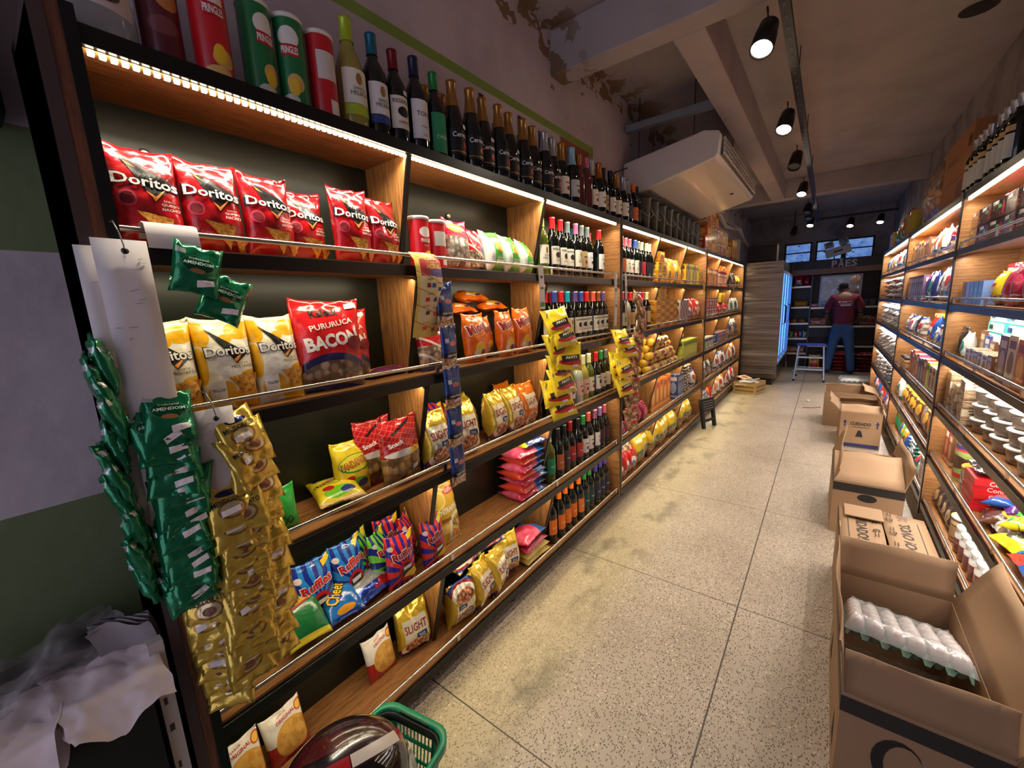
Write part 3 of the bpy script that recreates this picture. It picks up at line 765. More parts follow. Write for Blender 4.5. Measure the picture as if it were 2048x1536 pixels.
P_ORG = printed('orange_blue_pack_film', (222, 70, 48), [(('rect', 0.82, 0.5, 0.24, 0.7), (34, 84, 160))], rough=0.26, coat=0.4)
P_NAV = printed('navy_pack_film', (24, 44, 104), [(('ell', 0.3, 0.8, 0.22, 0.2), (206, 40, 70)), (('rect', 0.04, 0.5, 0.10, 0.6), (206, 206, 40))], rough=0.2, coat=0.6)
P_CRM = printed('crimson_pack_film', ('mottle', (170, 20, 66), (140, 14, 50), 3), [(('rect', 0.5, 0.04, 0.7, 0.05), (206, 60, 100))], rough=0.3)
P_YLW = printed('pale_yellow_pack_film', ('mottle', (222, 196, 96), (206, 176, 70), 3), [], rough=0.3)
P_GSA = printed('green_foil_sachet', (14, 118, 76), [(('ell', 0.5, 0.60, 0.36, 0.2), (40, 138, 98)), (('ell', 0.5, 0.60, 0.33, 0.17), (12, 84, 56)), (('ell', 0.5, 0.46, 0.16, 0.05), (196, 130, 76)), (('rect', 0.14, 0.84, 0.1, 0.05), (190, 200, 196))], rough=0.18, metal=0.55, coat=0.4)
P_OSA = printed('gold_foil_sachet', (216, 182, 74), [(('ell', 0.5, 0.42, 0.3, 0.2), (150, 112, 46)), (('ell', 0.5, 0.42, 0.24, 0.15), (206, 186, 140)), (('ell', 0.5, 0.78, 0.26, 0.07), (30, 44, 96))], rough=0.2, metal=0.62, coat=0.4)
P_BSA = printed('blue_peanut_sachet', (24, 58, 124), [(('rect', 0.5, 0.17, 0.7, 0.14), ('food', (206, 160, 120), (176, 120, 80), (226, 186, 150), 13)), (('ell', 0.5, 0.30, 0.62, 0.075), (18, 20, 34)), (('rect', 0.5, 0.02, 0.7, 0.03), (206, 170, 130)), (('ell', 0.6, 0.58, 0.2, 0.06), (196, 110, 110)), (('rect', 0.28, 0.66, 0.11, 0.05), (186, 200, 220))], rough=0.24, metal=0.2, coat=0.5)
P_YSA = printed('yellow_cereal_bar_film', (226, 196, 30), [(('ell', 0.62, 0.28, 0.5, 0.12, ), (186, 34, 40)), (('rect', 0.56, 0.42, 0.34, 0.12, 0.12), (40, 36, 36)), (('rect', 0.18, 0.80, 0.10, 0.10), (236, 214, 70))], rough=0.26, coat=0.5)
P_BSN = printed('brown_biscuit_film', ('food', (176, 132, 88), (140, 96, 58), (206, 166, 124), 5), [(('ell', 0.55, 0.6, 0.28, 0.12), (190, 40, 40))], rough=0.2, coat=0.6)
WINK = mat('white_print', (236, 232, 226), 0.35, coat=0.3); KINK = mat('black_print', (22, 18, 18), 0.35, coat=0.3); RINK = mat('red_print', (186, 28, 34), 0.35); YINK = mat('yellow_print', (236, 196, 50), 0.35); OINK = mat('orange_print', (236, 140, 60), 0.35)
DRED = mat('deep_red_print', (140, 30, 28), 0.4); GINK = mat('green_print', (60, 140, 50), 0.4); BINK = mat('blue_print', (30, 60, 140), 0.4); PINKP = mat('rose_print', (200, 60, 90), 0.4)
CHIPM = speckle('corn_chip_print', (150, 78, 20), (206, 142, 44), (232, 182, 84), 90)
def tri_chip(cu, cv, s, rot, asp):
    return [(cu + s * math.cos(rot + k * 2 * PI / 3), cv + s * math.sin(rot + k * 2 * PI / 3) / asp) for k in range(3)]
def nacho_items(asp, mustard=False):
    if mustard:
        return [('poly:emblem', KINK, [(0.20, 0.90), (0.86, 0.60), (0.62, 0.50)]), ('poly:emblem', OINK, [(0.58, 0.545), (0.80, 0.63), (0.62, 0.515)]),
                ('text:lettering_outline', KINK, 'Doritos', 0.52, 0.645, 0.84, 0.120, 0.02, 0.040), ('text', WINK, 'Doritos', 0.52, 0.645, 0.80, 0.10, 0.02, 0.018),
                ('text:small_print', KINK, 'SABOR', 0.72, 0.50, 0.2, 0.022), ('text:small_print', KINK, 'MOSTARDA', 0.72, 0.465, 0.42, 0.03),
                ('poly:chip_picture', CHIPM, [(0.42, 0.36), (0.98, 0.38), (0.74, 0.08)]), ('poly:sauce_label', WINK, [(0.10, 0.32), (0.34, 0.33), (0.36, 0.13), (0.12, 0.12)]), ('text:small_print', KINK, 'YELLOW', 0.23, 0.235, 0.2, 0.03, 0, 0.01)]
    return [('poly:emblem', KINK, [(0.20, 0.90), (0.90, 0.66), (0.56, 0.44)]), ('poly:emblem_flash', OINK, [(0.24, 0.855), (0.30, 0.80), (0.40, 0.78)]), ('poly:emblem_flash', OINK, [(0.46, 0.55), (0.57, 0.50), (0.80, 0.625), (0.56, 0.455)]),
            ('text:lettering_outline', KINK, 'Doritos', 0.50, 0.645, 0.92, 0.125, -0.05, 0.040), ('text', WINK, 'Doritos', 0.50, 0.645, 0.87, 0.105, -0.05, 0.020),
            ('text:small_print', WINK, 'SABOR', 0.76, 0.470, 0.18, 0.018), ('text:small_print', WINK, 'QUEIJO', 0.76, 0.430, 0.26, 0.030, 0, 0.02), ('text:small_print', WINK, 'NACHO', 0.76, 0.388, 0.26, 0.030, 0, 0.02),
            ('ell:round_seal', PINKP, 0.20, 0.46, 0.115, 0.075), ('ell:round_seal', INKR, 0.20, 0.46, 0.085, 0.052),
            ('poly:chip_picture', CHIPM, [(0.28, 0.34), (0.76, 0.30), (0.66, 0.06)]), ('poly:chip_picture', CHIPM, [(0.68, 0.24), (0.98, 0.19), (0.88, 0.03)])]
def crisp_items(red=False):
    return [('text:lettering_outline', WINK, 'Ruffles', 0.52, 0.66, 0.80, 0.16, 0.16, 0.055), ('text', RINK if not red else DRED, 'Ruffles', 0.52, 0.66, 0.76, 0.135, 0.16, 0.03),
            ('ell:lips', RINK, 0.56, 0.34, 0.27, 0.20), ('ell:open_mouth', KINK, 0.56, 0.34, 0.20, 0.145), ('poly:teeth', WINK, [(0.40, 0.42), (0.72, 0.44), (0.70, 0.37), (0.42, 0.35)]),
            ('poly:crisp_picture', YINK, [(0.42, 0.22), (0.50, 0.28), (0.82, 0.34), (0.92, 0.24), (0.84, 0.15), (0.60, 0.20)])]
def slight_items():
    return [('text', DRED, 'SLIGHT', 0.5, 0.60, 0.70, 0.14, 0.0, 0.012), ('text:small_print', WINK, 'Extra', 0.66, 0.435, 0.18, 0.03), ('text:small_print', WINK, 'Fino', 0.68, 0.405, 0.16, 0.03)]
# ------------------------------------------------------------------ nearest left unit: snacks and wine
FRX = LX - 0.030                                        # goods stand behind the rail
def lp(y, z, d, back=0.0): return (FRX - d / 2 - back, y, z + 0.001)
Z1, Z2, Z3, Z4, Z5 = L_Z
NB = dict(nu=22, nv=26)
# top shelf, first bay: six red nacho bags
spec = [(0.281, 0.126, 0.205, 0.0, 0.02, 'against the end post'), (0.403, 0.126, 0.205, 0.006, -0.04, 'second from the end post'), (0.526, 0.126, 0.20, 0.0, 0.03, 'third from the end post'),
        (0.645, 0.122, 0.192, 0.05, 0.0, 'fourth from the end post, set back'), (0.767, 0.126, 0.214, 0.0, -0.05, 'fifth from the end post'), (0.888, 0.122, 0.204, 0.01, 0.08, 'last before the upright')]
for i, (y, w, h, bk, rz, how) in enumerate(spec):
    pouch('chip_bag', 'red nacho chip bag on the top shelf, ' + how, 'chip bag', (w, h, 0.062), P_RED, nacho_items(h / w), lp(y, Z1, 0.062, bk), (-0.07, 0, PI / 2 + rz), seed=11 + i, group='red nacho chip bags', wr=0.0055, **NB)
# top shelf, second bay: crisp tubes, popcorn, green packs
TB_R = printed('red_crisp_tube_print', (196, 24, 34), [(('ell', 0.5, 0.72, 0.10, 0.11), (228, 222, 214)), (('ell', 0.54, 0.22, 0.10, 0.09), (226, 180, 90)), (('ell', 0.48, 0.08, 0.12, 0.06), (230, 190, 110)), (('rect', 0.5, 0.5, 0.09, 0.03), (196, 24, 34))], rough=0.3, bump=0)
TB_RB = printed('red_crisp_tube_back_print', (190, 24, 34), [(('rect', 0.5, 0.6, 0.12, 0.18), (214, 208, 200)), (('stripes', 26, 0.25, 0), (190, 24, 34)), (('rect', 0.62, 0.16, 0.06, 0.08), (220, 216, 210))], rough=0.3, bump=0)
TB_RB2 = printed('red_crisp_tube_table_print', (190, 24, 34), [(('rect', 0.5, 0.64, 0.13, 0.16), (206, 198, 190)), (('rect', 0.56, 0.16, 0.07, 0.10), (224, 220, 214))], rough=0.3, bump=0)
TB_G = printed('green_crisp_tube_print', (22, 112, 58), [(('ell', 0.5, 0.78, 0.11, 0.11), (226, 222, 212)), (('ell', 0.53, 0.30, 0.09, 0.10), (222, 176, 96)), (('ell', 0.46, 0.12, 0.09, 0.06), (206, 206, 190))], rough=0.3, bump=0)
TB_M = printed('maroon_crisp_tube_print', (92, 22, 34), [(('ell', 0.54, 0.60, 0.10, 0.10), (196, 128, 70)), (('ell', 0.48, 0.36, 0.12, 0.08), (120, 60, 66))], rough=0.3, bump=0)
LIDW = mat('white_tube_lid', (222, 216, 208), 0.35)
TUBE = [('poly:name_flag', RINK, [(0.28, 0.56), (0.72, 0.56), (0.72, 0.68), (0.28, 0.68)]), ('text', WINK, 'PRINGLES', 0.5, 0.62, 0.42, 0.075, 0, 0.03), ('ell:crisp_picture', YINK, 0.52, 0.24, 0.14, 0.09)]
TUBE_S = [('text', WINK, 'PRINGLES', 0.5, 0.52, 0.40, 0.075, 0, 0.03), ('ell:crisp_picture', YINK, 0.56, 0.24, 0.16, 0.08), ('text:small_print', WINK, 'ORIGINAL', 0.5, 0.42, 0.2, 0.025)]
tin('short red crisp tube facing out beside the first upright', lp(1.036, Z1, 0.076), 0.038, 0.172, TB_R, LIDW, PI / 2, 'crisp tube', 'crisp_tube', 'red crisp tubes', TUBE_S)
tin('short red crisp tube turned to its nutrition table, next to the popcorn', lp(1.118, Z1, 0.076, 0.004), 0.038, 0.170, TB_RB2, LIDW, PI / 2, 'crisp tube', 'crisp_tube', 'red crisp tubes')
pouch('popcorn_bag', 'magenta bag of sweet popcorn with a clear window', 'popcorn bag', (0.135, 0.185, 0.06), P_POP, [('text', YINK, 'PIPOCA', 0.42, 0.90, 0.5, 0.05, 0.05, 0.02), ('text', PINKP, 'Pikitita', 0.48, 0.70, 0.8, 0.12, 0.05, 0.02)], lp(1.225, Z1, 0.06), (-0.10, 0, PI / 2), seed=31, **NB)
pouch('snack_bag', 'small red and navy clear snack bag between popcorn and green packs', 'snack bag', (0.12, 0.165, 0.05), P_RWB, (), lp(1.345, Z1, 0.05, 0.02), (-0.10, 0, PI / 2 + 0.15), seed=32)
for i, (y, bk, how) in enumerate(((1.45, 0.0, 'nearest the red snack bag'), (1.57, 0.0, 'in the middle of three'), (1.695, 0.006, 'nearest the wine upright'))):
    pouch('cassava_snack_bag', 'green and white cassava snack bag, ' + how, 'snack bag', (0.118, 0.17 - 0.008 * i, 0.07), P_GRN, [('text', WINK, 'MANDIOPA', 0.62, 0.34, 0.5, 0.045, 0, 0.015), ('ell:pepper_picture', OINK, 0.62, 0.60, 0.12, 0.09)], lp(y, Z1, 0.07, bk), (-0.05, 0, PI / 2 + 0.1), seed=35 + i, group='green cassava snack bags', gusset=0.6, slump=0.02)
# second shelf: mustard nachos, bacon rinds, flat pack
for i, (y, how) in enumerate(((0.258, 'half hidden by the hanging card'), (0.378, 'in the middle of its shelf'), (0.498, 'beside the bacon snack'))):
    pouch('mustard_nacho_bag', 'white and yellow mustard nacho bag ' + how, 'chip bag', (0.124, 0.225, 0.07), P_MUS, nacho_items(1.8, True), lp(y, Z2, 0.07), (-0.10, 0, PI / 2 + (0.02, -0.03, 0.05)[i]), seed=41 + i, group='mustard nacho bags', wr=0.005, **NB)
BAC = [('text:brand_lettering', KINK, 'Keleck', 0.44, 0.865, 0.42, 0.085, 0.12, 0.03), ('text', WINK, 'PURURUCA', 0.52, 0.735, 0.66, 0.06, 0.18, 0.02), ('text', WINK, 'BACON', 0.50, 0.56, 0.78, 0.155, 0.16, 0.045), ('ell:smoked_meat_picture', INKR, 0.84, 0.52, 0.13, 0.08), ('poly:nutrition_table', WINK, [(0.76, 0.90), (0.94, 0.91), (0.94, 0.97), (0.76, 0.96)])]
pouch('pork_rind_bag', 'big red BACON pork rind bag at the front of the second shelf', 'snack bag', (0.205, 0.265, 0.075), P_BAC, BAC, lp(0.648, Z2, 0.075), (-0.06, 0.03, PI / 2 - 0.12), seed=51, group='red bacon pork rind bags', wr=0.0065, nu=26, nv=30)
pouch('pork_rind_bag', 'red bacon pork rind bag peeking out from behind the big one', 'snack bag', (0.17, 0.235, 0.06), P_BAC, BAC, lp(0.745, Z2, 0.06, 0.078), (-0.05, 0.02, PI / 2 - 0.05), seed=52, group='red bacon pork rind bags', **NB)
pouch('wafer_pack', 'flat yellow and purple biscuit pack lying behind the rail', 'biscuit pack', (0.165, 0.075, 0.032), printed('yellow_purple_wrap', (222, 186, 50), [(('rect', 0.5, 0.2, 0.7, 0.18), (110, 40, 90)), (('rect', 0.5, 0.55, 0.4, 0.1), (160, 30, 50)), (('rect', 0.9, 0.6, 0.14, 0.5), (176, 50, 110))], rough=0.25, coat=0.5), (), (FRX - 0.075, 0.888, Z2 + 0.018), (-PI / 2, 0, PI / 2 + 0.1), seed=53, part='wrapper')
# second shelf, second bay: clear bag and orange corn puffs
pouch('snack_bag', 'red, navy and clear pork snack bag leaning on the second shelf upright', 'snack bag', (0.17, 0.195, 0.07), P_RWB, (), lp(1.08, Z2, 0.07, 0.01), (-0.12, 0, PI / 2 + 0.1), seed=61, **NB)
MIC = [('text:lettering_outline', WINK, 'Micos', 0.5, 0.72, 0.90, 0.23, 0.25, 0.075), ('text', DRED, 'Micos', 0.5, 0.72, 0.86, 0.20, 0.25, 0.04), ('poly:flavour_flag', OINK, [(0.55, 0.52), (0.92, 0.60), (0.92, 0.66), (0.55, 0.58)])]
for i, (y, w, h, bk, rz, how) in enumerate(((1.225, 0.10, 0.195, 0.09, 0.25, 'half hidden at the back left'), (1.30, 0.125, 0.20, 0.0, -0.05, 'front left of the standing ones'), (1.43, 0.11, 0.185, 0.06, 0.15, 'set back between two front ones'), (1.51, 0.115, 0.205, 0.0, 0.0, 'second of the front standing ones'), (1.655, 0.125, 0.215, 0.004, -0.06, 'nearest the wine upright'))):
    pouch('corn_puff_bag', 'orange corn puff bag standing, ' + how, 'snack bag', (w, h, 0.07), P_MIC, MIC, lp(y, Z2, 0.07, bk), (-0.08, 0, PI / 2 + rz), seed=65 + i, group='orange corn puff bags', wr=0.006, **NB)
for i, (y, z, rz, ry, how) in enumerate(((1.38, 0.215, 0.35, 0.06, 'left one of the two lying on top'), (1.60, 0.222, -0.2, -0.03, 'right one of the two lying on top'), (1.46, 0.268, 0.1, 0.04, 'topmost of the heap'))):
    pouch('corn_puff_bag', 'orange corn puff bag lying flat, ' + how, 'snack bag', (0.19, 0.125, 0.05), P_MIC, [('text', DRED, 'Micos', 0.24, 0.6, 0.34, 0.4, 0.3, 0.05)], (FRX - 0.158, y, Z2 + z), (-PI / 2 + 0.30, 0.0, PI / 2 + rz * 0.3), seed=71 + i, group='orange corn puff bags', wr=0.007, **NB)
# third shelf: corn snacks and clear ring snacks
FAN = [('text:lettering_outline', KINK, 'FANDANGOS', 0.54, 0.615, 0.86, 0.135, 0.16, 0.04), ('text', OINK, 'FANDANGOS', 0.54, 0.615, 0.83, 0.115, 0.16, 0.015)]
pouch('corn_snack_bag', 'yellow corn snack bag lying on its back near the rail', 'snack bag', (0.145, 0.185, 0.06), P_FAN, FAN, (FRX - 0.012, 0.622, Z3 + 0.036), (-PI / 2 + 0.06, 0, PI / 2 - 0.25), seed=81, group='yellow corn snack bags', wr=0.007, **NB)
pouch('corn_snack_bag', 'yellow corn snack bag standing beside the red clear bags', 'snack bag', (0.13, 0.185, 0.065), P_FAN, FAN, lp(0.712, Z3, 0.065, 0.065), (-0.12, 0.0, PI / 2 + 0.05), seed=82, group='yellow corn snack bags', wr=0.006, **NB)
SNK = [('text', WINK, 'Snack', 0.30, 0.66, 0.36, 0.07, 0.2, 0.03), ('text:flavour_lettering', YINK, 'Kit', 0.76, 0.52, 0.28, 0.09, 0.1, 0.05), ('poly:price_sticker', STICK, [(0.66, 0.20), (0.80, 0.23), (0.80, 0.30), (0.66, 0.27)])]
pouch('ring_snack_bag', 'red checked clear ring snack bag at the front by the upright', 'snack bag', (0.168, 0.235, 0.07), P_SNK, SNK, lp(0.868, Z3, 0.07), (-0.05, 0, PI / 2), seed=83, group='red checked ring snack bags', wr=0.007, **NB)
pouch('ring_snack_bag', 'red checked clear ring snack bag behind the front one', 'snack bag', (0.155, 0.235, 0.055), P_SNK, SNK, lp(0.812, Z3, 0.055, 0.08), (-0.05, 0, PI / 2 + 0.05), seed=84, group='red checked ring snack bags', wr=0.007, **NB)
pouch('snack_bag', 'small green pack corner showing behind the gold sachets', 'snack bag', (0.10, 0.13, 0.05), mat('bright_green_film', (40, 160, 60), 0.25, coat=0.5), [('text', KINK, 'DO', 0.6, 0.3, 0.3, 0.2)], lp(0.448, Z3, 0.05, 0.02), (-0.1, 0, PI / 2), seed=85)
SL = slight_items()
for i, (y, bk, rz, m, how) in enumerate(((1.035, 0.0, 0.05, P_GLD, 'gold, third shelf, beside the upright'), (1.205, 0.0, -0.15, P_GLD, 'gold, third shelf, right of the blue sachet strip'), (1.33, 0.10, 0.2, P_GLD, 'gold, third shelf, at the back'), (1.43, 0.012, 0.10, P_GLD, 'gold, third shelf, left of the close pair'), (1.56, 0.006, 0.05, P_GLD, 'gold, third shelf, right of the close pair'), (1.645, 0.10, 0.1, P_GLO, 'orange, third shelf, half hidden at the back'), (1.685, 0.012, 0.12, P_GLO, 'orange, third shelf, beside the yellow strip'))):
    pouch('pellet_snack_bag', 'block snack bag with oval plate picture, ' + how, 'snack bag', (0.135, 0.222, 0.085), m, SL, lp(y, Z3, 0.085, bk), (-0.04 - 0.05 * (i % 3), 0, PI / 2 + rz), seed=91 + i, group='block bags of pellet snacks', gusset=1.0, foil=True, wr=0.007, slump=0.02, **NB)
pouch('snack_bag', 'navy and red crisp bag tucked in behind the first gold block', 'snack bag', (0.15, 0.14, 0.04), P_RFR, (), (FRX - 0.12, 1.12, Z3 + 0.10), (-0.5, 0.2, PI / 2), seed=99)
# fourth shelf: ridged crisps
RC = crisp_items()
for i, (m, y, bk, w, h, rz, ry, how, red) in enumerate(((P_RFB, 0.535, 0.075, 0.135, 0.215, 0.0, 0.02, 'bright blue ridged crisp bag, left of the blue pair', 0), (P_RFB, 0.662, 0.080, 0.125, 0.220, 0.1, 0.0, 'bright blue ridged crisp bag, right of the blue pair', 0),
        (P_RFG, 0.742, 0.125, 0.11, 0.20, 0.45, 0, 'green and navy ridged crisp bag, first behind the red ones', 0), (P_RFG, 0.795, 0.085, 0.11, 0.195, 0.5, 0, 'green and navy ridged crisp bag, second behind the red ones', 0),
        (P_RFR, 0.815, 0.0, 0.118, 0.19, -0.1, 0.05, 'red and navy ridged crisp bag at the rail', 1), (P_RFR, 0.915, 0.07, 0.10, 0.215, 0.6, 0, 'red and navy ridged crisp bag turned sideways, tall one behind', 1))):
    pouch('ridged_crisp_bag', how, 'crisp bag', (w, h, 0.06), m, crisp_items(red), lp(y, Z4, 0.06, bk), (-0.10, ry, PI / 2 + rz), seed=101 + i, group='ridged crisp bags', wr=0.005, **NB)
pouch('ridged_crisp_bag', 'dark red ridged crisp bag right of the upright base', 'crisp bag', (0.115, 0.19, 0.06), P_RFR, crisp_items(1), lp(0.968, Z4, 0.05, 0.0), (-0.04, 0, PI / 2 + 0.06), seed=108, group='ridged crisp bags', **NB)
pouch('ridged_crisp_bag', 'red and blue ridged crisp bag with silver inside, leaning at the back', 'crisp bag', (0.11, 0.20, 0.05), P_RFR, crisp_items(1), lp(0.862, Z4, 0.05, 0.135), (-0.1, 0, PI / 2 - 0.1), seed=109, group='ridged crisp bags', foil=True, **NB)
pouch('straw_potato_bag', 'green straw potato bag lying near the gold sachets', 'crisp bag', (0.125, 0.20, 0.06), P_STK, [('text', WINK, 'litus', 0.30, 0.83, 0.44, 0.10, 0.25, 0.03), ('poly:name_flag', RINK, [(0.3, 0.50), (0.75, 0.56), (0.75, 0.59), (0.3, 0.53)])], (FRX - 0.016, 0.468, Z4 + 0.030), (-PI / 2 + 0.66, 0, PI / 2 - 0.10), seed=111, **NB)
pouch('cheese_puff_bag', 'blue cheese puff bag lying beside the green one', 'crisp bag', (0.12, 0.18, 0.055), P_CHE, [('text:lettering_outline', KINK, 'Cheetos', 0.46, 0.52, 0.95, 0.26, 0.9, 0.06), ('text', YINK, 'Cheetos', 0.46, 0.52, 0.91, 0.22, 0.9, 0.02)], (FRX - 0.012, 0.590, Z4 + 0.032), (-PI / 2 + 0.40, 0, PI / 2 - 0.1), seed=112, **NB)
pouch('ridged_crisp_bag', 'navy crisp bag lying with its silver underside showing', 'crisp bag', (0.17, 0.12, 0.05), printed('silver_backed_film', (196, 198, 204), [(('above', -3, 0, 0), (196, 198, 204)), (('rect', 0.5, 0.12, 0.7, 0.2), (30, 60, 150)), (('ell', 0.8, 0.2, 0.16, 0.14), (190, 40, 60))], rough=0.2, metal=0.5), [('text', RINK, 'Ruffles', 0.66, 0.16, 0.3, 0.14, 0.05, 0.03)], (FRX - 0.03, 0.712, Z4 + 0.03), (-PI / 2 + 0.25, 0, PI / 2 + 0.15), seed=113, group='ridged crisp bags', foil=True, **NB)
pouch('pasta_bag', 'tall golden ENTRAFINA pasta bag leaning beside the upright', 'pasta bag', (0.135, 0.265, 0.055), P_PAS, [('text', WINK, 'ENTRAFINA', 0.5, 0.555, 0.96, 0.085, 0.08, 0.03), ('text:brand_lettering', WINK, 'DonaClara', 0.70, 0.84, 0.4, 0.04, 0.03, 0.01), ('ell:nest_picture', OINK, 0.62, 0.14, 0.14, 0.05)], lp(1.12, Z4, 0.055, 0.055), (-0.22, 0.05, PI / 2 + 0.1), seed=121, group=None, **NB)
st = [(P_PNK, 'pink and blue pack, bottom of the fourth shelf stack'), (P_ORG, 'orange and blue pack, second in the fourth shelf stack'), (P_PNK, 'pink and blue pack, third in the fourth shelf stack'), (P_ORG, 'orange and blue pack, fourth in the fourth shelf stack'), (P_PNK, 'pink and blue pack, fifth in the fourth shelf stack'), (P_ORG, 'orange and blue pack, sixth in the fourth shelf stack'), (P_PNK, 'pink and blue pack, seventh in the fourth shelf stack')]
for i, (m, how) in enumerate(st):
    pouch('sweet_powder_pack', how, 'food pack', (0.215, 0.158, 0.060), m, (), (FRX - 0.012, 1.672 + 0.012 * ((i * 7) % 3 - 1), Z4 + 0.023 + 0.0375 * i), (-PI / 2 + 0.02, 0, PI / 2 + 0.06 * ((i * 5) % 3 - 1)), seed=131 + i, group='stacked pink and orange packs', wr=0.006, gusset=0.35)
pouch('sweet_powder_pack', 'shiny navy pack topping the pink and orange stack', 'food pack', (0.18, 0.14, 0.05), P_NAV, (), (FRX - 0.015, 1.70, Z4 + 0.023 + 0.0375 * 7 + 0.003), (-PI / 2, 0, PI / 2 - 0.15), seed=139, wr=0.007, foil=True)
# bottom shelf
ORI = [('text', RINK, 'ORIGINAL', 0.56, 0.85, 0.5, 0.06, 0.12, 0.012), ('text:small_print', RINK, 'SABOR', 0.5, 0.92, 0.24, 0.03, 0.12)]
for i, (y, bk, rz, how) in enumerate(((0.265, 0.0, 0.0, 'beside the end post'), (0.392, 0.0, 0.05, 'second from the end post'), (0.745, 0.0, 0.0, 'near the snack block'))):
    pouch('potato_crisp_bag', 'white and red potato crisp bag on the bottom shelf, ' + how, 'crisp bag', (0.122, 0.165, 0.045), P_ORI, ORI, lp(y, Z5, 0.045, 0.075 if i < 2 else 0.085), (-0.16, -0.04, PI / 2 + rz), seed=141 + i, group='white and red potato crisp bags', **NB)
for i, (y, z, bk, rz, rx, how) in enumerate(((0.888, 0, 0.06, -0.25, -0.04, 'bottom shelf, beside the crisp bag'), (1.105, 0, 0.0, -0.1, -0.03, 'bottom shelf, upside down, nearest in its heap'), (1.245, 0, 0.0, 0.25, -0.05, 'bottom shelf, second in its heap'), (1.365, 0, 0.0, 0.3, -0.06, 'bottom shelf, third in its heap'), (1.47, 0.02, 0.03, -0.3, 0.0, 'bottom shelf, last standing in its heap'))):
    up = i == 1
    pouch('pellet_snack_bag', 'gold block snack bag, ' + how, 'snack bag', (0.142, 0.215, 0.095), P_GLD, SL, (lp(y, Z5, 0.085, bk)[0], y, Z5 + z + (0.205 if up else 0) + 0.003), (rx, PI if up else 0, PI / 2 + rz), seed=151 + i, group='block bags of pellet snacks', gusset=1.0, foil=True, wr=0.008, slump=0.01, **NB)
for i, (y, z, rz) in enumerate(((1.20, 0.212, 0.2), (1.35, 0.225, -0.15))):
    pouch('pellet_snack_bag', 'gold block snack bag lying on the bottom heap, ' + ('left' if i == 0 else 'right'), 'snack bag', (0.19, 0.15, 0.07), P_GLD, [('ell:plate_picture', WINK, 0.5, 0.6, 0.34, 0.3)], (FRX - 0.058, y, Z5 + z + 0.02), (-PI / 2 + 0.35, 0, PI / 2 + rz), seed=161 + i, group='block bags of pellet snacks', foil=True, wr=0.008, **NB)
for i, (m, h, z, how) in enumerate(((P_YLW, 0.04, 0.0, 'pale yellow pack at the bottom of the front stack'), (P_YLW, 0.04, 0.037, 'pale yellow pack second in the front stack'), (P_CRM, 0.045, 0.074, 'crimson pack in the middle of the front stack'), (P_PNK, 0.05, 0.116, 'pink and blue pack tilted over the crimson one'))):
    pouch('sweet_powder_pack', how, 'food pack', (0.215, 0.158, h + 0.012), m, (), (FRX - 0.010, 1.685 - 0.006 * i, Z5 + 0.022 + z + (0.012 if i == 3 else 0)), (-PI / 2 + (0.02 if i < 3 else -0.10), 0, PI / 2 + 0.05 * (i - 1)), seed=171 + i, group='front stack of flat packs', wr=0.005)
# ---- wine bays
_INF = lambda txt, sub: [('text', INK, txt, 0.5, 0.66, 0.72, 0.13, 0, 0.012), ('text:small_print', INKR, sub, 0.5, 0.36, 0.5, 0.07)]
LBL = {'sh': [('ell:crest', INKG, 0.5, 0.72, 0.10, 0.17), ('text', INK, 'SANTA', 0.5, 0.44, 0.4, 0.09), ('text', INK, 'HELENA', 0.5, 0.30, 0.56, 0.12)], 'res': [('text', INK, 'RESERVADO', 0.5, 0.84, 0.8, 0.11, 0, 0.01), ('ell:bird_mark', INK, 0.5, 0.52, 0.22, 0.16), ('text:small_print', INKR, 'CABERNET', 0.5, 0.22, 0.5, 0.07)],
       'toro': [('text', INK, 'TORO', 0.5, 0.64, 0.62, 0.12, 0, 0.012), ('text:small_print', INK, 'MALBEC', 0.5, 0.32, 0.3, 0.05), ('text:small_print', INK, '1250', 0.5, 0.1, 0.2, 0.05)], 'gen': [('poly:text_lines', INK, [(0.3, 0.62), (0.7, 0.62), (0.7, 0.68), (0.3, 0.68)]), ('ell:crest', INKR, 0.5, 0.34, 0.13, 0.12)],
       'can': [('text', INK, 'Canto', 0.5, 0.66, 0.5, 0.12), ('ell:bird_mark', INK, 0.55, 0.36, 0.16, 0.10)], 'mer': [('text', INKW, 'Merlot', 0.5, 0.45, 0.5, 0.10)], 'chi': [('text', INK, 'Chilano', 0.5, 0.7, 0.6, 0.12), ('ell:crest', INKR, 0.4, 0.4, 0.1, 0.1)], None: ()}
def wine_row(z, x, spec, where, group, rotz=PI / 2, kind='bordeaux', scale=0.97):
    """spec: list of (y, cap, label colour, glass, print, [kind]); labels count from the near end"""
    for i, q in enumerate(spec):
        y, cap, lab, glass, pr = q[:5]; kd = q[5] if len(q) > 5 and q[5] else kind
        pos = 'at the near end' if i == 0 else ('at the far end' if i == len(spec) - 1 else ORD[i] + ' from the near end')
        bottle('%s-capped wine bottle, %s of %s' % (cap.replace('_', ' '), pos, where), (x + 0.004 * ((i * 5) % 3 - 1), y, z + 0.001), kd, glass, cap, lab, rotz + 0.12 * ((i * 7) % 5 - 2) / 2, group, z0=0.06, z1=0.155, items=LBL[pr] if lab else (), scale=scale)
XF, XB = LX - 0.075, LX - 0.165
wine_row(Z1, XF, [(1.862, 'yellow', 'cream', 'green', 'sh'), (1.955, 'red', 'cream', 'dark', 'res'), (2.045, 'red', 'cream', 'dark', 'res'), (2.130, 'grey', 'cream', 'dark', 'res'), (2.210, 'mauve', 'cream', 'dark', 'sh'), (2.290, 'grey', 'tan', 'dark', 'gen'), (2.370, 'grey', 'white', 'dark', 'can'), (2.515, 'red', 'white', 'dark', 'can')], 'the top wine shelf front row', 'wines on the top wine shelf')
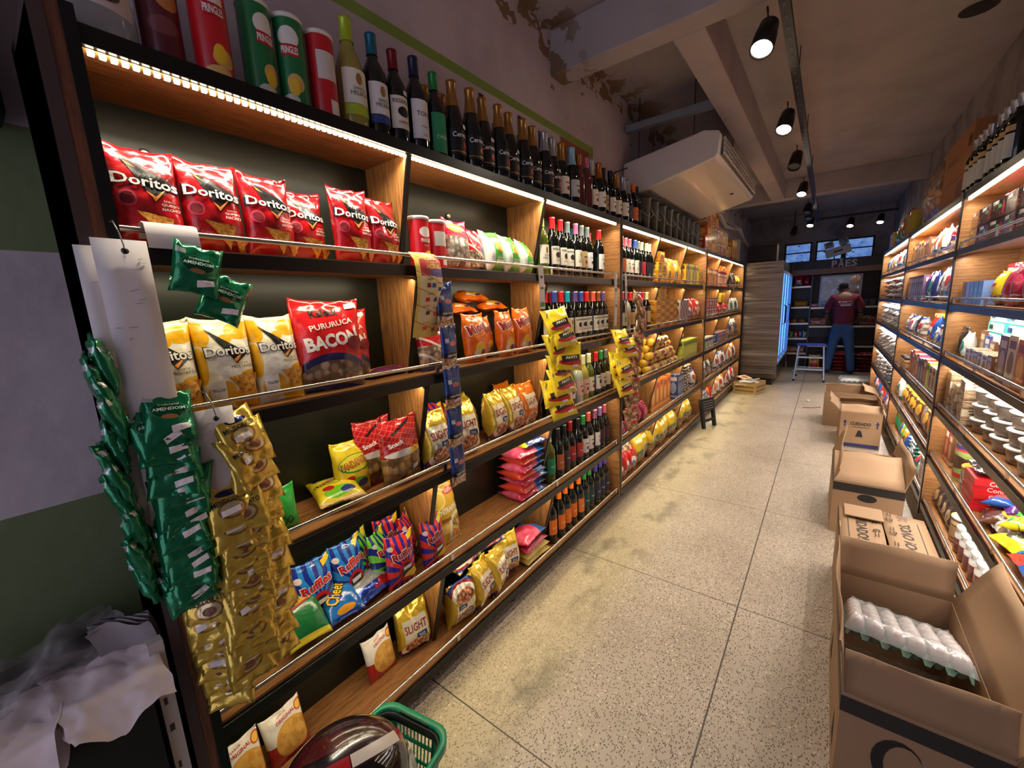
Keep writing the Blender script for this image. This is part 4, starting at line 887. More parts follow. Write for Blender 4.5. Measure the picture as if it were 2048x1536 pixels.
wine_row(Z1, XB, [(1.90, 'dark_red', 'cream', 'dark', None), (2.00, 'black', 'cream', 'dark', None), (2.17, 'lime', 'cream', 'green', None), (2.33, 'teal', 'cream', 'dark', None), (2.56, 'rose', 'cream', 'dark', 'gen')], 'the top wine shelf back row', 'wines on the top wine shelf')
wine_row(Z2, XF, [(1.875 + 0.0795 * i, c, 'cream', 'dark', 'res' if i > 3 else 'sh') for i, c in enumerate(('red', 'blue', 'red', 'turquoise', 'purple', 'blue', 'red', 'coral', 'copper', 'purple'))], 'the second wine shelf front row', 'wines on the second wine shelf')
wine_row(Z2, XB, [(1.915 + 0.0795 * i, c, None, 'dark', None) for i, c in enumerate(('pale_blue', 'navy', 'red', 'teal', 'red'))], 'the second wine shelf back row', 'wines on the second wine shelf')
wine_row(Z3, XF, [(1.88, 'black', 'white', 'dark', 'gen'), (1.955, 'black', 'white', 'dark', 'chi'), (2.03, 'orange', 'white', 'dark', 'chi'), (2.12, 'cream', 'white', 'green', 'chi'), (2.205, 'cream', 'pink', 'clear', 'gen'), (2.29, 'cream', 'pink', 'white', 'gen'), (2.375, 'cream', 'cream', 'green', 'gen'), (2.46, 'red', 'white', 'dark', 'res'), (2.545, 'green', 'cream', 'dark', 'gen'), (2.63, 'grey', 'cream', 'dark', None)], 'the third wine shelf row', 'wines on the third wine shelf')
wine_row(Z4, XF, [(1.872, 'cream', 'green', 'green', 'mer'), (1.955, 'black', 'brown', 'dark', 'mer'), (2.035, 'black', 'plum', 'dark', 'mer'), (2.115, 'dark_red', 'red', 'dark', 'mer'), (2.195, 'black', 'red', 'dark', 'mer'), (2.278, 'green', 'white', 'dark', 'gen'), (2.36, 'coral', 'white', 'dark', 'gen'), (2.442, 'mauve', 'white', 'dark', 'gen'), (2.524, 'lilac', 'plum', 'dark', None), (2.606, 'rose', 'plum', 'dark', None)], 'the fourth wine shelf row', 'wines on the fourth wine shelf')
wine_row(Z5, XF, [(1.872 + 0.082 * i, 'orange', 'orange', 'dark', 'mer') for i in range(5)] + [(2.282 + 0.08 * i, c, l, 'dark', 'mer') for i, (c, l) in enumerate((('green', 'teal'), ('green', 'teal'), ('violet', 'navy'), ('violet', 'navy'), ('violet', 'navy')))], 'the bottom wine shelf row', 'wines on the bottom wine shelf')
# ---- on top of the nearest unit
ZT = L_TOP
TX = LX - 0.10
t = thing('storage_jar', 'big clear jar with a white handwritten label on top of the shelf end', 'jar', (LX - 0.115, 0.248, ZT + 0.001), (0, 0, PI / 2))
PLAS = mat('clear_plastic', (206, 206, 204), 0.12, trans=0.75, ior=1.3)
j = put('jar', MB().lathe([(0, 0), (0.075, 0.0), (0.083, 0.012), (0.083, 0.20), (0.07, 0.235), (0.062, 0.245), (0, 0.245)], 26, cap0=False, cap1=False).mesh('jar', PLAS), t)
n = 12; g = [[Vector((0.0842 * math.cos(-PI / 2 - 0.9 + 1.8 * i / n), 0.0842 * math.sin(-PI / 2 - 0.9 + 1.8 * i / n), z)) for i in range(n + 1)] for z in (0.055, 0.17)]
lb = put('label', MB().grid(g).mesh('label', mat('paper_label', (206, 196, 200), 0.6)), j)
print_on(lb, Cyl(0.0842, 0.055, 0.17, -PI / 2 - 0.9, -PI / 2 + 0.9), [('text', mat('brown_script', (92, 66, 58), 0.6), 'Gourmet', 0.6, 0.6, 0.6, 0.3, 0.1), ('ell:crest', mat('brown_script', (92, 66, 58)), 0.62, 0.25, 0.2, 0.14)])
put('lid', MB().lathe([(0, 0.245), (0.066, 0.245), (0.066, 0.27), (0, 0.27)], 24, cap0=False, cap1=False).mesh('lid', mat('smoke_plastic', (60, 58, 62), 0.3)), t)
tin('maroon crisp tube on top of the shelf, next to the big jar', (TX, 0.372, ZT + 0.001), 0.038, 0.235, TB_M, LIDW, PI / 2, 'crisp tube', 'crisp_tube', 'tall crisp tubes on top', [('text', WINK, 'CHURRASCO', 0.5, 0.86, 0.4, 0.03)])
tin('tall red crisp tube on top, between the maroon and green tubes', (TX + 0.02, 0.462, ZT + 0.001), 0.038, 0.235, TB_R, LIDW, PI / 2, 'crisp tube', 'crisp_tube', 'tall crisp tubes on top', TUBE)
tin('green crisp tube on top, left one of two', (TX, 0.575, ZT + 0.001), 0.038, 0.235, TB_G, LIDW, PI / 2 + 0.2, 'crisp tube', 'crisp_tube', 'tall crisp tubes on top', TUBE)
tin('green crisp tube on top, right one of two', (TX + 0.005, 0.658, ZT + 0.001), 0.038, 0.235, TB_G, LIDW, PI / 2 - 0.5, 'crisp tube', 'crisp_tube', 'tall crisp tubes on top', TUBE)
tin('red crisp tube on top, turned to its nutrition table', (TX + 0.01, 0.742, ZT + 0.001), 0.038, 0.232, TB_RB2, LIDW, PI / 2, 'crisp tube', 'crisp_tube', 'tall crisp tubes on top')
def top_wine(y, how, x=TX, rz=PI / 2, **kw): return bottle(how, (x, y, ZT + 0.001), group='bottles on top of the shelf', rotz=rz, **kw)
top_wine(0.842, 'white wine with lime capsule and cream label on top shelf', glass='white', cap='lime', lab='cream', z0=0.075, z1=0.165, items=LBL['sh'], dbl=('lime', 0.045, 0.073), kind='burgundy', scale=1.06)
top_wine(0.800, 'lime capsule of the bottle behind the white wine on top', x=LX - 0.20, glass='white', cap='lime', lab=None, scale=1.0)
top_wine(0.930, 'red wine with teal capsule and blue banded label on top', glass='dark', cap='teal', lab='white', z0=0.075, z1=0.165, items=LBL['sh'], dbl=('blue', 0.05, 0.073), scale=1.04, sticker=False)
top_wine(1.010, 'red wine with red capsule and RESERVA label on top', glass='dark', cap='dark_red', lab='cream', z0=0.06, z1=0.16, items=[('text', INK, 'RESERVA', 0.5, 0.84, 0.8, 0.12, 0, 0.01), ('ell:bird_mark', INK, 0.5, 0.52, 0.24, 0.16), ('text:small_print', INKR, 'CABERNET', 0.5, 0.2, 0.5, 0.07)], sticker=True)
top_wine(1.100, 'dark TORO wine with a tall white label on top', glass='dark', cap='navy', lab='white', z0=0.05, z1=0.17, items=LBL['toro'], scale=1.05)
top_wine(1.190, 'dark wine with green capsule and green label on top', glass='dark', cap='green', lab='green', z0=0.03, z1=0.165, items=[('text', INKW, 'CASAL', 0.5, 0.4, 0.6, 0.09)])
CER = [('text', INKW, 'Cereser', 0.5, 0.80, 0.8, 0.20, 0.05, 0.015), ('ell:apple_picture', RINK, 0.66, 0.40, 0.12, 0.15), ('poly:gold_line', INKG, [(0.04, 0.10), (0.96, 0.10), (0.96, 0.14), (0.04, 0.14)])]
for i, (y, cap) in enumerate(((1.285, 'gold'), (1.375, 'gold'), (1.465, 'gold'), (1.555, 'gold'), (1.645, 'gold'), (1.740, 'gold'), (1.835, 'gold'), (1.928, 'silver'), (2.020, 'silver'))):
    bottle('sparkling cider with %s foil on top of the shelf, %s along the row' % (cap, ORD[i]), (TX + 0.012 * (i % 2), y, ZT + 0.001), 'sparkling', 'dark', cap, 'black', PI / 2 - 0.1 * (i % 3), 'sparkling ciders on top of the shelf', z0=0.045, z1=0.135, items=CER, sticker=(i % 2 == 0), name='cider_bottle')
for i, (y, cap) in enumerate(((1.24, 'gold'), (1.33, 'copper'), (1.51, 'gold'), (1.69, 'gold'), (1.88, 'silver'))):
    bottle('sparkling cider in the back row on top, %s along' % ORD[i], (LX - 0.205, y, ZT + 0.001), 'sparkling', 'dark', cap, None, PI / 2, 'sparkling ciders on top of the shelf', name='cider_bottle')
rest = [(2.115, 'sparkling', 'gold', 'cream', 'dark'), (2.215, 'sparkling', 'pale_blue', 'silver', 'dark'), (2.315, 'bordeaux', 'copper', None, 'rose'), (2.395, 'bordeaux', 'rose', None, 'rose'), (2.475, 'sparkling', 'silver', 'cream', 'dark'), (2.565, 'sparkling', 'copper', 'white', 'dark'), (2.650, 'bordeaux', 'black', 'tan', 'dark'),
        (2.74, 'bordeaux', 'black', 'cream', 'dark'), (2.85, 'sparkling', 'gold', 'cream', 'dark'), (2.95, 'sparkling', 'silver', 'cream', 'dark'), (3.05, 'sparkling', 'silver', 'blue', 'dark'), (3.15, 'bordeaux', 'orange', 'orange', 'dark'), (3.24, 'bordeaux', 'navy', 'navy', 'dark')]
for i, (y, kd, cap, lab, gl) in enumerate(rest):
    bottle('%s bottle with %s capsule on top, %s past the ciders' % ('sparkling' if kd == 'sparkling' else 'wine', cap.replace('_', ' '), ORD[i]), (TX + 0.01 * (i % 2), y, ZT + 0.001), kd, gl, cap, lab, PI / 2, 'bottles on top of the shelf', z0=0.05, z1=0.14, items=LBL['gen'] if lab else ())
# ------------------------------------------------------------------ cards and strips hanging from the rails
CARD = mat('white_card', (206, 198, 198), 0.7, bump=0.08, bscale=30)
WIRE = mat('hook_wire', (120, 118, 114), 0.35, 0.8)
STAPLE = mat('staple', (170, 168, 166), 0.35, 0.8)
def card_strip(label, x, y0, y1, z0, z1, seed, hook=True, fold=0.0, group=None):
    t = thing('hanging_card', label, 'hanging card', (x, (y0 + y1) / 2, z1), (0, 0, 0), group)
    h, w = z1 - z0, y1 - y0
    n = 8; P = []
    for j in range(n + 1):
        z = -h + h * j / n; b = 0.004 * math.sin(j * 0.9 + seed)
        P.append([Vector((b + 0.0012, -w / 2 + w * i / 3, z)) for i in range(4)])
    Q = [[p - Vector((0.0024, 0, 0)) for p in r] for r in P]
    m = MB().grid(P, smooth=True).grid(Q, flip=True)
    m.grid([P[0], Q[0]], flip=True); m.grid([P[-1], Q[-1]]); m.grid([[r[0] for r in P], [r[0] for r in Q]]); m.grid([[r[-1] for r in P], [r[-1] for r in Q]], flip=True)
    c = m.build('card', CARD, t, weld=True)
    r = random.Random(seed)
    for k in range(22):
        y, z, a = r.uniform(-w * .42, w * .42), r.uniform(-h * 0.97, -0.03), r.uniform(-0.9, 0.9); L = r.uniform(0.006, 0.014)
        MB().tube([(0.0055, y - L / 2 * math.cos(a), z - L / 2 * math.sin(a)), (0.0060, y + L / 2 * math.cos(a), z + L / 2 * math.sin(a))], 0.0005, 4).build('staple', STAPLE, c)
    if hook:
        MB().lathe([(0, 0), (0.006, 0), (0.006, 0.001), (0, 0.001)], 14, Matrix.Translation((0.0052, 0.004, -0.022)) @ Matrix.Rotation(PI / 2, 4, 'Y'), cap0=False, cap1=False).build('punched_hole', KINK, c)
        MB().tube([(0.002, 0.004, -0.024), (0.010, 0.003, -0.012), (0.008, 0.0, 0.012), (-0.012, -0.002, 0.034), (-0.060, -0.003, 0.036), (-0.074, -0.003, 0.026)], 0.0014, 6).build('hook', WIRE, t)
    return t
def sachet_proto(name, label, m, size, items, seed, group, **kw):
    t = pouch(name, label, 'sachet', size, m, items, (0, 0, 0), (0, 0, PI / 2), seed, group, 'sachet', nu=12, nv=12, crimp=0.09, foil=True, wr=0.0065, wfreq=30.0, **kw)
    return t
def column(protos, n, x, y, z_top, pitch, what, group, r, jy=0.008, tilt=0.42, yaw=0.0, h=0.10, order0=0, grow=0.0, drift=0.0):
    """n sachets stapled one under the other; each a thing of its own"""
    for k in range(n):
        i = k + order0
        lab = '%s, %s from the top' % (what, ORD[k] if k else 'uppermost one') if k else '%s, uppermost one' % what
        z = z_top - pitch * k
        ti = tilt * r.uniform(0.6, 1.25); ya = yaw + r.uniform(-0.22, 0.22); ro = r.uniform(-0.2, 0.2)
        loc = (x + grow * k + 0.012 + 0.5 * h * math.sin(ti), y + drift * k + r.uniform(-jy, jy), z - h)
        p = protos[i % len(protos)]
        if p.get('used'): o = dup(p, loc, (-ti, ro, PI / 2 + ya), lab, group)
        else:
            o = p; p['used'] = 1; o.location = loc; o.rotation_euler = (-ti, ro, PI / 2 + ya)
            LABELS[o['label']].remove(o.name); tag(o, lab, 'sachet', group)
        
PRICE = ('poly:price_sticker', STICK, [(0.50, 0.14), (0.82, 0.20), (0.80, 0.30), (0.48, 0.24)])
def grn(i): return [('text', mat('pale_green_print', (186, 206, 190), 0.3), 'AMENDOIM', 0.5, 0.62, 0.62, 0.07, 0.05, 0.01), ('text:small_print', mat('pale_green_print', (186, 206, 190)), 'tradicional', 0.5, 0.72, 0.4, 0.05, 0.05), ('poly:price_sticker', STICK, [(0.52, 0.14 + .02 * i), (0.86, 0.20 + .03 * i), (0.84, 0.31 + .03 * i), (0.50, 0.25 + .02 * i)])]
def gld(i): return [('text', KINK, 'MENDORATO', 0.5, 0.62, 0.76, 0.11, 0.08, 0.02)] + ([('poly:price_sticker', STICK, [(0.26, 0.30), (0.66, 0.34), (0.66, 0.46), (0.26, 0.42)])] if i % 2 == 0 else [('ell:nut_picture', mat('brown_nut_print', (120, 70, 40), 0.4), 0.5, 0.40, 0.14, 0.09)])
RR = random.Random(5)
HX = LX + 0.030
GP = [sachet_proto('nut_sachet', 'green foil nut sachet proto %s' % ORD[i], P_GSA, (0.088, 0.10, 0.026), grn(i), 201 + i, 'green nut sachets') for i in range(4)]
card_strip('front white card of green sachets hanging on a hook at the shelf end', HX + 0.012, 0.163, 0.243, 0.88, 1.612, 3)
card_strip('second white card behind the front one, at its left edge', HX - 0.010, 0.142, 0.186, 0.90, 1.60, 4, hook=False)
column(GP, 17, HX + 0.014, 0.206, 1.318, 0.0232, 'green foil sachet on the front white card', 'green nut sachets on the front card', RR, yaw=-0.15)
column(GP, 15, HX - 0.030, 0.150, 1.43, 0.032, 'green foil sachet on the card behind, at its left edge', 'green nut sachets on the back card', RR, yaw=1.25, order0=1, tilt=0.2, drift=-0.0002)
# folded card over the rail with two loose sachets
t = thing('folded_card', 'white card folded over the top rail beside the hook', 'hanging card', (LX + 0.012, 0.295, 1.650))
P = [[Vector((x, y, z)) for y in (-0.045, 0.0, 0.045)] for x, z in ((-0.050, -0.02), (-0.034, 0.004), (-0.018, 0.008), (0.0, 0.002), (0.006, -0.020), (0.008, -0.045))]
MB().grid(P).grid([[p + Vector((0.0, 0, -0.0018)) for p in r] for r in P], flip=True).build('card', CARD, t)
for k, (y, z, ro) in enumerate(((0.308, 1.512, 0.25), (0.345, 1.455, 0.45))):
    dup(GP[k], (LX + 0.034 - 0.012 * k, y, z), (-0.12, ro, PI / 2 - 0.1), 'green foil sachet hanging loose from the folded card, %s' % ('upper' if k == 0 else 'lower, half covered'), 'loose green sachets')
OP = [sachet_proto('nut_sachet', 'gold foil nut sachet proto %s' % ORD[i], P_OSA, (0.098, 0.105, 0.026), gld(i), 211 + i, 'gold nut sachets') for i in range(4)]
card_strip('white card of gold sachets hooked on the second rail', HX + 0.026, 0.255, 0.335, 0.80, 1.262, 5)
card_strip('long white card edge among the gold sachets, reaching lower', HX + 0.010, 0.212, 0.252, 0.66, 1.00, 6, hook=False)
column(OP, 20, HX + 0.026, 0.300, 1.088, 0.0205, 'gold foil sachet on the front of the hooked card', 'gold nut sachets on the card front', RR, yaw=-0.1, jy=0.016, drift=-0.0006)
column(OP, 22, HX + 0.006, 0.362, 1.245, 0.0262, 'gold foil sachet in the right hand column', 'gold nut sachets in the right column', RR, yaw=0.35, jy=0.012, order0=2, drift=-0.0004)
column(OP, 9, HX - 0.004, 0.226, 0.86, 0.0262, 'gold foil sachet in the low left column', 'gold nut sachets in the low left column', RR, yaw=-0.5, order0=1, jy=0.01)
# chain of blue peanut packs
t = thing('peanut_pack_chain', 'chain of blue peanut packs hanging from the top rail', 'peanut packs', (LX + 0.028, 1.045, 1.55), (0, 0, PI / 2))
for k in range(5):
    p = Pillow(0.082 - 0.002 * (k % 2), 0.15, 0.022, 221 + k, nu=12, nv=18, wr=0.004, crimp=0.07)
    o = put('pack', p.mesh('pack', P_BSA), t, (0.003 * k + 0.004 * math.sin(k), 0.0, -0.152 * (k + 1)), (0, 0.0, 0.05 * math.sin(k * 2)))
    print_on(o, p.surf, [('text', WINK, 'SEM PELE', 0.55, 0.30, 0.62, 0.05, 0.05, 0.01), ('poly:price_sticker', STICK, [(0.5, 0.13), (0.8, 0.19), (0.76, 0.25), (0.46, 0.19)])], seg=0.05)
# yellow promotion leaflet
PO = printed('yellow_leaflet_print', (222, 190, 84), [(('rect', 0.5, 0.46, 0.42, 0.30), (226, 206, 150)), (('rect', 0.62, 0.86, 0.5, 0.14), (176, 44, 48)), (('above', 0.90, 0.10, 0), (222, 180, 60)), (('ell', 0.7, 0.76, 0.36, 0.05), (90, 70, 140)), (('stripes', 5.2, 0.07, 1.0), (196, 130, 60))], rough=0.5)
t = thing('promotion_leaflet', 'yellow and red promotion leaflet taped over the top rail', 'leaflet', (LX + 0.004, 0.985, 1.65))
P = []
for j in range(11):
    z = 0.0 - 0.285 * (10 - j) / 10; bx = 0.012 + 0.020 * math.sin((10 - j) * 0.42) - (0.02 if j == 10 else 0)
    P.append([Vector((bx + 0.010 * math.cos(y * 30), y - 0.0015 * (10 - j), z)) for y in (-0.056, -0.028, 0.0, 0.03, 0.06)])
pl = MB().grid(P).build('paper', PO, t)
gs = GridSurf(P, 0.285 / 0.116)
its = [('text', YINK, 'TODOS', 0.58, 0.93, 0.5, 0.045, 0.05, 0.03), ('text', YINK, 'OS BAZAR EM', 0.6, 0.885, 0.5, 0.022, 0.05, 0.02), ('text', YINK, 'HORAS', 0.62, 0.83, 0.5, 0.055, 0.05, 0.03)]
for k, (u, v, tx) in enumerate(((0.42, 0.68, '14,99'), (0.80, 0.64, '4,49'), (0.42, 0.51, '6,99'), (0.30, 0.37, '5,99'), (0.66, 0.35, '6,99'), (0.36, 0.18, '3,49'), (0.72, 0.16, '4,99'))):
    its.append(('text:price_lettering', KINK if k % 2 == 0 else RINK, tx, u, v, 0.2, 0.026, 0.05, 0.02))
for k, (u, v, m) in enumerate(((0.34, 0.61, INKR), (0.52, 0.61, BINK), (0.74, 0.57, BINK), (0.30, 0.45, RINK), (0.56, 0.45, BINK), (0.76, 0.43, INKR), (0.34, 0.30, KINK), (0.60, 0.29, RINK), (0.80, 0.28, BINK), (0.30, 0.12, PINKP), (0.58, 0.10, INKR), (0.80, 0.09, OINK))):
    its.append(('poly:product_picture', m, [(u - .07, v - .026), (u + .07, v - .022), (u + .065, v + .026), (u - .06, v + .022)]))
print_on(pl, gs, its, seg=0.1)
# yellow snack strips
YIT = [('text', mat('pale_print', (206, 196, 170), 0.4), 'ANTI', 0.56, 0.455, 0.44, 0.10, 0.10, 0.04), ('text:small_print', KINK, 'FINI', 0.16, 0.80, 0.16, 0.07, 1.2, 0.02), ('poly:price_sticker', STICK, [(0.62, 0.10), (0.84, 0.13), (0.83, 0.21), (0.61, 0.18)])]
YP = [pouch('bar_snack_bag', 'yellow snack bag proto %s' % ORD[i], 'snack bag', (0.15, 0.135, 0.036), P_YSA, YIT, seed=231 + i, group='yellow bags on the strip', nu=14, nv=14, wr=0.006) for i in range(3)]
def strip_card(label, x, y, z0, z1, w=0.045, marks=True):
    t = thing('hang_strip', label, 'hanging strip', (x, y, z1))
    P = [[Vector((0.006 * math.sin((z1 - z) * 9), yy, z - z1)) for yy in (-w / 2, w / 2)] for z in [z0 + (z1 - z0) * k / 8 for k in range(9)]]
    o = MB().grid(P).grid([[p - Vector((0.0012, 0, 0)) for p in r] for r in P], flip=True).build('strip', CARD, t)
    if marks:
        print_on(o, GridSurf(P, (z1 - z0) / w), [('poly:printed_picture', KINK, [(0.3, 0.70), (0.7, 0.70), (0.7, 0.76), (0.3, 0.76)]), ('poly:printed_picture', INK, [(0.3, 0.46), (0.7, 0.46), (0.7, 0.50), (0.3, 0.50)]), ('poly:printed_picture', GINK, [(0.15, 0.06), (0.85, 0.06), (0.85, 0.16), (0.15, 0.16)])], seg=0.2)
strip_card('white printed strip hanging in front of the wine upright, above yellow bags', LX + 0.006, 1.715, 1.44, 1.648)
strip_card('white printed strip at the far end of the nearest unit', LX + 0.006, 2.60, 1.24, 1.648)
strip_card('narrow white strip at the near end of the middle unit', LX + 0.006, 2.775, 1.30, 1.648, 0.035)
def ycol(n, y, z_top, pitch, what, grp, x, sc=1.0):
    for k in range(n):
        p = YP[k % 3]; lab = '%s, %s' % (what, 'uppermost' if k == 0 else ORD[k] + ' down')
        loc = (x + 0.025 * (k % 2), y + RR.uniform(-0.03, 0.03) - 0.004 * k, z_top - 0.135 * sc - pitch * k); rot = (-0.35 + RR.uniform(-0.1, 0.1), RR.uniform(-0.2, 0.2), PI / 2 - 0.45 + RR.uniform(-0.2, 0.2))
        o = dup(p, loc, rot, lab, grp, (sc, sc, sc))
ycol(8, 1.775, 1.445, 0.059, 'yellow snack bag on the nearer hanging strip', 'yellow bags on the nearer strip', HX + 0.05)
ycol(6, 2.60, 1.290, 0.062, 'yellow snack bag on the farther hanging strip', 'yellow bags on the farther strip', HX + 0.05, 0.95)
for p in YP:
    LABELS[p['label']].remove(p.name)
for k, p in enumerate(YP):
    p.location = (HX + 0.040, 2.53 + 0.03 * k, 1.00 - 0.055 * k); p.rotation_euler = (-0.3, 0.1, PI / 2 - 0.6); tag(p, 'yellow snack bag low at the left of the farther strip, %s' % ('top', 'middle', 'bottom')[k], 'snack bag', 'yellow bags at the left of the farther strip')
# brown biscuit packs on a long clear strip
BP = [pouch('biscuit_pack', 'brown biscuit pack proto %s' % ORD[i], 'biscuit pack', (0.125, 0.095, 0.030), P_BSN, [('ell:red_badge', RINK, 0.6, 0.55, 0.16, 0.16)], seed=241 + i, group='brown biscuit packs', nu=10, nv=10, wr=0.005) for i in range(2)]
for k in range(18):
    lab = 'brown biscuit pack on the long clear strip, %s' % ('uppermost' if k == 0 else ORD[k] + ' down')
    yy = 2.86 + (0.05 * math.sin(k * 0.55) if k < 10 else -0.02) - 0.004 * k
    loc = (HX + 0.03 + 0.012 * (k % 2), yy, 1.43 - 0.0515 * k); rot = (-0.3 + RR.uniform(-0.1, 0.1), 0.75 + RR.uniform(-0.3, 0.3) if k < 11 else RR.uniform(-0.2, 0.2), PI / 2 - 0.25)
    p = BP[k % 2]
    if k < 2: LABELS[p['label']].remove(p.name); p.location = loc; p.rotation_euler = rot; tag(p, lab, 'biscuit pack', 'brown biscuit packs on the strip')
    else: dup(p, loc, rot, lab, 'brown biscuit packs on the strip')
# ------------------------------------------------------------------ middle and far left units, top of the row
def left_box(y, z, w, d, h, m, label, group=None, back=0.0, cat='box', name='carton', items=(), rz=0.0, top=None):
    return carton(label, (FRX - d / 2 - back, y, z + 0.001), w, d, h, m, PI / 2 + rz, cat, name, group, items, top=top)
def pbox(name, c, c2, c3): return printed(name, c, [(('ell', 0.5, 0.45, 0.34, 0.24), c2), (('rect', 0.5, 0.82, 0.36, 0.08), c3), (('rect', 0.5, 0.1, 0.6, 0.05), c2)], rough=0.4, bump=0, coat=0.2)
B_AMB = pbox('amber_biscuit_carton', (206, 146, 34), (150, 80, 30), (232, 206, 120)); B_AM2 = pbox('amber_wrap', (200, 130, 30), (228, 180, 70), (120, 50, 30)); B_YEL = pbox('yellow_carton', (222, 186, 44), (170, 110, 40), (120, 60, 30))
B_LIM = pbox('lime_carton', (190, 204, 60), (226, 226, 120), (60, 120, 50)); B_RED = pbox('red_carton', (170, 32, 40), (206, 150, 120), (230, 220, 210)); B_WHT = pbox('white_carton', (206, 196, 186), (130, 70, 80), (90, 50, 60)); B_BLU = pbox('blue_carton', (44, 66, 130), (150, 160, 190), (200, 190, 190))
B_ORA = pbox('orange_carton', (196, 104, 32), (226, 170, 80), (140, 60, 30)); B_BRN = pbox('brown_carton', (110, 70, 48), (176, 140, 100), (206, 180, 140)); B_PUR = pbox('purple_carton', (110, 70, 110), (190, 170, 180), (214, 200, 196)); B_PNK = pbox('pink_carton', (190, 60, 96), (226, 190, 196), (230, 220, 220))
B_TEA = pbox('teal_carton', (60, 160, 150), (224, 222, 200), (224, 222, 200)); B_CRE = pbox('cream_carton', (206, 190, 160), (130, 90, 60), (110, 60, 50)); B_GRY = pbox('grey_carton', (120, 116, 118), (176, 170, 170), (60, 50, 60))
F_YEL = printed('yellow_flour_snack_film', ('mottle', (216, 186, 40), (190, 150, 26), 3), [(('rect', 0.5, 0.25, 0.7, 0.26), ('food', (170, 130, 84), (130, 92, 54), (196, 160, 110), 9)), (('ell', 0.55, 0.44, 0.2, 0.1), (40, 96, 60)), (('rect', 0.5, 0.8, 0.3, 0.05), (230, 220, 200))], rough=0.24, coat=0.5)
F_RED = printed('red_biscuit_film', ('mottle', (206, 36, 36), (180, 24, 28), 3), [(('rect', 0.5, 0.2, 0.7, 0.16), ('food', (196, 160, 124), (160, 120, 90), (220, 190, 160), 7)), (('ell', 0.5, 0.52, 0.3, 0.12), (224, 214, 210)), (('ell', 0.4, 0.42, 0.2, 0.08), (40, 110, 190))], rough=0.24, coat=0.5)
F_WHT = printed('white_rice_film', ('mottle', (222, 216, 212), (206, 200, 200), 3), [(('ell', 0.5, 0.6, 0.34, 0.16), (170, 40, 46)), (('rect', 0.5, 0.25, 0.5, 0.06), (44, 60, 130)), (('above', 0.86, 0.1, 0), (44, 70, 150))], rough=0.28, coat=0.4)
F_WOR = printed('white_orange_film', ('mottle', (222, 214, 206), (206, 196, 190), 3), [(('ell', 0.6, 0.55, 0.34, 0.2), (216, 110, 40)), (('rect', 0.4, 0.2, 0.5, 0.06), (60, 80, 60)), (('above', 0.8, -0.1, 0), (220, 140, 60))], rough=0.28, coat=0.4)
F_CLR = printed('clear_pasta_film', ('food', (196, 180, 160), (150, 126, 100), (214, 206, 196), 6), [(('ell', 0.5, 0.6, 0.36, 0.16), (50, 70, 140)), (('rect', 0.5, 0.9, 0.6, 0.08), (206, 206, 214))], rough=0.2, coat=0.6)
F_BRN = printed('brown_cocoa_film', ('mottle', (96, 56, 38), (70, 38, 26), 3), [(('ell', 0.5, 0.55, 0.36, 0.18), (226, 170, 50)), (('rect', 0.5, 0.85, 0.6, 0.08), (226, 176, 50))], rough=0.24, coat=0.5)
F_PUR = printed('magenta_jelly_film', ('mottle', (150, 20, 60), (120, 14, 50), 4), [(('ell', 0.5, 0.5, 0.3, 0.2), (190, 60, 90))], rough=0.22, coat=0.5)
F_GRY = printed('grey_oat_film', ('mottle', (150, 140, 130), (110, 96, 86), 4), [(('rect', 0.5, 0.4, 0.36, 0.2), (190, 110, 40))], rough=0.3, coat=0.4)
F_BLK = printed('black_coffee_film', ('mottle', (34, 28, 28), (54, 44, 42), 4), [(('ell', 0.5, 0.5, 0.3, 0.2), (150, 120, 90))], rough=0.2, coat=0.6)
F_TEA = printed('white_teal_film', ('mottle', (216, 222, 218), (200, 210, 206), 4), [(('ell', 0.5, 0.5, 0.36, 0.22), (40, 130, 110)), (('rect', 0.5, 0.12, 0.6, 0.08), (40, 120, 110))], rough=0.26, coat=0.5)
PR = {}
def far_pouch(kind, m, size, loc, rot, label, group, name='food_pack', cat='food pack'):
    """small goods far down the aisle: shared meshes, three shapes of each"""
    key = (m.name, size, RNG.randrange(3))
    t = thing(name, label, cat, loc, rot, group)
    if key not in PR:
        p = Pillow(*size, 300 + len(PR), nu=12, nv=14, wr=0.008 if kind == 'block' else 0.006, gusset=1.0 if kind == 'block' else 0.3); PR[key] = p.mesh('bag', m)
    put('bag', PR[key], t)
    return t
def stand_row(n, y0, y1, z, m, size, what, group, back=0.0, side='left', name='food_pack', cat='food pack'):
    for i in range(n):
        y = y0 + (y1 - y0) * (i + 0.5) / n
        how = what if n == 1 else '%s, %s from the near end' % (what, 'first' if i == 0 else ORD[i])
        mm = m[i % len(m)] if isinstance(m, list) else m
        if side == 'left': loc, rz = (FRX - size[2] / 2 - back - 0.006 * (i % 2), y, z + 0.001), PI / 2 + 0.12 * ((i * 5) % 3 - 1)
        else: loc, rz = (RX + 0.030 + size[2] / 2 + back + 0.006 * (i % 2), y, z + 0.001), -PI / 2 + 0.12 * ((i * 5) % 3 - 1)
        far_pouch('block', mm, size, loc, (-0.06, 0, rz), how, group, name, cat)
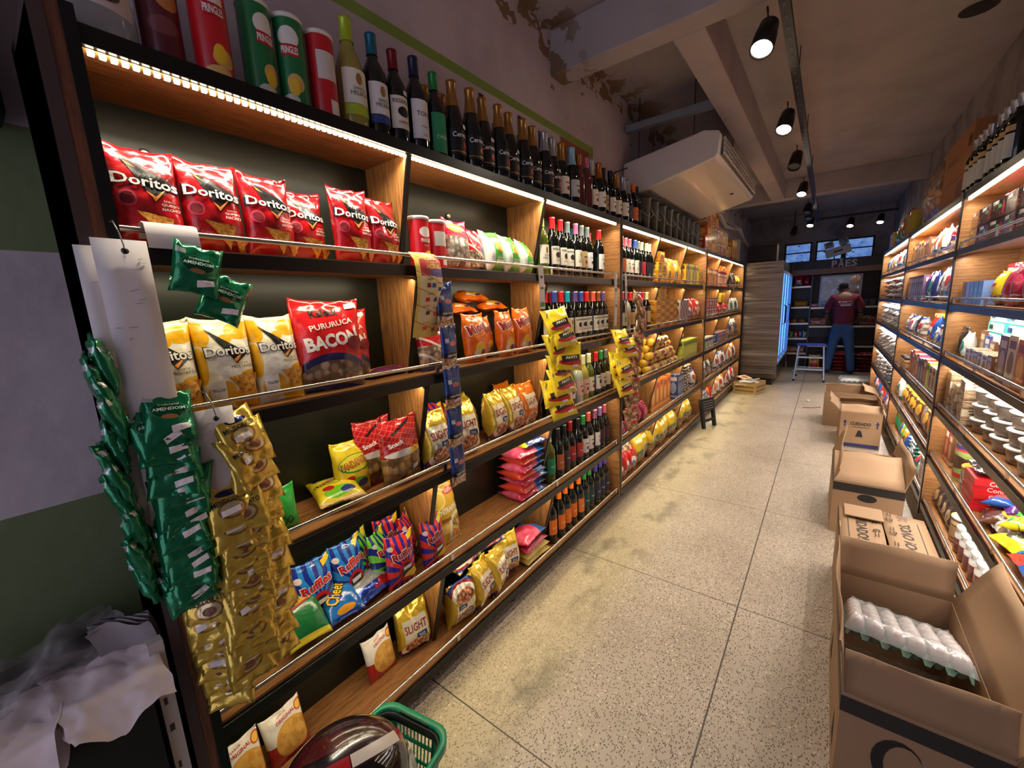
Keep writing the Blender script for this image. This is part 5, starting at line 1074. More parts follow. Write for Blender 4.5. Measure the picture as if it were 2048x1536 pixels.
def box_row(n, y0, y1, z, m, h, d, what, group, back=0.0, side='left', rows=1, cat='box', name='carton'):
    w = (y1 - y0) / n - 0.003
    for r in range(rows):
        for i in range(n):
            y = y0 + (y1 - y0) * (i + 0.5) / n; mm = m[(i + r) % len(m)] if isinstance(m, list) else m
            how = what + ('' if n == 1 else ', %s from the near end' % ('first' if i == 0 else ORD[i])) + ('' if rows == 1 else (', %s layer' % ('bottom' if r == 0 else ('top' if r == rows - 1 else ORD[r]))))
            x = (FRX - d / 2 - back) if side == 'left' else (RX + 0.030 + d / 2 + back)
            carton(how, (x, y, z + 0.001 + (h + 0.001) * r), w, d, h * (1 - 0.0 * i), mm, (PI / 2 if side == 'left' else -PI / 2), cat, name, group)
# middle unit
wine_row(Z1, XF, [(2.80, 'black', 'white', 'dark', None), (2.88, 'orange', 'brown', 'dark', None), (2.965, 'rose', 'cream', 'dark', 'gen'), (3.05, 'rose', 'cream', 'dark', 'gen'), (3.135, 'blue', 'cream', 'dark', 'sh'), (3.215, 'grey', 'dark', 'dark', None), (3.30, 'cream', 'crimson', 'dark', None), (3.385, 'cream', 'dark', 'dark', None), (3.465, 'cream', 'dark', 'dark', None)], 'the middle unit top shelf row', 'wines on the middle unit top shelf')
box_row(2, 3.57, 3.80, Z1, [B_AMB, B_YEL], 0.083, 0.13, 'amber biscuit box, middle unit top shelf', 'amber biscuit boxes', rows=2)
left_box(3.67, Z1 + 0.168, 0.13, 0.13, 0.085, B_AMB, 'single amber biscuit box on top of the amber stack')
stand_row(5, 3.80, 4.30, Z1, [B_AM2, F_YEL], (0.10, 0.215, 0.07), 'tall amber biscuit bag on the middle unit top shelf', 'tall amber biscuit bags')
box_row(8, 4.42, 4.92, Z1, [B_YEL, B_GRY, B_YEL, B_LIM], 0.20, 0.10, 'thin yellow carton on the middle unit top shelf', 'thin yellow cartons')
box_row(2, 4.94, 5.10, Z1, [B_YEL, B_BRN], 0.14, 0.10, 'low yellow carton by the far post, middle unit top shelf', 'low yellow cartons')
wine_row(Z2, XF, [(2.80, 'lime', 'white', 'green', None), (2.90, 'red', 'cream', 'dark', None), (2.985, 'black', 'tan', 'clear', None), (3.075, 'red', 'tan', 'dark', None, 'burgundy'), (3.17, 'green', 'plum', 'dark', None), (3.25, 'purple', 'plum', 'dark', None), (3.33, 'red', 'tan', 'dark', None), (3.41, 'cream', 'tan', 'dark', None)], 'the middle unit second shelf row', 'wines on the middle unit second shelf')
for r in range(7):
    for c in range(5):
        left_box(3.60 + 0.125 * c, Z2 + 0.0335 * r, 0.121, 0.15, 0.032, [B_AMB, B_AM2][(r + c) % 2], 'flat amber cookie pack, middle unit second shelf, column %d of five, layer %d up' % (c + 1, r + 1), 'stacked amber cookie packs', name='cookie_pack', cat='cookie pack')
for k in range(4): left_box(3.69 + 0.02 * (k % 2), Z2 + 0.236 + 0.024 * k, 0.21, 0.12, 0.022, B_YEL, 'yellow cookie pack laid on top of the amber stack, %s up' % ORD[k], 'yellow packs on the amber stack', name='cookie_pack', cat='cookie pack')
box_row(6, 4.26, 4.56, Z2, [B_WHT, B_PUR], 0.225, 0.10, 'white and mauve carton on the middle unit second shelf', 'white and mauve cartons')
stand_row(4, 4.58, 5.10, Z2, [F_RED, B_RED], (0.12, 0.23, 0.07), 'red biscuit pack on the middle unit second shelf', 'red biscuit packs')
# pyramid of biscuit rolls lying along the shelf
ROLL = printed('yellow_roll_wrap', (222, 170, 44), [(('stripes', 5, 0.4, 0), (236, 206, 120)), (('rect', 0.5, 0.5, 0.6, 0.08), (150, 70, 30))], rough=0.3, coat=0.4); ROLB = mat('blue_roll_end', (46, 60, 120), 0.35); ROLY = mat('yellow_roll_end', (226, 180, 60), 0.35)
rollm = MB().lathe([(0.0315, 0), (0.033, 0.01), (0.033, 0.19), (0.0315, 0.20)], 16, Matrix.Rotation(-PI / 2, 4, 'Y') @ Matrix.Translation((0, 0, -0.10)), cap0=False, cap1=False).mesh('roll', ROLL)
capm = {}
for nm, m in (('y', ROLY), ('b', ROLB)): capm[nm] = MB().lathe([(0, 0.198), (0.0325, 0.200), (0.0325, 0.208), (0, 0.210)], 16, Matrix.Rotation(PI / 2, 4, 'Y') @ Matrix.Translation((0, 0, -0.10)), cap0=False, cap1=False).mesh('end_cap', m)
k = 0
for r, n in enumerate((4, 4, 3, 3, 2, 1)):
    for c, q in [(c, q) for c in range(n) for q in (0, 1)]:
        y = 3.50 + 0.218 * c + 0.03 * r
        if r == 0 and c == 0: y += 0.02
        blue = c == n - 1
        t = thing('biscuit_roll', 'yellow biscuit roll, middle unit third shelf, layer %d up, %s row, place %d along' % (r + 1, ('front', 'rear')[q], c + 1), 'biscuit roll', (FRX - 0.040 - 0.068 * q - (0.034 if r % 2 else 0), y, Z3 + 0.034 + 0.0580 * r), (0, 0, -PI / 2 + 0.03 * ((r + c) % 3 - 1)), 'heap of yellow biscuit rolls')
        put('roll', rollm, t); put('end_cap', capm['b' if blue else 'y'], t)
        k += 1
box_row(7, 4.42, 4.98, Z3, B_LIM, 0.19, 0.10, 'lime yellow carton on the middle unit third shelf', 'lime yellow cartons')
for i in range(4): tin('white lidded can behind the lime cartons, %s along' % ORD[i], (LX - 0.195, 4.50 + 0.13 * i, Z3 + 0.001), 0.036, 0.235, B_CRE, LIDW, PI / 2, 'can', 'lidded_can', 'white lidded cans')
stand_row(2, 2.80, 2.98, Z4, F_PUR, (0.09, 0.10, 0.05), 'blue red sweet bag by the middle unit near post', 'small sweet bags')
stand_row(3, 3.02, 3.40, Z4, F_PUR, (0.13, 0.17, 0.09), 'magenta net bag of sweets on the middle unit fourth shelf', 'magenta sweet bags')
for i in range(5): left_box(3.66 + 0.115 * i, Z4, 0.108, 0.12, 0.27 + 0.012 * (i % 3), B_ORA, 'tall orange cookie carton, middle unit fourth shelf, %s along' % ORD[i], 'tall orange cookie cartons', back=0.05)
box_row(4, 4.26, 4.48, Z4, B_BLU, 0.25, 0.10, 'blue carton on the middle unit fourth shelf', 'blue cartons')
for i in range(9): far_pouch('flat', F_GRY if i % 2 else F_YEL, (0.24, 0.16, 0.05), (FRX - 0.015, 4.70 + 0.02 * ((i * 3) % 3 - 1), Z4 + 0.025 + 0.033 * i), (-PI / 2, 0, PI / 2), 'grey and orange oat pack, middle unit fourth shelf pile, %s up' % ORD[i], 'pile of oat packs')
stand_row(2, 4.86, 5.10, Z4, [F_WHT, P_NAV], (0.11, 0.20, 0.07), 'blue and white pack by the far post, middle unit', 'blue white packs')
for i, (y, z, rz, rx) in enumerate(((2.83, 0, 0, -0.08), (2.97, 0, 0.2, -0.08), (3.10, 0, -0.1, -0.08), (2.90, 0.19, 0.3, -1.0), (3.06, 0.18, -0.2, -1.1))):
    far_pouch('block', F_RED, (0.15, 0.21, 0.09), (FRX - 0.05, y, Z5 + z + 0.001), (rx, 0, PI / 2 + rz), 'red clear biscuit bag, bottom of the middle unit, %s' % ('first from the post', 'second from the post', 'third from the post', 'left one lying on top', 'right one lying on top')[i], 'red clear biscuit bags')
for i in range(11):
    y = 3.26 + 0.155 * i
    far_pouch('block', F_YEL, (0.175, 0.265, 0.11), (FRX - 0.056 - 0.02 * (i % 2), y, Z5 + 0.001), (-0.06, 0, PI / 2 + 0.15 * (i % 3 - 1)), 'yellow pretzel bag standing, bottom of the middle unit, %s along' % ORD[i], 'yellow pretzel bags')
for i in range(5): far_pouch('flat', F_YEL, (0.25, 0.20, 0.08), (FRX - 0.05, 3.42 + 0.27 * i, Z5 + 0.265), (-1.1, 0, PI / 2 + 0.2 * (i % 3 - 1)), 'yellow pretzel bag lying over the standing ones, %s along' % ORD[i], 'yellow pretzel bags')
# far unit
box_row(7, 5.22, 5.95, Z1, [B_BRN, B_AMB, B_RED], 0.20, 0.12, 'brown and amber carton, far left unit top shelf', 'brown and amber cartons')
for i in range(5): tin('red topped jar, far left unit top shelf, %s along' % ORD[i], (FRX - 0.05, 6.08 + 0.115 * i, Z1 + 0.001), 0.045, 0.19, B_RED, mat('red_lid', (176, 36, 40), 0.35), PI / 2, 'jar', 'lidded_jar', 'red topped jars')
box_row(3, 6.10, 6.50, Z1 + 0.193, [B_ORA, B_AMB], 0.07, 0.09, 'orange carton laid on the red jars, far left unit', 'orange cartons on jars')
stand_row(3, 6.92, 7.30, Z1, [F_BLK], (0.11, 0.21, 0.07), 'black pouch, far left unit top shelf', 'black pouches')
stand_row(3, 7.32, 7.68, Z1, [F_YEL], (0.11, 0.18, 0.07), 'yellow pouch, far left unit top shelf', 'yellow pouches')
box_row(5, 5.22, 5.95, Z2, [B_RED, B_PUR], 0.115, 0.13, 'red carton, far left unit second shelf', 'red cartons on the second shelf', rows=2)
stand_row(5, 6.06, 6.80, Z2, [F_RED], (0.13, 0.16, 0.07), 'red biscuit bag, far left unit second shelf', 'red biscuit bags far')
for i in range(4): left_box(6.42, Z2 + 0.175 + 0.031 * i, 0.30, 0.12, 0.03, B_YEL, 'yellow flat pack laid on the red bags, %s up' % ORD[i], 'yellow flat packs far', back=0.02)
stand_row(5, 6.92, 7.68, Z2, [F_TEA, F_CLR], (0.13, 0.22, 0.08), 'white and green pack, far left unit second shelf', 'white and green packs')
for i in range(6): tin('green and navy tin, far left unit third shelf, %s along' % ORD[i], (FRX - 0.05, 5.28 + 0.11 * i, Z3 + 0.001), 0.046, 0.14, B_GRY if i > 1 else mat('green_tin', (40, 150, 60), 0.35), WHITEP, PI / 2, 'tin', 'food_tin', 'green and navy tins')
stand_row(2, 5.72, 5.96, Z3, [F_RED], (0.13, 0.28, 0.06), 'tall red pack behind the tins, far left unit third shelf', 'tall red packs', back=0.12)
box_row(6, 6.06, 6.80, Z3, [B_BLU, B_PUR, B_RED], 0.15, 0.12, 'dark carton, far left unit third shelf', 'dark cartons third shelf')
stand_row(4, 6.92, 7.65, Z3, [F_CLR], (0.17, 0.28, 0.10), 'clear bread bag with blue print, far left unit third shelf', 'clear bread bags')
stand_row(6, 5.24, 5.96, Z4, [F_CLR, F_BLK], (0.115, 0.21, 0.08), 'grey and blue pack, far left unit fourth shelf', 'grey and blue packs')
stand_row(5, 6.08, 6.80, Z4, [F_WHT, F_CLR], (0.14, 0.24, 0.09), 'white flour pack, far left unit fourth shelf', 'white flour packs')
stand_row(5, 6.94, 7.66, Z4, [F_WOR, F_CLR], (0.14, 0.27, 0.10), 'cream and brown pack, far left unit fourth shelf', 'cream and brown packs')
box_row(2, 5.30, 5.62, Z5, B_BLU, 0.21, 0.14, 'blue tall carton, bottom of the far left unit', 'blue tall cartons')
stand_row(3, 5.66, 5.98, Z5, [F_RED, F_YEL], (0.12, 0.20, 0.08), 'red and yellow pack, bottom of the far left unit', 'red and yellow packs')
stand_row(5, 6.06, 6.80, Z5, [F_WOR, F_WHT], (0.15, 0.27, 0.10), 'cream pack, bottom of the far left unit', 'cream packs at the bottom')
stand_row(5, 6.94, 7.66, Z5, [F_WHT, F_RED], (0.14, 0.25, 0.10), 'white and red pack, bottom of the far left unit', 'white and red packs at the bottom')
# black buckets and panettone boxes on top
BUCK = mat('black_bucket_plastic', (24, 24, 26), 0.3); WHT2 = mat('white_wire', (176, 174, 170), 0.4)
bk = MB().lathe([(0.0, 0.0), (0.072, 0.0), (0.078, 0.004), (0.088, 0.24), (0.093, 0.242), (0.093, 0.256), (0.086, 0.258), (0.0, 0.256)], 24, cap0=False, cap1=False).mesh('bucket', BUCK)
bw = MB().tube([(-0.094, 0, 0.235), (-0.10, -0.03, 0.20), (-0.07, -0.088, 0.13), (0, -0.104, 0.10), (0.07, -0.088, 0.13), (0.10, -0.03, 0.20), (0.094, 0, 0.235)], 0.002, 5).mesh('wire_handle', WHT2)
for i in range(9):
    t = thing('lidded_bucket', 'black lidded bucket with a wire handle on top, %s from the bottles' % ORD[i], 'bucket', (LX - 0.125, 3.40 + 0.196 * i, ZT + 0.001), (0, 0, PI / 2 + 0.3 * (i % 3 - 1)), 'black buckets on top of the shelf'); t.scale = (0.92, 0.92, 1.0)
    put('bucket', bk, t); put('wire_handle', bw, t)
PAN = [B_RED, B_AMB, B_ORA, B_YEL, B_BRN]
k = 0
for r in range(3):
    for c in range((9, 7, 4)[r]):
        carton('gold and red cake carton on the far left unit, row %d up, place %d along' % (r + 1, c + 1), (LX - 0.11, 5.24 + 0.172 * c + 0.1 * (r % 2), ZT + 0.001 + 0.152 * r), 0.165, 0.165, 0.15, PAN[(r * 2 + c) % 5], PI / 2, 'cake box', 'cake_carton', 'cake cartons on top')
for c in range(2): carton('amber cake carton at the fridge end, %s along' % ORD[c], (LX - 0.11, 6.90 + 0.18 * c, ZT + 0.001), 0.17, 0.165, 0.27, B_AMB, PI / 2, 'cake box', 'cake_carton', 'amber cake cartons at the end')
left_box(7.45, ZT, 0.02, 0.20, 0.34, mat('white_board', (190, 184, 182), 0.6), 'upright white board on top at the fridge end', cat='board', name='upright_board')
# price tags on the rails
TAGM = mat('yellow_price_card', (226, 206, 110), 0.6)
for (y, z, s, how, tx) in ((5.02, Z1, 0.9, 'on the top rail of the middle unit', '9,99'), (5.02, Z2, 0.9, 'on the second rail of the middle unit', '4,99'), (4.00, Z3, 1.5, 'on the third rail of the middle unit', '7,99'), (6.86, Z1, 0.9, 'on the top rail of the far left unit', '5,99')):
    t = thing('price_card', 'small yellow price card hanging ' + how, 'price card', (LX + 0.012, y, z - 0.055 * s), (0, 0.2 if s > 1 else 0, 0.25 if s > 1 else 0))
    c = MB().box(-0.0006, 0.0006, -0.032 * s, 0.032 * s, -0.052 * s, 0.052 * s).build('card', TAGM, t)
    print_on(c, Flat((0.0008, -0.03 * s, -0.05 * s), (0, 0.06 * s, 0), (0, 0, 0.10 * s)), [('text', RINK, tx, 0.5, 0.4, 0.8, 0.22, 0, 0.03), ('poly:text_lines', KINK, [(0.2, 0.72), (0.8, 0.72), (0.8, 0.78), (0.2, 0.78)])])
# ------------------------------------------------------------------ right shelving goods
W1, W2, W3, W4, W5, W6 = R_Z
GX = RX + 0.030
def rbox(y, z, w, d, h, m, label, group=None, back=0.0, cat='box', name='carton', items=(), rz=0.0, top=None, tilt=0.0):
    return carton(label, (GX + d / 2 + back, y, z + 0.001), w, d, h, m, -PI / 2 + rz, cat, name, group, items, tilt=tilt, top=top)
def rpouch(y, z, m, size, label, group=None, back=0.0, rz=0.0, rx=-0.06, name='food_pack', cat='food pack', lie=False, items=(), seed=0):
    if lie: return pouch(name, label, cat, size, m, items, (GX + 0.01 + back, y, z + size[2] / 2 + 0.002), (-PI / 2 + rx, 0, -PI / 2 + rz), seed or int(y * 100), group, wr=0.006)
    return pouch(name, label, cat, size, m, items, (GX + size[2] / 2 + back, y, z + 0.001), (rx, 0, -PI / 2 + rz), seed or int(y * 100), group, wr=0.005)
# near unit, top inside shelf: dark fruit trays
DTRAY = printed('dark_fruit_tray', ('food', (70, 36, 30), (104, 50, 38), (46, 26, 24), 7), [(('rect', 0.5, 0.86, 0.6, 0.12), (30, 26, 26)), (('rect', 0.32, 0.84, 0.2, 0.09), (216, 206, 206)), (('ell', 0.62, 0.60, 0.12, 0.11), (80, 150, 80)), (('rect', 0.85, 0.5, 0.06, 0.3), (170, 40, 60))], rough=0.2, coat=0.6)
for r in range(2):
    for c in range(5):
        rbox(3.32 - 0.185 * c, W1 + 0.001 + 0.088 * r, 0.175, 0.13, 0.085, DTRAY, 'dark dried fruit tray with white sticker, %s layer, %s from the far post' % (('lower', 'upper')[r], 'first' if c == 0 else ORD[c]), 'dark dried fruit trays', cat='food tray', name='fruit_tray', rz=0.05 * (c % 3 - 1))
for i in range(3): rpouch(2.98 - 0.22 * i, W1 + 0.178, (P_CRM, P_ORG, P_RFR)[i], (0.13, 0.10, 0.04), '%s sweet pouch lying on the dark trays' % ('crimson', 'orange', 'red and blue')[i], lie=True, back=0.03)
# second shelf
LBLU = printed('light_blue_carton', (110, 146, 206), [(('rect', 0.95, 0.5, 0.08, 0.7), (40, 50, 96)), (('rect', 0.45, 0.62, 0.2, 0.06), (150, 170, 220)), (('rect', 0.45, 0.2, 0.25, 0.05), (70, 90, 160))], rough=0.4, bump=0)
for i in range(5): rbox(3.335 - 0.078 * i, W2, 0.074, 0.11, 0.115, LBLU if i != 1 else printed('lilac_carton', (150, 130, 180), [(('rect', 0.95, 0.5, 0.08, 0.7), (60, 50, 96))], bump=0), 'light blue carton in front, %s from the far post' % ('first' if i == 0 else ORD[i]) if i != 1 else 'lilac carton second among the light blue ones', 'light blue cartons')
BAR = [('poly:barcode_panel', WINK, [(0.2, 0.45), (0.8, 0.45), (0.8, 0.85), (0.2, 0.85)]), ('poly:barcode', KINK, [(0.28, 0.52), (0.72, 0.52), (0.72, 0.57), (0.28, 0.57)]), ('poly:barcode', KINK, [(0.28, 0.62), (0.72, 0.62), (0.72, 0.70), (0.28, 0.70)])]
for i, m in enumerate((B_RED, B_CRE, B_RED, B_PNK, B_PNK, B_PUR, B_PUR, B_PNK, B_PUR)): rbox(3.26 - 0.108 * i, W2, 0.103, 0.07, 0.195, m, '%s carton with barcode panel behind, %s from the far end' % ({'red_carton': 'red', 'cream_carton': 'cream', 'pink_carton': 'pink', 'purple_carton': 'purple'}[m.name], 'first' if i == 0 else ORD[i]), 'barcoded cartons at the back', back=0.14, items=BAR)
rpouch(2.86, W2, printed('yellow_clear_pouch', (222, 196, 40), [(('rect', 0.5, 0.14, 0.7, 0.16), ('food', (120, 96, 50), (90, 70, 40), (150, 120, 70), 9)), (('rect', 0.55, 0.6, 0.2, 0.05), (190, 60, 40))], rough=0.25), (0.13, 0.15, 0.07), 'yellow raisin pouch beside the light blue cartons', seed=3)
for i in range(4): rpouch(2.70 - 0.12 * i, W2, P_CRM if i % 2 == 0 else F_PUR, (0.12, 0.17 + 0.015 * (i % 2), 0.07), 'crimson nut pouch, %s right of the yellow pouch' % ORD[i], 'crimson nut pouches', rz=0.2 * (i % 2))
# third shelf
rpouch(3.36, W3, F_BLK, (0.12, 0.17, 0.06), 'dark triangular pouch against the post', seed=5); rpouch(3.25, W3, F_TEA, (0.10, 0.15, 0.06), 'clear pouch with green print beside the dark one', seed=6)
for i in range(3): rbox(3.15 - 0.085 * i, W3, 0.08, 0.13, 0.17 - 0.02 * i, (B_BRN, B_BLU, B_BRN)[i], '%s carton supporting the teal boxes, %s from the post' % (('brown', 'blue', 'brown')[i], ORD[i]), 'cartons under the teal boxes', back=0.06)
for r in range(3):
    for c in range(3): rbox(3.02 - 0.27 * c - 0.015 * r, W3 + 0.118 + 0.052 * r, 0.262, 0.10, 0.050, B_TEA, 'teal and cream flat carton, %s layer, %s from the post' % (('bottom', 'middle', 'top')[r], ORD[c]), 'teal flat cartons', back=0.07, items=[('poly:barcode', KINK, [(0.08, 0.3), (0.30, 0.3), (0.30, 0.7), (0.08, 0.7)]), ('poly:cream_panel', mat('cream_print', (226, 222, 200), 0.5), [(0.42, 0.2), (0.92, 0.2), (0.92, 0.8), (0.42, 0.8)])])
YBX = printed('yellow_seal_carton', (228, 204, 30), [(('ell', 0.5, 0.34, 0.34, 0.20), (120, 100, 30)), (('ell', 0.5, 0.34, 0.30, 0.16), (228, 204, 30)), (('ell', 0.5, 0.84, 0.12, 0.10), (110, 90, 40)), (('rect', 0.5, 0.02, 0.7, 0.06), (226, 220, 200))], bump=0)
for i in range(4): rbox(2.90 - 0.135 * i, W3, 0.128, 0.07, 0.117, YBX, 'yellow carton with round seal under the teal boxes, %s from the post' % ('first' if i == 0 else ORD[i]), 'yellow sealed cartons', back=0.075)
for i in range(6): rbox(3.08 - 0.075 * i, W3, 0.07, 0.065, 0.085 + 0.006 * (i % 2), (B_CRE, B_BRN)[i % 3 == 2], 'small beige packet at the rail, %s from the post' % ('first' if i == 0 else ORD[i]), 'small beige packets')
for i in range(4): rbox(2.56 - 0.105 * i, W3, 0.098, 0.065, 0.19 + 0.008 * (i % 2), (B_BRN, B_CRE, B_ORA, B_BRN)[i], '%s tall packet, %s right of the beige packets' % (('brown', 'cream', 'orange', 'brown')[i], ORD[i]), 'tall brown packets')
# fourth shelf: biscuit trays and clear tubs
TRY = printed('cracker_tray_film', ('food', (196, 164, 126), (160, 124, 90), (216, 190, 156), 5), [(('rect', 0.5, 0.7, 0.26, 0.14), (206, 196, 186))], rough=0.2, coat=0.6)
for c in range(3):
    for r in range(5 - c % 2): rbox(3.36 - 0.15 * c, W4 + 0.046 * r, 0.14, 0.17, 0.044, TRY if (r + c) % 3 else B_CRE, 'wrapped cracker tray, pile %d from the post, layer %d up' % (c + 1, r + 1), 'wrapped cracker trays', cat='cracker tray', name='cracker_tray', rz=0.06 * ((r * 3) % 3 - 1))
TUB = mat('clear_tub_plastic', (200, 192, 184), 0.12, trans=0.72, ior=1.25); TUBL = mat('white_printed_lid', (224, 218, 214), 0.35); COOK = printed('cookie_fill', ('food', (170, 126, 84), (130, 88, 54), (196, 156, 112), 8), rough=0.6)
tubm = MB().lathe([(0, 0), (0.052, 0.0), (0.060, 0.004), (0.070, 0.062)], 24, cap0=False, cap1=False).mesh('tub', TUB); fillm = MB().lathe([(0, 0.003), (0.050, 0.003), (0.062, 0.045), (0, 0.048)], 20, cap0=False, cap1=False).mesh('cookies', COOK)
lidm = MB().lathe([(0, 0.060), (0.074, 0.060), (0.075, 0.066), (0.070, 0.069), (0, 0.069)], 24, cap0=False, cap1=False).mesh('lid', TUBL)
for c in range(6):
    for r in range(3):
        for q in range(1):
            t = thing('cookie_tub', 'clear cookie tub with white lid, %s from the cracker trays, %s of its stack' % ('first' if c == 0 else ORD[c], ('bottom', 'middle', 'top')[r]), 'tub', (GX + 0.085 + 0.006 * (c % 2), 2.905 - 0.158 * c, W4 + 0.001 + 0.072 * r), (0, 0, 0), 'clear cookie tubs')
            put('tub', tubm, t); put('cookies', fillm, t); put('lid', lidm, t)
# fifth shelf
rbox(3.37, W5, 0.08, 0.10, 0.20, B_RED, 'red brown carton against the post, near unit fifth shelf', back=0.03); rbox(3.28, W5, 0.08, 0.10, 0.19, B_BRN, 'brown carton beside the red brown one, fifth shelf', back=0.03)
rpouch(3.19, W5, P_PAS, (0.08, 0.21, 0.05), 'yellow spice pouch behind the brown carton', back=0.07, seed=9)
GTIN = printed('green_olive_tin', (150, 166, 96), [(('ell', 0.5, 0.5, 0.2, 0.18), (70, 46, 36)), (('rect', 0.5, 0.9, 0.6, 0.05), (60, 50, 110)), (('rect', 0.5, 0.82, 0.6, 0.03), (190, 60, 60)), (('rect', 0.5, 0.15, 0.6, 0.06), (190, 60, 50))], bump=0)
tin('large green catering tin with a metal rim', (GX + 0.085, 3.06, W5 + 0.001), 0.075, 0.215, GTIN, mat('tin_metal', (190, 190, 190), 0.25, 0.9), -PI / 2, 'tin', 'catering_tin')
tin('low ribbed tin with an orange picture lid', (GX + 0.085, 2.885, W5 + 0.001), 0.078, 0.13, mat('ribbed_tin_metal', (170, 172, 176), 0.25, 0.8), printed('orange_picture_lid', ('mottle', (226, 150, 50), (206, 90, 30), 4), rough=0.3), -PI / 2, 'tin', 'catering_tin')
for i in range(5): rbox(2.715 + 0.008 * (i % 2), W5 + 0.031 * i, 0.19, 0.17, 0.030, mat('confectioner_red', (196, 30, 36), 0.35), 'flat red confectioner chocolate box, %s in the pile' % ('lowest' if i == 0 else ORD[i]), 'flat red chocolate boxes', cat='chocolate box', name='chocolate_box', items=[('text', WINK, 'Confeiteiro', 0.55, 0.5, 0.62, 0.7, 0, 0.01)], rz=PI / 2 + 0.03 * (i % 3 - 1), back=0.01)
rpouch(2.735, W5 + 0.157, printed('black_orange_film', (34, 26, 26), [(('ell', 0.5, 0.4, 0.3, 0.24), (226, 110, 40)), (('rect', 0.2, 0.8, 0.2, 0.15), (226, 130, 40))], rough=0.22, coat=0.5), (0.19, 0.13, 0.045), 'black and orange chocolate bag lying on the red boxes', lie=True, items=[('text', WINK, 'TOP', 0.5, 0.4, 0.4, 0.24, 0, 0.02)], seed=12)
for i, (y, b, m, tx, how) in enumerate(((2.52, 0.0, F_BRN, '', 'brown toffee bag at the rail'), (2.47, 0.09, mat('violet_film', (92, 40, 120), 0.25, coat=0.5), '', 'violet sweet bag at the back'), (2.385, 0.01, printed('clear_nougat_film', ('food', (196, 180, 170), (90, 56, 46), (222, 210, 200), 6), [(('ell', 0.6, 0.6, 0.26, 0.2), (100, 50, 130))], rough=0.2, coat=0.6), '', 'clear bag of nougat sweets'),
        (2.31, 0.10, mat('royal_blue_film', (34, 76, 176), 0.25, coat=0.5), '', 'royal blue wafer bag at the back'), (2.235, 0.0, printed('yellow_caramel_film', ('mottle', (228, 200, 30), (206, 176, 24), 3), [(('ell', 0.3, 0.4, 0.16, 0.2), (60, 50, 40))], rough=0.22, coat=0.6), 'CARAMELO', 'yellow CARAMELO sweet bag'), (2.095, 0.0, P_ORG, '', 'orange fruit drop bag at the rail'), (1.955, 0.0, P_GRN, '', 'green and white mint bag at the rail'))):
    rpouch(y, W5, m, (0.17, 0.16, 0.06), how + ', fifth shelf of the near unit', back=b, lie=True, rx=0.12, rz=0.3 * ((i * 2) % 3 - 1), items=[('text', KINK, tx, 0.55, 0.5, 0.7, 0.22, 0.3, 0.01)] if tx else (), seed=20 + i, name='sweet_bag', cat='sweet bag')
# bottom shelf
for i in range(4): rpouch(3.38 - 0.10 * i, W6, F_BLK, (0.12, 0.16, 0.07), 'shiny black bean bag on the bottom shelf, %s from the post' % ('first' if i == 0 else ORD[i]), 'shiny black bean bags', rx=-0.12, back=0.01)
tin('brown tub with a white and yellow lid on the bottom shelf', (GX + 0.075, 2.955, W6 + 0.001), 0.062, 0.14, B_BRN, printed('white_yellow_lid', (220, 220, 220), [(('ell', 0.5, 0.5, 0.3, 0.3), (210, 200, 60))], bump=0), -PI / 2, 'tub', 'lidded_tub')
JB = printed('milky_bottle_label', (206, 206, 204), [(('rect', 0.5, 0.25, 0.6, 0.10), (120, 60, 60)), (('rect', 0.5, 0.2, 0.6, 0.04), (170, 40, 50))], rough=0.3, bump=0)
bodym = MB().lathe([(0, 0), (0.030, 0), (0.033, 0.004), (0.033, 0.085), (0.026, 0.098), (0.031, 0.11), (0.030, 0.122), (0.015, 0.134), (0.015, 0.142)], 18, cap0=False, cap1=False).mesh('bottle', JB)
capms = {n: MB().lathe([(0.0185, 0.136), (0.0195, 0.138), (0.0190, 0.155), (0, 0.157)], 16, cap0=False, cap1=False).mesh('cap', mat(n + '_screw_cap', c, 0.35)) for n, c in (('green', (24, 150, 84)), ('white', (222, 220, 218)), ('red', (206, 40, 60)))}
for i, cpn in enumerate(('green', 'green', 'green', 'white', 'white', 'white', 'red', 'red', 'white', 'white', 'green', 'green')):
    for q in range(2):
        t = thing('coconut_milk_bottle', '%s-capped white bottle on the bottom shelf, %s row, %s from the brown tub' % (cpn, ('front', 'back')[q], 'first' if i == 0 else ORD[i]), 'bottle', (GX + 0.050 + 0.088 * q, 2.83 - 0.088 * i, W6 + 0.001), (0, 0, 0), 'white capped bottles on the bottom shelf'); t.scale = (1.26, 1.26, 1.12)
        put('bottle', bodym, t); put('cap', capms[cpn], t)
rpouch(1.72, W6, mat('red_coconut_film', (206, 34, 60), 0.25, coat=0.5), (0.16, 0.18, 0.06), 'red SOCOCO coconut pack on the bottom shelf', items=[('text', WINK, 'SOCOCO', 0.5, 0.5, 0.8, 0.16, 0, 0.03)], seed=33)
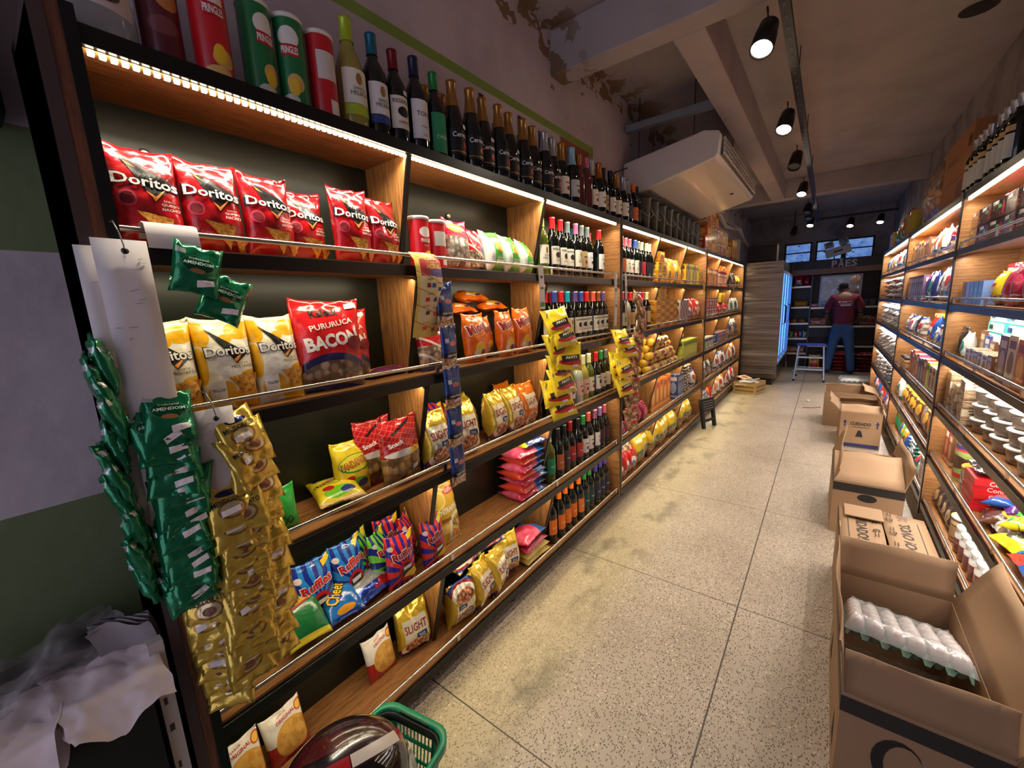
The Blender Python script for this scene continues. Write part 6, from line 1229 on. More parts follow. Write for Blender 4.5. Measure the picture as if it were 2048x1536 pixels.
# middle unit
stand_row(4, 3.56, 4.06, W1, [P_RWB, F_WHT], (0.115, 0.18, 0.07), 'red and white noodle pack, middle right unit top shelf', 'noodle packs right', side='right')
stand_row(4, 4.10, 4.56, W1, [F_WHT, F_WOR], (0.11, 0.20, 0.07), 'white noodle pack, middle right unit top shelf', 'white noodle packs right', side='right')
box_row(7, 4.60, 5.40, W1, [B_BRN, B_RED, B_YEL, B_CRE], 0.18, 0.10, 'brown carton, middle right unit top shelf', 'brown cartons right', side='right')
rpouch(3.60, W2, P_PAS, (0.14, 0.24, 0.09), 'dark gold bag with white ribbon against the post, middle right unit', seed=41)
stand_row(4, 3.70, 4.20, W2, [F_CLR, F_WHT], (0.12, 0.22, 0.07), 'white and clear bag, middle right unit second shelf', 'white clear bags right', side='right')
stand_row(3, 4.24, 4.58, W2, [P_NAV, F_TEA], (0.10, 0.21, 0.06), 'blue sachet pack, middle right unit second shelf', 'blue sachet packs right', side='right')
box_row(7, 4.62, 5.38, W2, [B_PUR, B_BLU, B_BRN], 0.20, 0.10, 'purple cereal carton, middle right unit second shelf', 'purple cereal cartons', side='right')
for i in range(3): tin('red can with white lid, third shelf, %s from the post' % ('first' if i == 0 else ORD[i]), (GX + 0.055, 3.58 + 0.11 * i, W3 + 0.001), 0.048, 0.16, B_RED, WHITEP, -PI / 2, 'can', 'lidded_can', 'red cans with white lids')
stand_row(3, 3.58, 3.98, W3, [F_CLR], (0.13, 0.13, 0.05), 'clear nut pouch in front of the red cans', 'clear nut pouches', back=-0.012, side='right')
stand_row(2, 4.02, 4.24, W3, [P_ORG, F_RED], (0.10, 0.20, 0.06), 'orange and red pouch beside the red cans', 'orange red pouches', side='right')
YJAR = printed('yellow_jar_label', (60, 36, 24), [(('rect', 0.5, 0.55, 0.6, 0.32), (224, 190, 30))], bump=0)
for i in range(2): tin('chocolate powder jar with yellow lid, %s one' % ('nearer', 'farther')[i], (GX + 0.10, 4.16 + 0.125 * i, W3 + 0.001), 0.056, 0.215, YJAR, mat('yellow_lid', (230, 196, 30), 0.35), -PI / 2, 'jar', 'chocolate_powder_jar', 'yellow lidded jars', lidh=0.03)
stand_row(7, 4.44, 5.36, W3, [F_CLR, F_WHT, F_BLK], (0.12, 0.17, 0.07), 'blue and white pouch, middle right unit third shelf', 'blue white pouches right', side='right')
for i, (m, n, h) in enumerate(((B_BRN, 'brown', 0.13), (B_CRE, 'cream', 0.19), (B_CRE, 'cream', 0.19), (B_CRE, 'cream', 0.19), (B_LIM, 'lime', 0.20), (B_RED, 'red', 0.21), (B_GRY, 'grey', 0.20), (B_GRY, 'grey', 0.19), (B_PNK, 'pink', 0.21), (B_YEL, 'yellow', 0.20), (B_RED, 'red', 0.22), (B_ORA, 'orange', 0.20))): rbox(3.57 + 0.105 * i, W4, 0.098, 0.12, h, m, '%s tea carton, fourth shelf of the middle right unit, %s from the post' % (n, 'first' if i == 0 else ORD[i]), 'tea cartons')
for i in range(3): tin('small dark bottle jar in front of the tea cartons, %s' % ORD[i], (GX + 0.008, 4.92 + 0.1 * i, W4 + 0.001), 0.026, 0.12, B_BRN, mat('black_lid', (24, 24, 24), 0.35), -PI / 2, 'jar', 'sauce_jar', 'small dark jars')
stand_row(5, 3.56, 4.24, W5, [F_BRN, F_GRY], (0.14, 0.23, 0.08), 'brown cocoa pack, middle right unit fifth shelf', 'brown cocoa packs', side='right')
for i in range(6): rpouch(4.30 + 0.13 * i, W5, F_BRN, (0.135, 0.20, 0.08), 'brown and yellow powder pouch, fifth shelf, %s from the cocoa' % ('first' if i == 0 else ORD[i]), 'brown yellow pouches', rx=-0.10, rz=0.15 * (i % 3 - 1), seed=50 + i)
stand_row(2, 5.12, 5.36, W5, [F_TEA], (0.11, 0.18, 0.06), 'green and white pouch, middle right unit fifth shelf', 'green white pouches', side='right')
box_row(2, 3.55, 3.82, W6, [B_CRE, B_WHT], 0.20, 0.11, 'white milk carton, bottom of the middle right unit', 'white milk cartons', side='right')
stand_row(2, 3.86, 4.08, W6, [F_TEA, P_NAV], (0.11, 0.12, 0.07), 'navy and teal bag, bottom of the middle right unit', 'navy teal bags', side='right')
for i in range(6): rpouch(4.26, W6 + 0.030 * i, F_TEA, (0.25, 0.16, 0.036), 'white and teal flat pack, %s in the pile on the bottom shelf' % ('lowest' if i == 0 else ORD[i]), 'pile of white and teal packs', lie=True, rx=0, rz=0.05 * (i % 3 - 1), seed=60 + i)
stand_row(4, 4.46, 4.96, W6, [P_ORG, F_YEL, P_GRN], (0.11, 0.18, 0.07), 'orange and green pack, bottom of the middle right unit', 'orange green packs', side='right')
for i in range(3): bottle('green glass bottle, bottom of the middle right unit, %s' % ORD[i], (GX + 0.05, 5.06 + 0.11 * i, W6 + 0.001), 'bordeaux', 'green', 'silver', 'green', -PI / 2, 'green bottles bottom right', name='glass_bottle', scale=0.80)
# far unit
stand_row(6, 5.52, 6.60, W1, [F_WOR, F_WHT, F_CLR], (0.16, 0.22, 0.08), 'white and orange bag, far right unit top shelf', 'white orange bags', side='right')
stand_row(6, 6.64, 7.62, W1, [F_CLR, F_GRY], (0.15, 0.21, 0.08), 'silver and blue bag, far right unit top shelf', 'silver blue bags', side='right')
for lv, z, m, nm in ((2, W2, [F_WHT, F_RED], 'rice'), (3, W3, [F_WHT, F_WOR], 'sugar'), (4, W4, [F_WHT, F_WOR, F_WHT], 'flour')):
    k = 0
    for c in range(6):
        for r in range(4):
            far_pouch('flat', m[(c + r) % len(m)], (0.27, 0.22, 0.075), (GX - 0.01, 5.64 + 0.345 * c + 0.02 * (r % 2), z + 0.036 + 0.056 * r), (-PI / 2 + 0.05, 0, -PI / 2 + 0.1 * ((r + c) % 3 - 1)), 'white %s pack, far right unit, pile %d from the near post, layer %d up' % (nm, c + 1, r + 1), 'piles of %s packs' % nm)
for c in range(5):
    for r in range(5): far_pouch('flat', F_WHT if c > 1 else F_CLR, (0.30, 0.21, 0.060), (GX - 0.012, 5.68 + 0.42 * c, W5 + 0.028 + 0.046 * r), (-PI / 2, 0, -PI / 2 + 0.08 * ((r + c) % 3 - 1)), 'white salt pack on the fifth far shelf, pile %d from the post, layer %d up' % (c + 1, r + 1), 'piles of salt packs')
stand_row(10, 5.52, 7.6, W6, [P_ORG, F_RED, F_WHT], (0.17, 0.23, 0.09), 'orange and red pack, bottom of the far right unit', 'orange red packs bottom', side='right')
# on top of the right units
KRAFT = mat('kraft_card', (152, 120, 90), 0.75, bump=0.06, bscale=12)
rbox(4.16, R_TOP, 0.76, 0.20, 0.45, mat('brown_shipping_card', (150, 98, 56), 0.75), 'big brown shipping carton on top of the right shelving', cat='carton', name='shipping_carton', back=0.025, items=[('poly:printed_panel', mat('card_print', (112, 70, 44), 0.7), [(0.62, 0.12), (0.90, 0.12), (0.90, 0.34), (0.62, 0.34)]), ('poly:printed_line', mat('card_print', (112, 70, 44)), [(0.1, 0.40), (0.95, 0.40), (0.95, 0.42), (0.1, 0.42)]), ('text', mat('card_print', (112, 70, 44)), 'FRAGIL', 0.35, 0.72, 0.4, 0.10), ('poly:dark_label', mat('card_dark_label', (70, 46, 34), 0.7), [(0.86, 0.72), (0.96, 0.72), (0.96, 0.86), (0.86, 0.86)])])
for g in range(2):
    for i in range(4):
        for q in range(2):
            bottle('dark oil bottle with pale label on top right, pack %d, %s row, %s along' % (g + 1, ('front', 'back')[q], ORD[i]), (GX + 0.025 + 0.088 * q, 3.66 - 0.43 * g - 0.092 * i, R_TOP + 0.001), 'bordeaux', 'dark', 'silver', 'silver', -PI / 2, 'dark bottles in wrapped packs', name='oil_bottle', z0=0.04, z1=0.14, dbl=('tan', 0.15, 0.175))
sn = thing('coin_snack_bag', 'big clear bag of brown coin snacks beside the carton', 'snack bag', (GX + 0.11, 5.02, R_TOP + 0.001), (0, 0, -PI / 2))
p = Pillow(0.86, 0.56, 0.20, 77, nu=26, nv=22, wr=0.012, gusset=0.6, wfreq=14); b = put('bag', p.mesh('bag', printed('coin_snack_film', ('food', (168, 116, 76), (130, 84, 52), (196, 148, 104), 9), rough=0.45, coat=0.1)), sn)
for i, (y, h, m, n) in enumerate(((5.75, 0.24, GLASS['white'], 'amber'), (6.05, 0.24, GLASS['white'], 'amber'))): tin('%s oil jar on top of the far right unit, %s' % (n, ('nearer', 'farther')[i]), (GX + 0.09, y, R_TOP + 0.001), 0.10, h, m, mat('amber_lid', (170, 100, 40), 0.4), -PI / 2, 'jar', 'oil_jar', 'amber jars on top')
rpouch(6.55, R_TOP, F_RED, (0.30, 0.36, 0.12), 'tall red bag on top of the far right unit', seed=71); rpouch(6.95, R_TOP, P_GRN, (0.30, 0.27, 0.12), 'green bag on top of the far right unit', seed=72)
for i, m in enumerate((B_YEL, B_RED, B_BLU)): rbox(7.22 + 0.11 * i, R_TOP, 0.10, 0.12, 0.20, m, '%s carton at the far end on top' % ('yellow', 'red', 'blue')[i], 'cartons on top at the far end')
for i in range(9): rpouch(2.60 - 0.075 * i, W5 + 0.055, (P_ORG, mat('violet_film', (92, 40, 120)), P_GRN, P_FAN, F_RED, mat('royal_blue_film', (34, 76, 176)), P_PNK, F_YEL, P_GRN)[i], (0.12, 0.10, 0.04), 'small %s sweet bag on the heap, %s from the red boxes' % (('orange', 'violet', 'green', 'yellow', 'red', 'blue', 'pink', 'golden', 'mint')[i], 'first' if i == 0 else ORD[i]), 'small sweet bags on the heap', back=0.03 + 0.03 * (i % 3), lie=True, rx=0.25, rz=0.5 * (i % 3 - 1), seed=80 + i, name='sweet_bag', cat='sweet bag')
# ------------------------------------------------------------------ fridge, bread counter, back of the shop
STEEL = mat('stainless_placeholder', (150, 146, 142), 0.3, 1.0)
def steel():
    m, nt, p = _new('brushed_stainless'); g = G(nt)
    vec = g.coord('Object')[0]
    n = g.noise(vec, 1.1, 3, 0.5, (0.3, 1, 4.0)); n2 = g.noise(vec, 60, 2, 0.5, (0.05, 0.05, 6))
    nt.links.new(g.mix(n2, rgb((128, 118, 108)), rgb((100, 92, 84))), p.inputs['Base Color'])
    p.inputs['Metallic'].default_value = 1.0; p.inputs['Roughness'].default_value = 0.30
    b = nt.nodes.new('ShaderNodeBump'); b.inputs['Strength'].default_value = 0.55; b.inputs['Distance'].default_value = 0.06
    nt.links.new(n, b.inputs['Height']); nt.links.new(b.outputs['Normal'], p.inputs['Normal'])
    return m
STEEL = steel()
GLS = mat('door_glass', (120, 170, 220), 0.04, alpha=0.16, coat=1.0); FRL = mat('fridge_lamp', (200, 225, 255), 0.5, emit=(80, 160, 255), es=8.0)
t = thing('display_fridge', 'tall stainless fridge with blue lit glass doors at the end of left shelving', 'fridge', (-0.86, 8.9, 0))
x0, x1, y0, y1 = -0.29, 0.27, -1.03, 1.03
MB().box(x0, x1, y0, y0 + 0.03, 0.12, 2.0).build('end_panel', STEEL, t, bevel=0.004)
MB().box(x0, x1, y1 - 0.03, y1, 0.12, 2.0).build('end_panel', STEEL, t, bevel=0.004)
MB().box(x0, x0 + 0.03, y0 + 0.03, y1 - 0.03, 0.12, 2.0).build('rear_panel', mat('fridge_liner', (150, 176, 206), 0.4), t)
MB().box(x0, x1 - 0.01, y0 + 0.03, y1 - 0.03, 0.12, 0.34).build('base', STEEL, t); MB().box(x0 + 0.05, x1 - 0.06, y0 + 0.06, y1 - 0.06, 0.0, 0.12).build('plinth', BLACK, t)
MB().box(x0, x1 - 0.01, y0 + 0.03, y1 - 0.03, 1.86, 2.0).build('header', DARKM, t)
for k in range(4): MB().box(x0 + 0.05, x1 - 0.10, y0 + 0.05, y1 - 0.05, 0.62 + 0.32 * k, 0.63 + 0.32 * k).build('wire_shelf', mat('fridge_shelf', (170, 190, 214), 0.35), t)
for k in range(5):
    y = y0 + 0.05 + (y1 - y0 - 0.1) * k / 4
    MB().tube([(x1 - 0.05, y, 0.38), (x1 - 0.05, y, 1.84)], 0.012, 8).build('lamp_tube', FRL, t)
for k in range(4):
    a = y0 + 0.04 + 0.495 * k; b = a + 0.485
    d = MB()
    for (u0, u1, v0, v1) in ((a, b, 0.35, 0.39), (a, b, 1.81, 1.85), (a, a + 0.03, 0.39, 1.81), (b - 0.03, b, 0.39, 1.81)): d.box(x1 - 0.02, x1 + 0.005, u0, u1, v0, v1)
    dd = d.build('door', mat('pale_blue_door_frame', (170, 200, 235), 0.3, 0.2), t)
    MB().box(x1 - 0.012, x1 - 0.006, a + 0.03, b - 0.03, 0.39, 1.81).build('glass', GLS, dd)
    hy = b - 0.045 if k % 2 == 0 else a + 0.045
    MB().tube([(x1 + 0.005, hy, 0.98), (x1 + 0.035, hy, 1.0), (x1 + 0.035, hy, 1.28), (x1 + 0.005, hy, 1.30)], 0.008, 8).build('handle', BLACK, dd)
for k in range(20):
    y = y0 + 0.14 + 0.19 * (k % 10)
    tin('pale drink carton inside the lit fridge, shelf %d, place %d' % (k // 10 + 2, k % 10 + 1), (-0.86 - 0.05, 8.9 + y, 0.631 + 0.32 * (k // 10 * 1 + 1)), 0.045, 0.20, B_TEA if k % 3 else B_PNK, WHITEP, 0, 'drink', 'drink_tub', 'drinks inside the fridge')
t = thing('condenser_unit', 'dark louvred condenser unit standing on the fridge', 'condenser', (-0.93, 8.25, 2.0)); MB().box(-0.22, 0.20, 0.02, 0.30, 0.002, 0.30).build('housing', mat('rust_brown_metal', (70, 52, 50), 0.6), t)
m = MB()
for k in range(9): m.box(-0.21, 0.19, -0.012, 0.02, 0.014 + 0.032 * k, 0.030 + 0.032 * k)
m.build('louvre', DARKM, t)
# bread counter along the back wall
BY = 10.12; DWOOD = wood('dark_counter_wood', (62, 40, 32), (40, 27, 22), 'x'); MWOOD = wood('mid_brown_fascia', (128, 92, 72), (104, 72, 56), 'x')
EDGE = mat('satin_shelf_edge', (196, 180, 160), 0.3, 0.6)
t = thing('bread_counter', 'dark wooden bread shelving across the back under the PAES sign', 'shelving', (0, BY, 0))
MB().box(-0.78, 0.76, 0.36, 0.38, 0.0, 2.10).build('back_panel', DWOOD, t)
MB().box(-0.78, 0.76, -0.03, 0.36, 1.93, 2.09).build('sign_fascia', mat('charcoal_fascia', (46, 44, 48), 0.5), t); MB().box(-0.78, 0.76, -0.032, 0.0, 1.83, 1.93).build('lower_fascia', MWOOD, t)
for x in (-0.78, -0.285, 0.74): MB().box(x, x + 0.025, 0.0, 0.36, 0.0, 1.93).build('upright', mat('grey_brown_upright', (86, 76, 72), 0.5), t)
def bshelf(a, b, z, dep=0.0, parent=t):
    o = MB().box(a, b, dep, 0.36, z - 0.025, z).build('shelf', DWOOD, parent); MB().box(a, b, dep - 0.012, dep, z - 0.030, z + 0.004).build('shelf_edge', EDGE, o)
for z in (1.62, 1.22, 0.90, 0.60, 0.30): bshelf(-0.755, -0.285, z)
for z in (1.20,): bshelf(-0.26, 0.74, z)
bshelf(-0.26, 0.74, 0.84, -0.04); bshelf(-0.26, 0.74, 0.46)
MB().box(-0.26, 0.74, 0.0, 0.02, 0.62, 0.80).build('drawer_front', mat('black_drawer', (30, 28, 30), 0.5), t)
for x in (-0.6, -0.4): MB().lathe([(0.012, 0), (0.012, 0.12)], 10, Matrix.Translation((x, -0.01, 0))).build('foot', STEELW, t)
SIGN = mat('grey_sign_letters', (160, 152, 158), 0.45)
for ch, x in zip('PÃES', (0.045, 0.145, 0.245, 0.335)):
    V, F = text_shape(ch, 0.03); h = 0.125 if ch != 'Ã' else 0.155; w = 0.078 if ch not in 'ÃS' else 0.088
    bm = bmesh.new(); vs = [bm.verts.new((x + u * w, -0.032, 2.0 + v * h + (0.014 if ch == 'Ã' else 0))) for u, v in V]
    for f in F: bm.faces.new([vs[i] for i in f])
    r = bmesh.ops.extrude_face_region(bm, geom=bm.faces[:]); bmesh.ops.translate(bm, verts=[g_ for g_ in r['geom'] if isinstance(g_, bmesh.types.BMVert)], vec=(0, -0.018, 0))
    bmesh.ops.recalc_face_normals(bm, faces=bm.faces); me = bpy.data.meshes.new('sign_letter'); bm.to_mesh(me); bm.free(); me.materials.append(SIGN); put('sign_letter', me, t)
# oven or framed screen behind the man
t = thing('glass_fronted_oven', 'glass fronted oven with pale frame on the bread counter', 'oven', (0.155, BY, 1.201))
MB().box(-0.30, 0.33, 0.03, 0.30, 0.0, 0.60).build('housing', mat('pale_oven_frame', (176, 176, 180), 0.4), t, bevel=0.006)
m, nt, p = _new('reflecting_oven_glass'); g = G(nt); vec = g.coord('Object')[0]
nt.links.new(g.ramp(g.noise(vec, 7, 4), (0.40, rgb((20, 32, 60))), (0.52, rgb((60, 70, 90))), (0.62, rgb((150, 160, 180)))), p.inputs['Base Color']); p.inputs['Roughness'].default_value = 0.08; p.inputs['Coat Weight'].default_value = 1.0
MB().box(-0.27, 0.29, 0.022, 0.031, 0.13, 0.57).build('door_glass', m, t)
c = MB().box(-0.29, 0.31, 0.024, 0.031, 0.01, 0.11).build('control_panel', mat('oven_panel', (170, 166, 166), 0.4), t)
for k in range(4):
    MB().box(-0.25 + 0.05 * k, -0.22 + 0.05 * k, 0.018, 0.025, 0.03, 0.05).build('button', KINK, c)
for i, x in enumerate((0.55, 0.66)):
    q = MB().box(-0.045, 0.045, 0, 0.012, 0, 0.13).build('small_sign', mat('grey_sign_card', (96, 90, 92), 0.5)); q.location = (x, BY + 0.10, 1.201); tag(q, 'small grey sign card on the bread counter, %s one' % ('left', 'right')[i], 'sign', 'grey sign cards')
BRD = printed('bread_crust', ('mottle', (196, 120, 60), (150, 80, 36), 5), rough=0.5); BRC = printed('bread_bag_film', ('mottle', (176, 110, 60), (206, 176, 150), 4), [(('rect', 0.5, 0.7, 0.3, 0.14), (190, 60, 50))], rough=0.25, coat=0.5)
loafm = MB().lathe([(0.0, 0.0), (0.05, 0.0), (0.068, 0.02), (0.066, 0.05), (0.045, 0.075), (0.0, 0.085)], 18, cap0=False, cap1=False).mesh('round_loaf', BRD)
for i in range(3): o = put('bread_loaf', loafm, None, (-0.66 + 0.135 * i, BY + 0.14, 0.901)); tag(o, 'round bread roll on the left bread shelf, %s of three' % ('left', 'middle', 'right')[i], 'bread', 'round bread rolls')
for i, (x, z, m, w, h) in enumerate(((-0.66, 1.621, P_PAS, 0.13, 0.20), (-0.50, 1.621, F_RED, 0.15, 0.20), (-0.36, 1.621, P_CRM, 0.12, 0.19))): pouch('bread_pack', '%s bread pack on the top left bread shelf' % ('yellow', 'red', 'crimson')[i], 'bread', (w, h, 0.10), m, (), (x, BY + 0.12, z), (0, 0, 0), 400 + i)
pouch('bread_pack', 'orange sliced bread pack on the second bread shelf', 'bread', (0.24, 0.11, 0.12), P_ORG if 0 else mat('bright_orange_film', (230, 150, 30), 0.3), (), (-0.43, BY + 0.12, 1.221), (0, 0, 0), 404)
for i in range(6): pouch('sauce_pack', '%s small pack on the low left bread shelf, %s' % (('red', 'orange', 'green')[i % 3], ORD[i]), 'food pack', (0.07, 0.13, 0.05), (F_RED, P_ORG, P_GRN)[i % 3], (), (-0.70 + 0.075 * i, BY + 0.10, 0.601), (0, 0, 0), 405 + i, 'packs on the low bread shelf')
for i in range(5): pouch('bread_pack', 'brown bread bag near the floor on the left, %s along' % ORD[i], 'bread', (0.10, 0.11, 0.08), BRC, (), (-0.70 + 0.085 * i, BY + 0.10, 0.301), (0, 0, 0), 411 + i, 'brown bread bags low')
pouch('bread_pack', 'large bagged loaf on the counter left of the man', 'bread', (0.30, 0.15, 0.15), BRC, (), (-0.13, BY + 0.06, 0.841), (-0.1, 0, 0), 420)
pouch('bread_pack', 'small pink wrapped bun beside the oven', 'bread', (0.13, 0.07, 0.08), mat('pink_white_film', (206, 150, 150), 0.3), (), (-0.21, BY + 0.07, 1.201), (0, 0, 0), 421)
for i in range(4): pouch('bread_pack', 'pale bread bag right of the man, %s' % ('lower left', 'lower right', 'upper left', 'upper right')[i], 'bread', (0.16, 0.09, 0.10), F_YEL if i == 2 else BRC, (), (0.58 + 0.10 * (i % 2), BY + 0.12, 0.841 + 0.095 * (i // 2)), (0, 0, 0.1 * i), 422 + i, 'bread bags right of the man')
q = MB().box(-0.16, 0.16, 0, 0.2, 0, 0.16).build('brown_carton', mat('dull_brown_card', (92, 66, 48), 0.7)); q.location = (0.56, BY + 0.08, 0.461); tag(q, 'dull brown carton on the low counter shelf right of the man', 'carton')
SACK = printed('red_rice_sack', ('mottle', (136, 26, 36), (112, 18, 28), 3), [(('ell', 0.35, 0.5, 0.14, 0.2), (190, 110, 110)), (('rect', 0.7, 0.55, 0.14, 0.16), (206, 150, 150)), (('rect', 0.5, 0.98, 0.6, 0.04), (206, 170, 150))], rough=0.35)
sm = [Pillow(0.36, 0.30, 0.085, 430 + k, nu=14, nv=12, wr=0.008).mesh('sack', SACK) for k in range(3)]
for c in range(3):
    for r in range(5 if c else 4):
        t = thing('rice_sack', 'red rice sack on the floor by the counter, pile %d from left, layer %d up' % (c + 1, r + 1), 'sack', (-0.02 + 0.34 * c + 0.01 * (r % 2), 9.86, 0.043 + 0.068 * r), (-PI / 2, 0, 0.06 * ((r * 2 + c) % 3 - 1)), 'red rice sacks'); put('sack', sm[(r + c) % 3], t)
tt = thing('toy_ball_pack', 'yellow and red ball pack on the floor behind the ladder', 'snack pack', (-0.13, 9.80, 0.001)); p = Pillow(0.18, 0.30, 0.12, 440); put('bag', p.mesh('bag', printed('yellow_red_pack', (206, 170, 60), [(('ell', 0.5, 0.35, 0.4, 0.2), (180, 40, 36)), (('ell', 0.5, 0.72, 0.3, 0.14), (170, 50, 40))], rough=0.3)), tt)
# emergency light on the fascia
t = thing('emergency_light', 'white twin lamp emergency light tilted above the sign', 'emergency light', (0.10, BY - 0.055, 2.16), (0, -0.25, 0)); EW = mat('grey_white_plastic', (150, 148, 152), 0.5)
MB().box(-0.19, 0.19, 0, 0.08, 0, 0.15).build('battery_box', EW, t, bevel=0.008)
for s in (-1, 1):
    h = MB().box(s * 0.11 - 0.07, s * 0.11 + 0.07, -0.01, 0.06, 0.165, 0.28).build('lamp_head', EW, t, bevel=0.01); MB().lathe([(0, 0), (0.045, 0), (0.045, 0.008), (0, 0.012)], 20, Matrix.Translation((s * 0.11, -0.011, 0.222)) @ Matrix.Rotation(PI / 2, 4, 'X')).build('lens', mat('lamp_lens', (120, 122, 128), 0.15), h)
MB().box(-0.07, 0.07, -0.004, 0.001, 0.06, 0.09).build('dark_slot', BLACK, t)
# step ladder
t = thing('step_ladder', 'aluminium step ladder with blue top tread', 'ladder', (-0.17, 8.62, 0)); ALU = mat('aluminium', (176, 190, 210), 0.35, 0.6)
BLUE = mat('blue_plastic', (40, 66, 190), 0.4)
MB().box(-0.20, 0.20, -0.02, 0.13, 0.595, 0.625).build('top_tread', BLUE, t, bevel=0.006)
for s in (-1, 1):
    MB().tube([(s * 0.21, -0.12, 0.02), (s * 0.172, 0.0, 0.60)], 0.014, 8).build('front_leg', ALU, t); MB().tube([(s * 0.20, 0.42, 0.02), (s * 0.165, 0.11, 0.60)], 0.011, 8).build('rear_leg', ALU, t)
    for (yy, sx) in ((-0.12, 0.21), (0.42, 0.20)): MB().lathe([(0.018, 0), (0.018, 0.03)], 10, Matrix.Translation((s * sx, yy, 0))).build('rubber_foot', BLACK, t)
for z in (0.20, 0.40): 
    w = 0.21 - 0.038 * z / 0.6; y = -0.12 + 0.12 * z / 0.6; MB().box(-w, w, y - 0.01, y + 0.09, z - 0.012, z + 0.012).build('step', ALU, t)
MB().tube([(-0.19, 0.33, 0.18), (0.19, 0.33, 0.18)], 0.006, 6).build('brace', ALU, t)
# folded black stool and paper crate by the left shelves
t = thing('folding_stool', 'small black folding stool leaning on the left shelves', 'stool', (LX + 0.135, 4.98, 0.0), (-0.16, 0, PI / 2 - 0.35)); t.scale = (1.1, 1.1, 0.95); BP2 = mat('black_stool_plastic', (24, 24, 24), 0.5)
MB().box(-0.11, 0.11, -0.02, 0.02, 0.20, 0.36).build('seat', BP2, t, bevel=0.006)
m = MB()
for r in range(4):
    for c in range(6): m.box(-0.09 + 0.03 * c, -0.072 + 0.03 * c, -0.023, -0.019, 0.225 + 0.03 * r, 0.237 + 0.03 * r)
m.build('grip_studs', mat('grey_rubber', (110, 108, 108), 0.6), t)
for s in (-1, 1): MB().box(s * 0.095 - 0.02, s * 0.095 + 0.02, -0.014, 0.014, 0.0, 0.205).build('leg', BP2, t, bevel=0.004)
MB().box(-0.08, 0.08, -0.012, 0.012, 0.075, 0.105).build('crossbar', BP2, t)
t = thing('paper_crate', 'low wooden style crate of white papers on the floor by the fridge', 'crate', (-0.88, 7.22, 0), (0, 0, -0.22)); CRT = printed('printed_crate_card', (170, 140, 84), [(('rect', 0.5, 0.62, 0.42, 0.09), (120, 92, 48)), (('rect', 0.5, 0.28, 0.42, 0.09), (120, 92, 48))], rough=0.7, bump=0)
for (a, b, c, d, n) in ((-0.16, 0.16, -0.20, -0.19, 's'), (-0.16, 0.16, 0.19, 0.20, 's'), (-0.16, -0.15, -0.19, 0.19, 's'), (0.15, 0.16, -0.19, 0.19, 's')): MB().box(a, b, c, d, 0.0, 0.17).build('side', CRT, t)
MB().box(-0.15, 0.15, -0.19, 0.19, 0, 0.01).build('bottom', CRT, t)
PAP = mat('white_paper', (200, 196, 190), 0.7)
for i in range(7): 
    q = MB().box(-0.09, 0.09, -0.07, 0.07, 0, 0.012).build('paper_pad', PAP if i % 3 else printed('recipe_leaflet', (206, 190, 176), [(('ell', 0.5, 0.5, 0.3, 0.3), (170, 100, 50))], bump=0)); q.location = (-0.90 + 0.06 * (i % 3 - 1), 7.22 + 0.09 * (i % 4 - 1.5), 0.115 + 0.016 * i); q.rotation_euler = (0.25 * (i % 3 - 1), 0.2 * (i % 2), 0.7 * i); tag(q, 'white leaflet pad in the crate by the fridge, %s from below' % ('first' if i == 0 else ORD[i]), 'leaflets', 'leaflet pads in the crate')
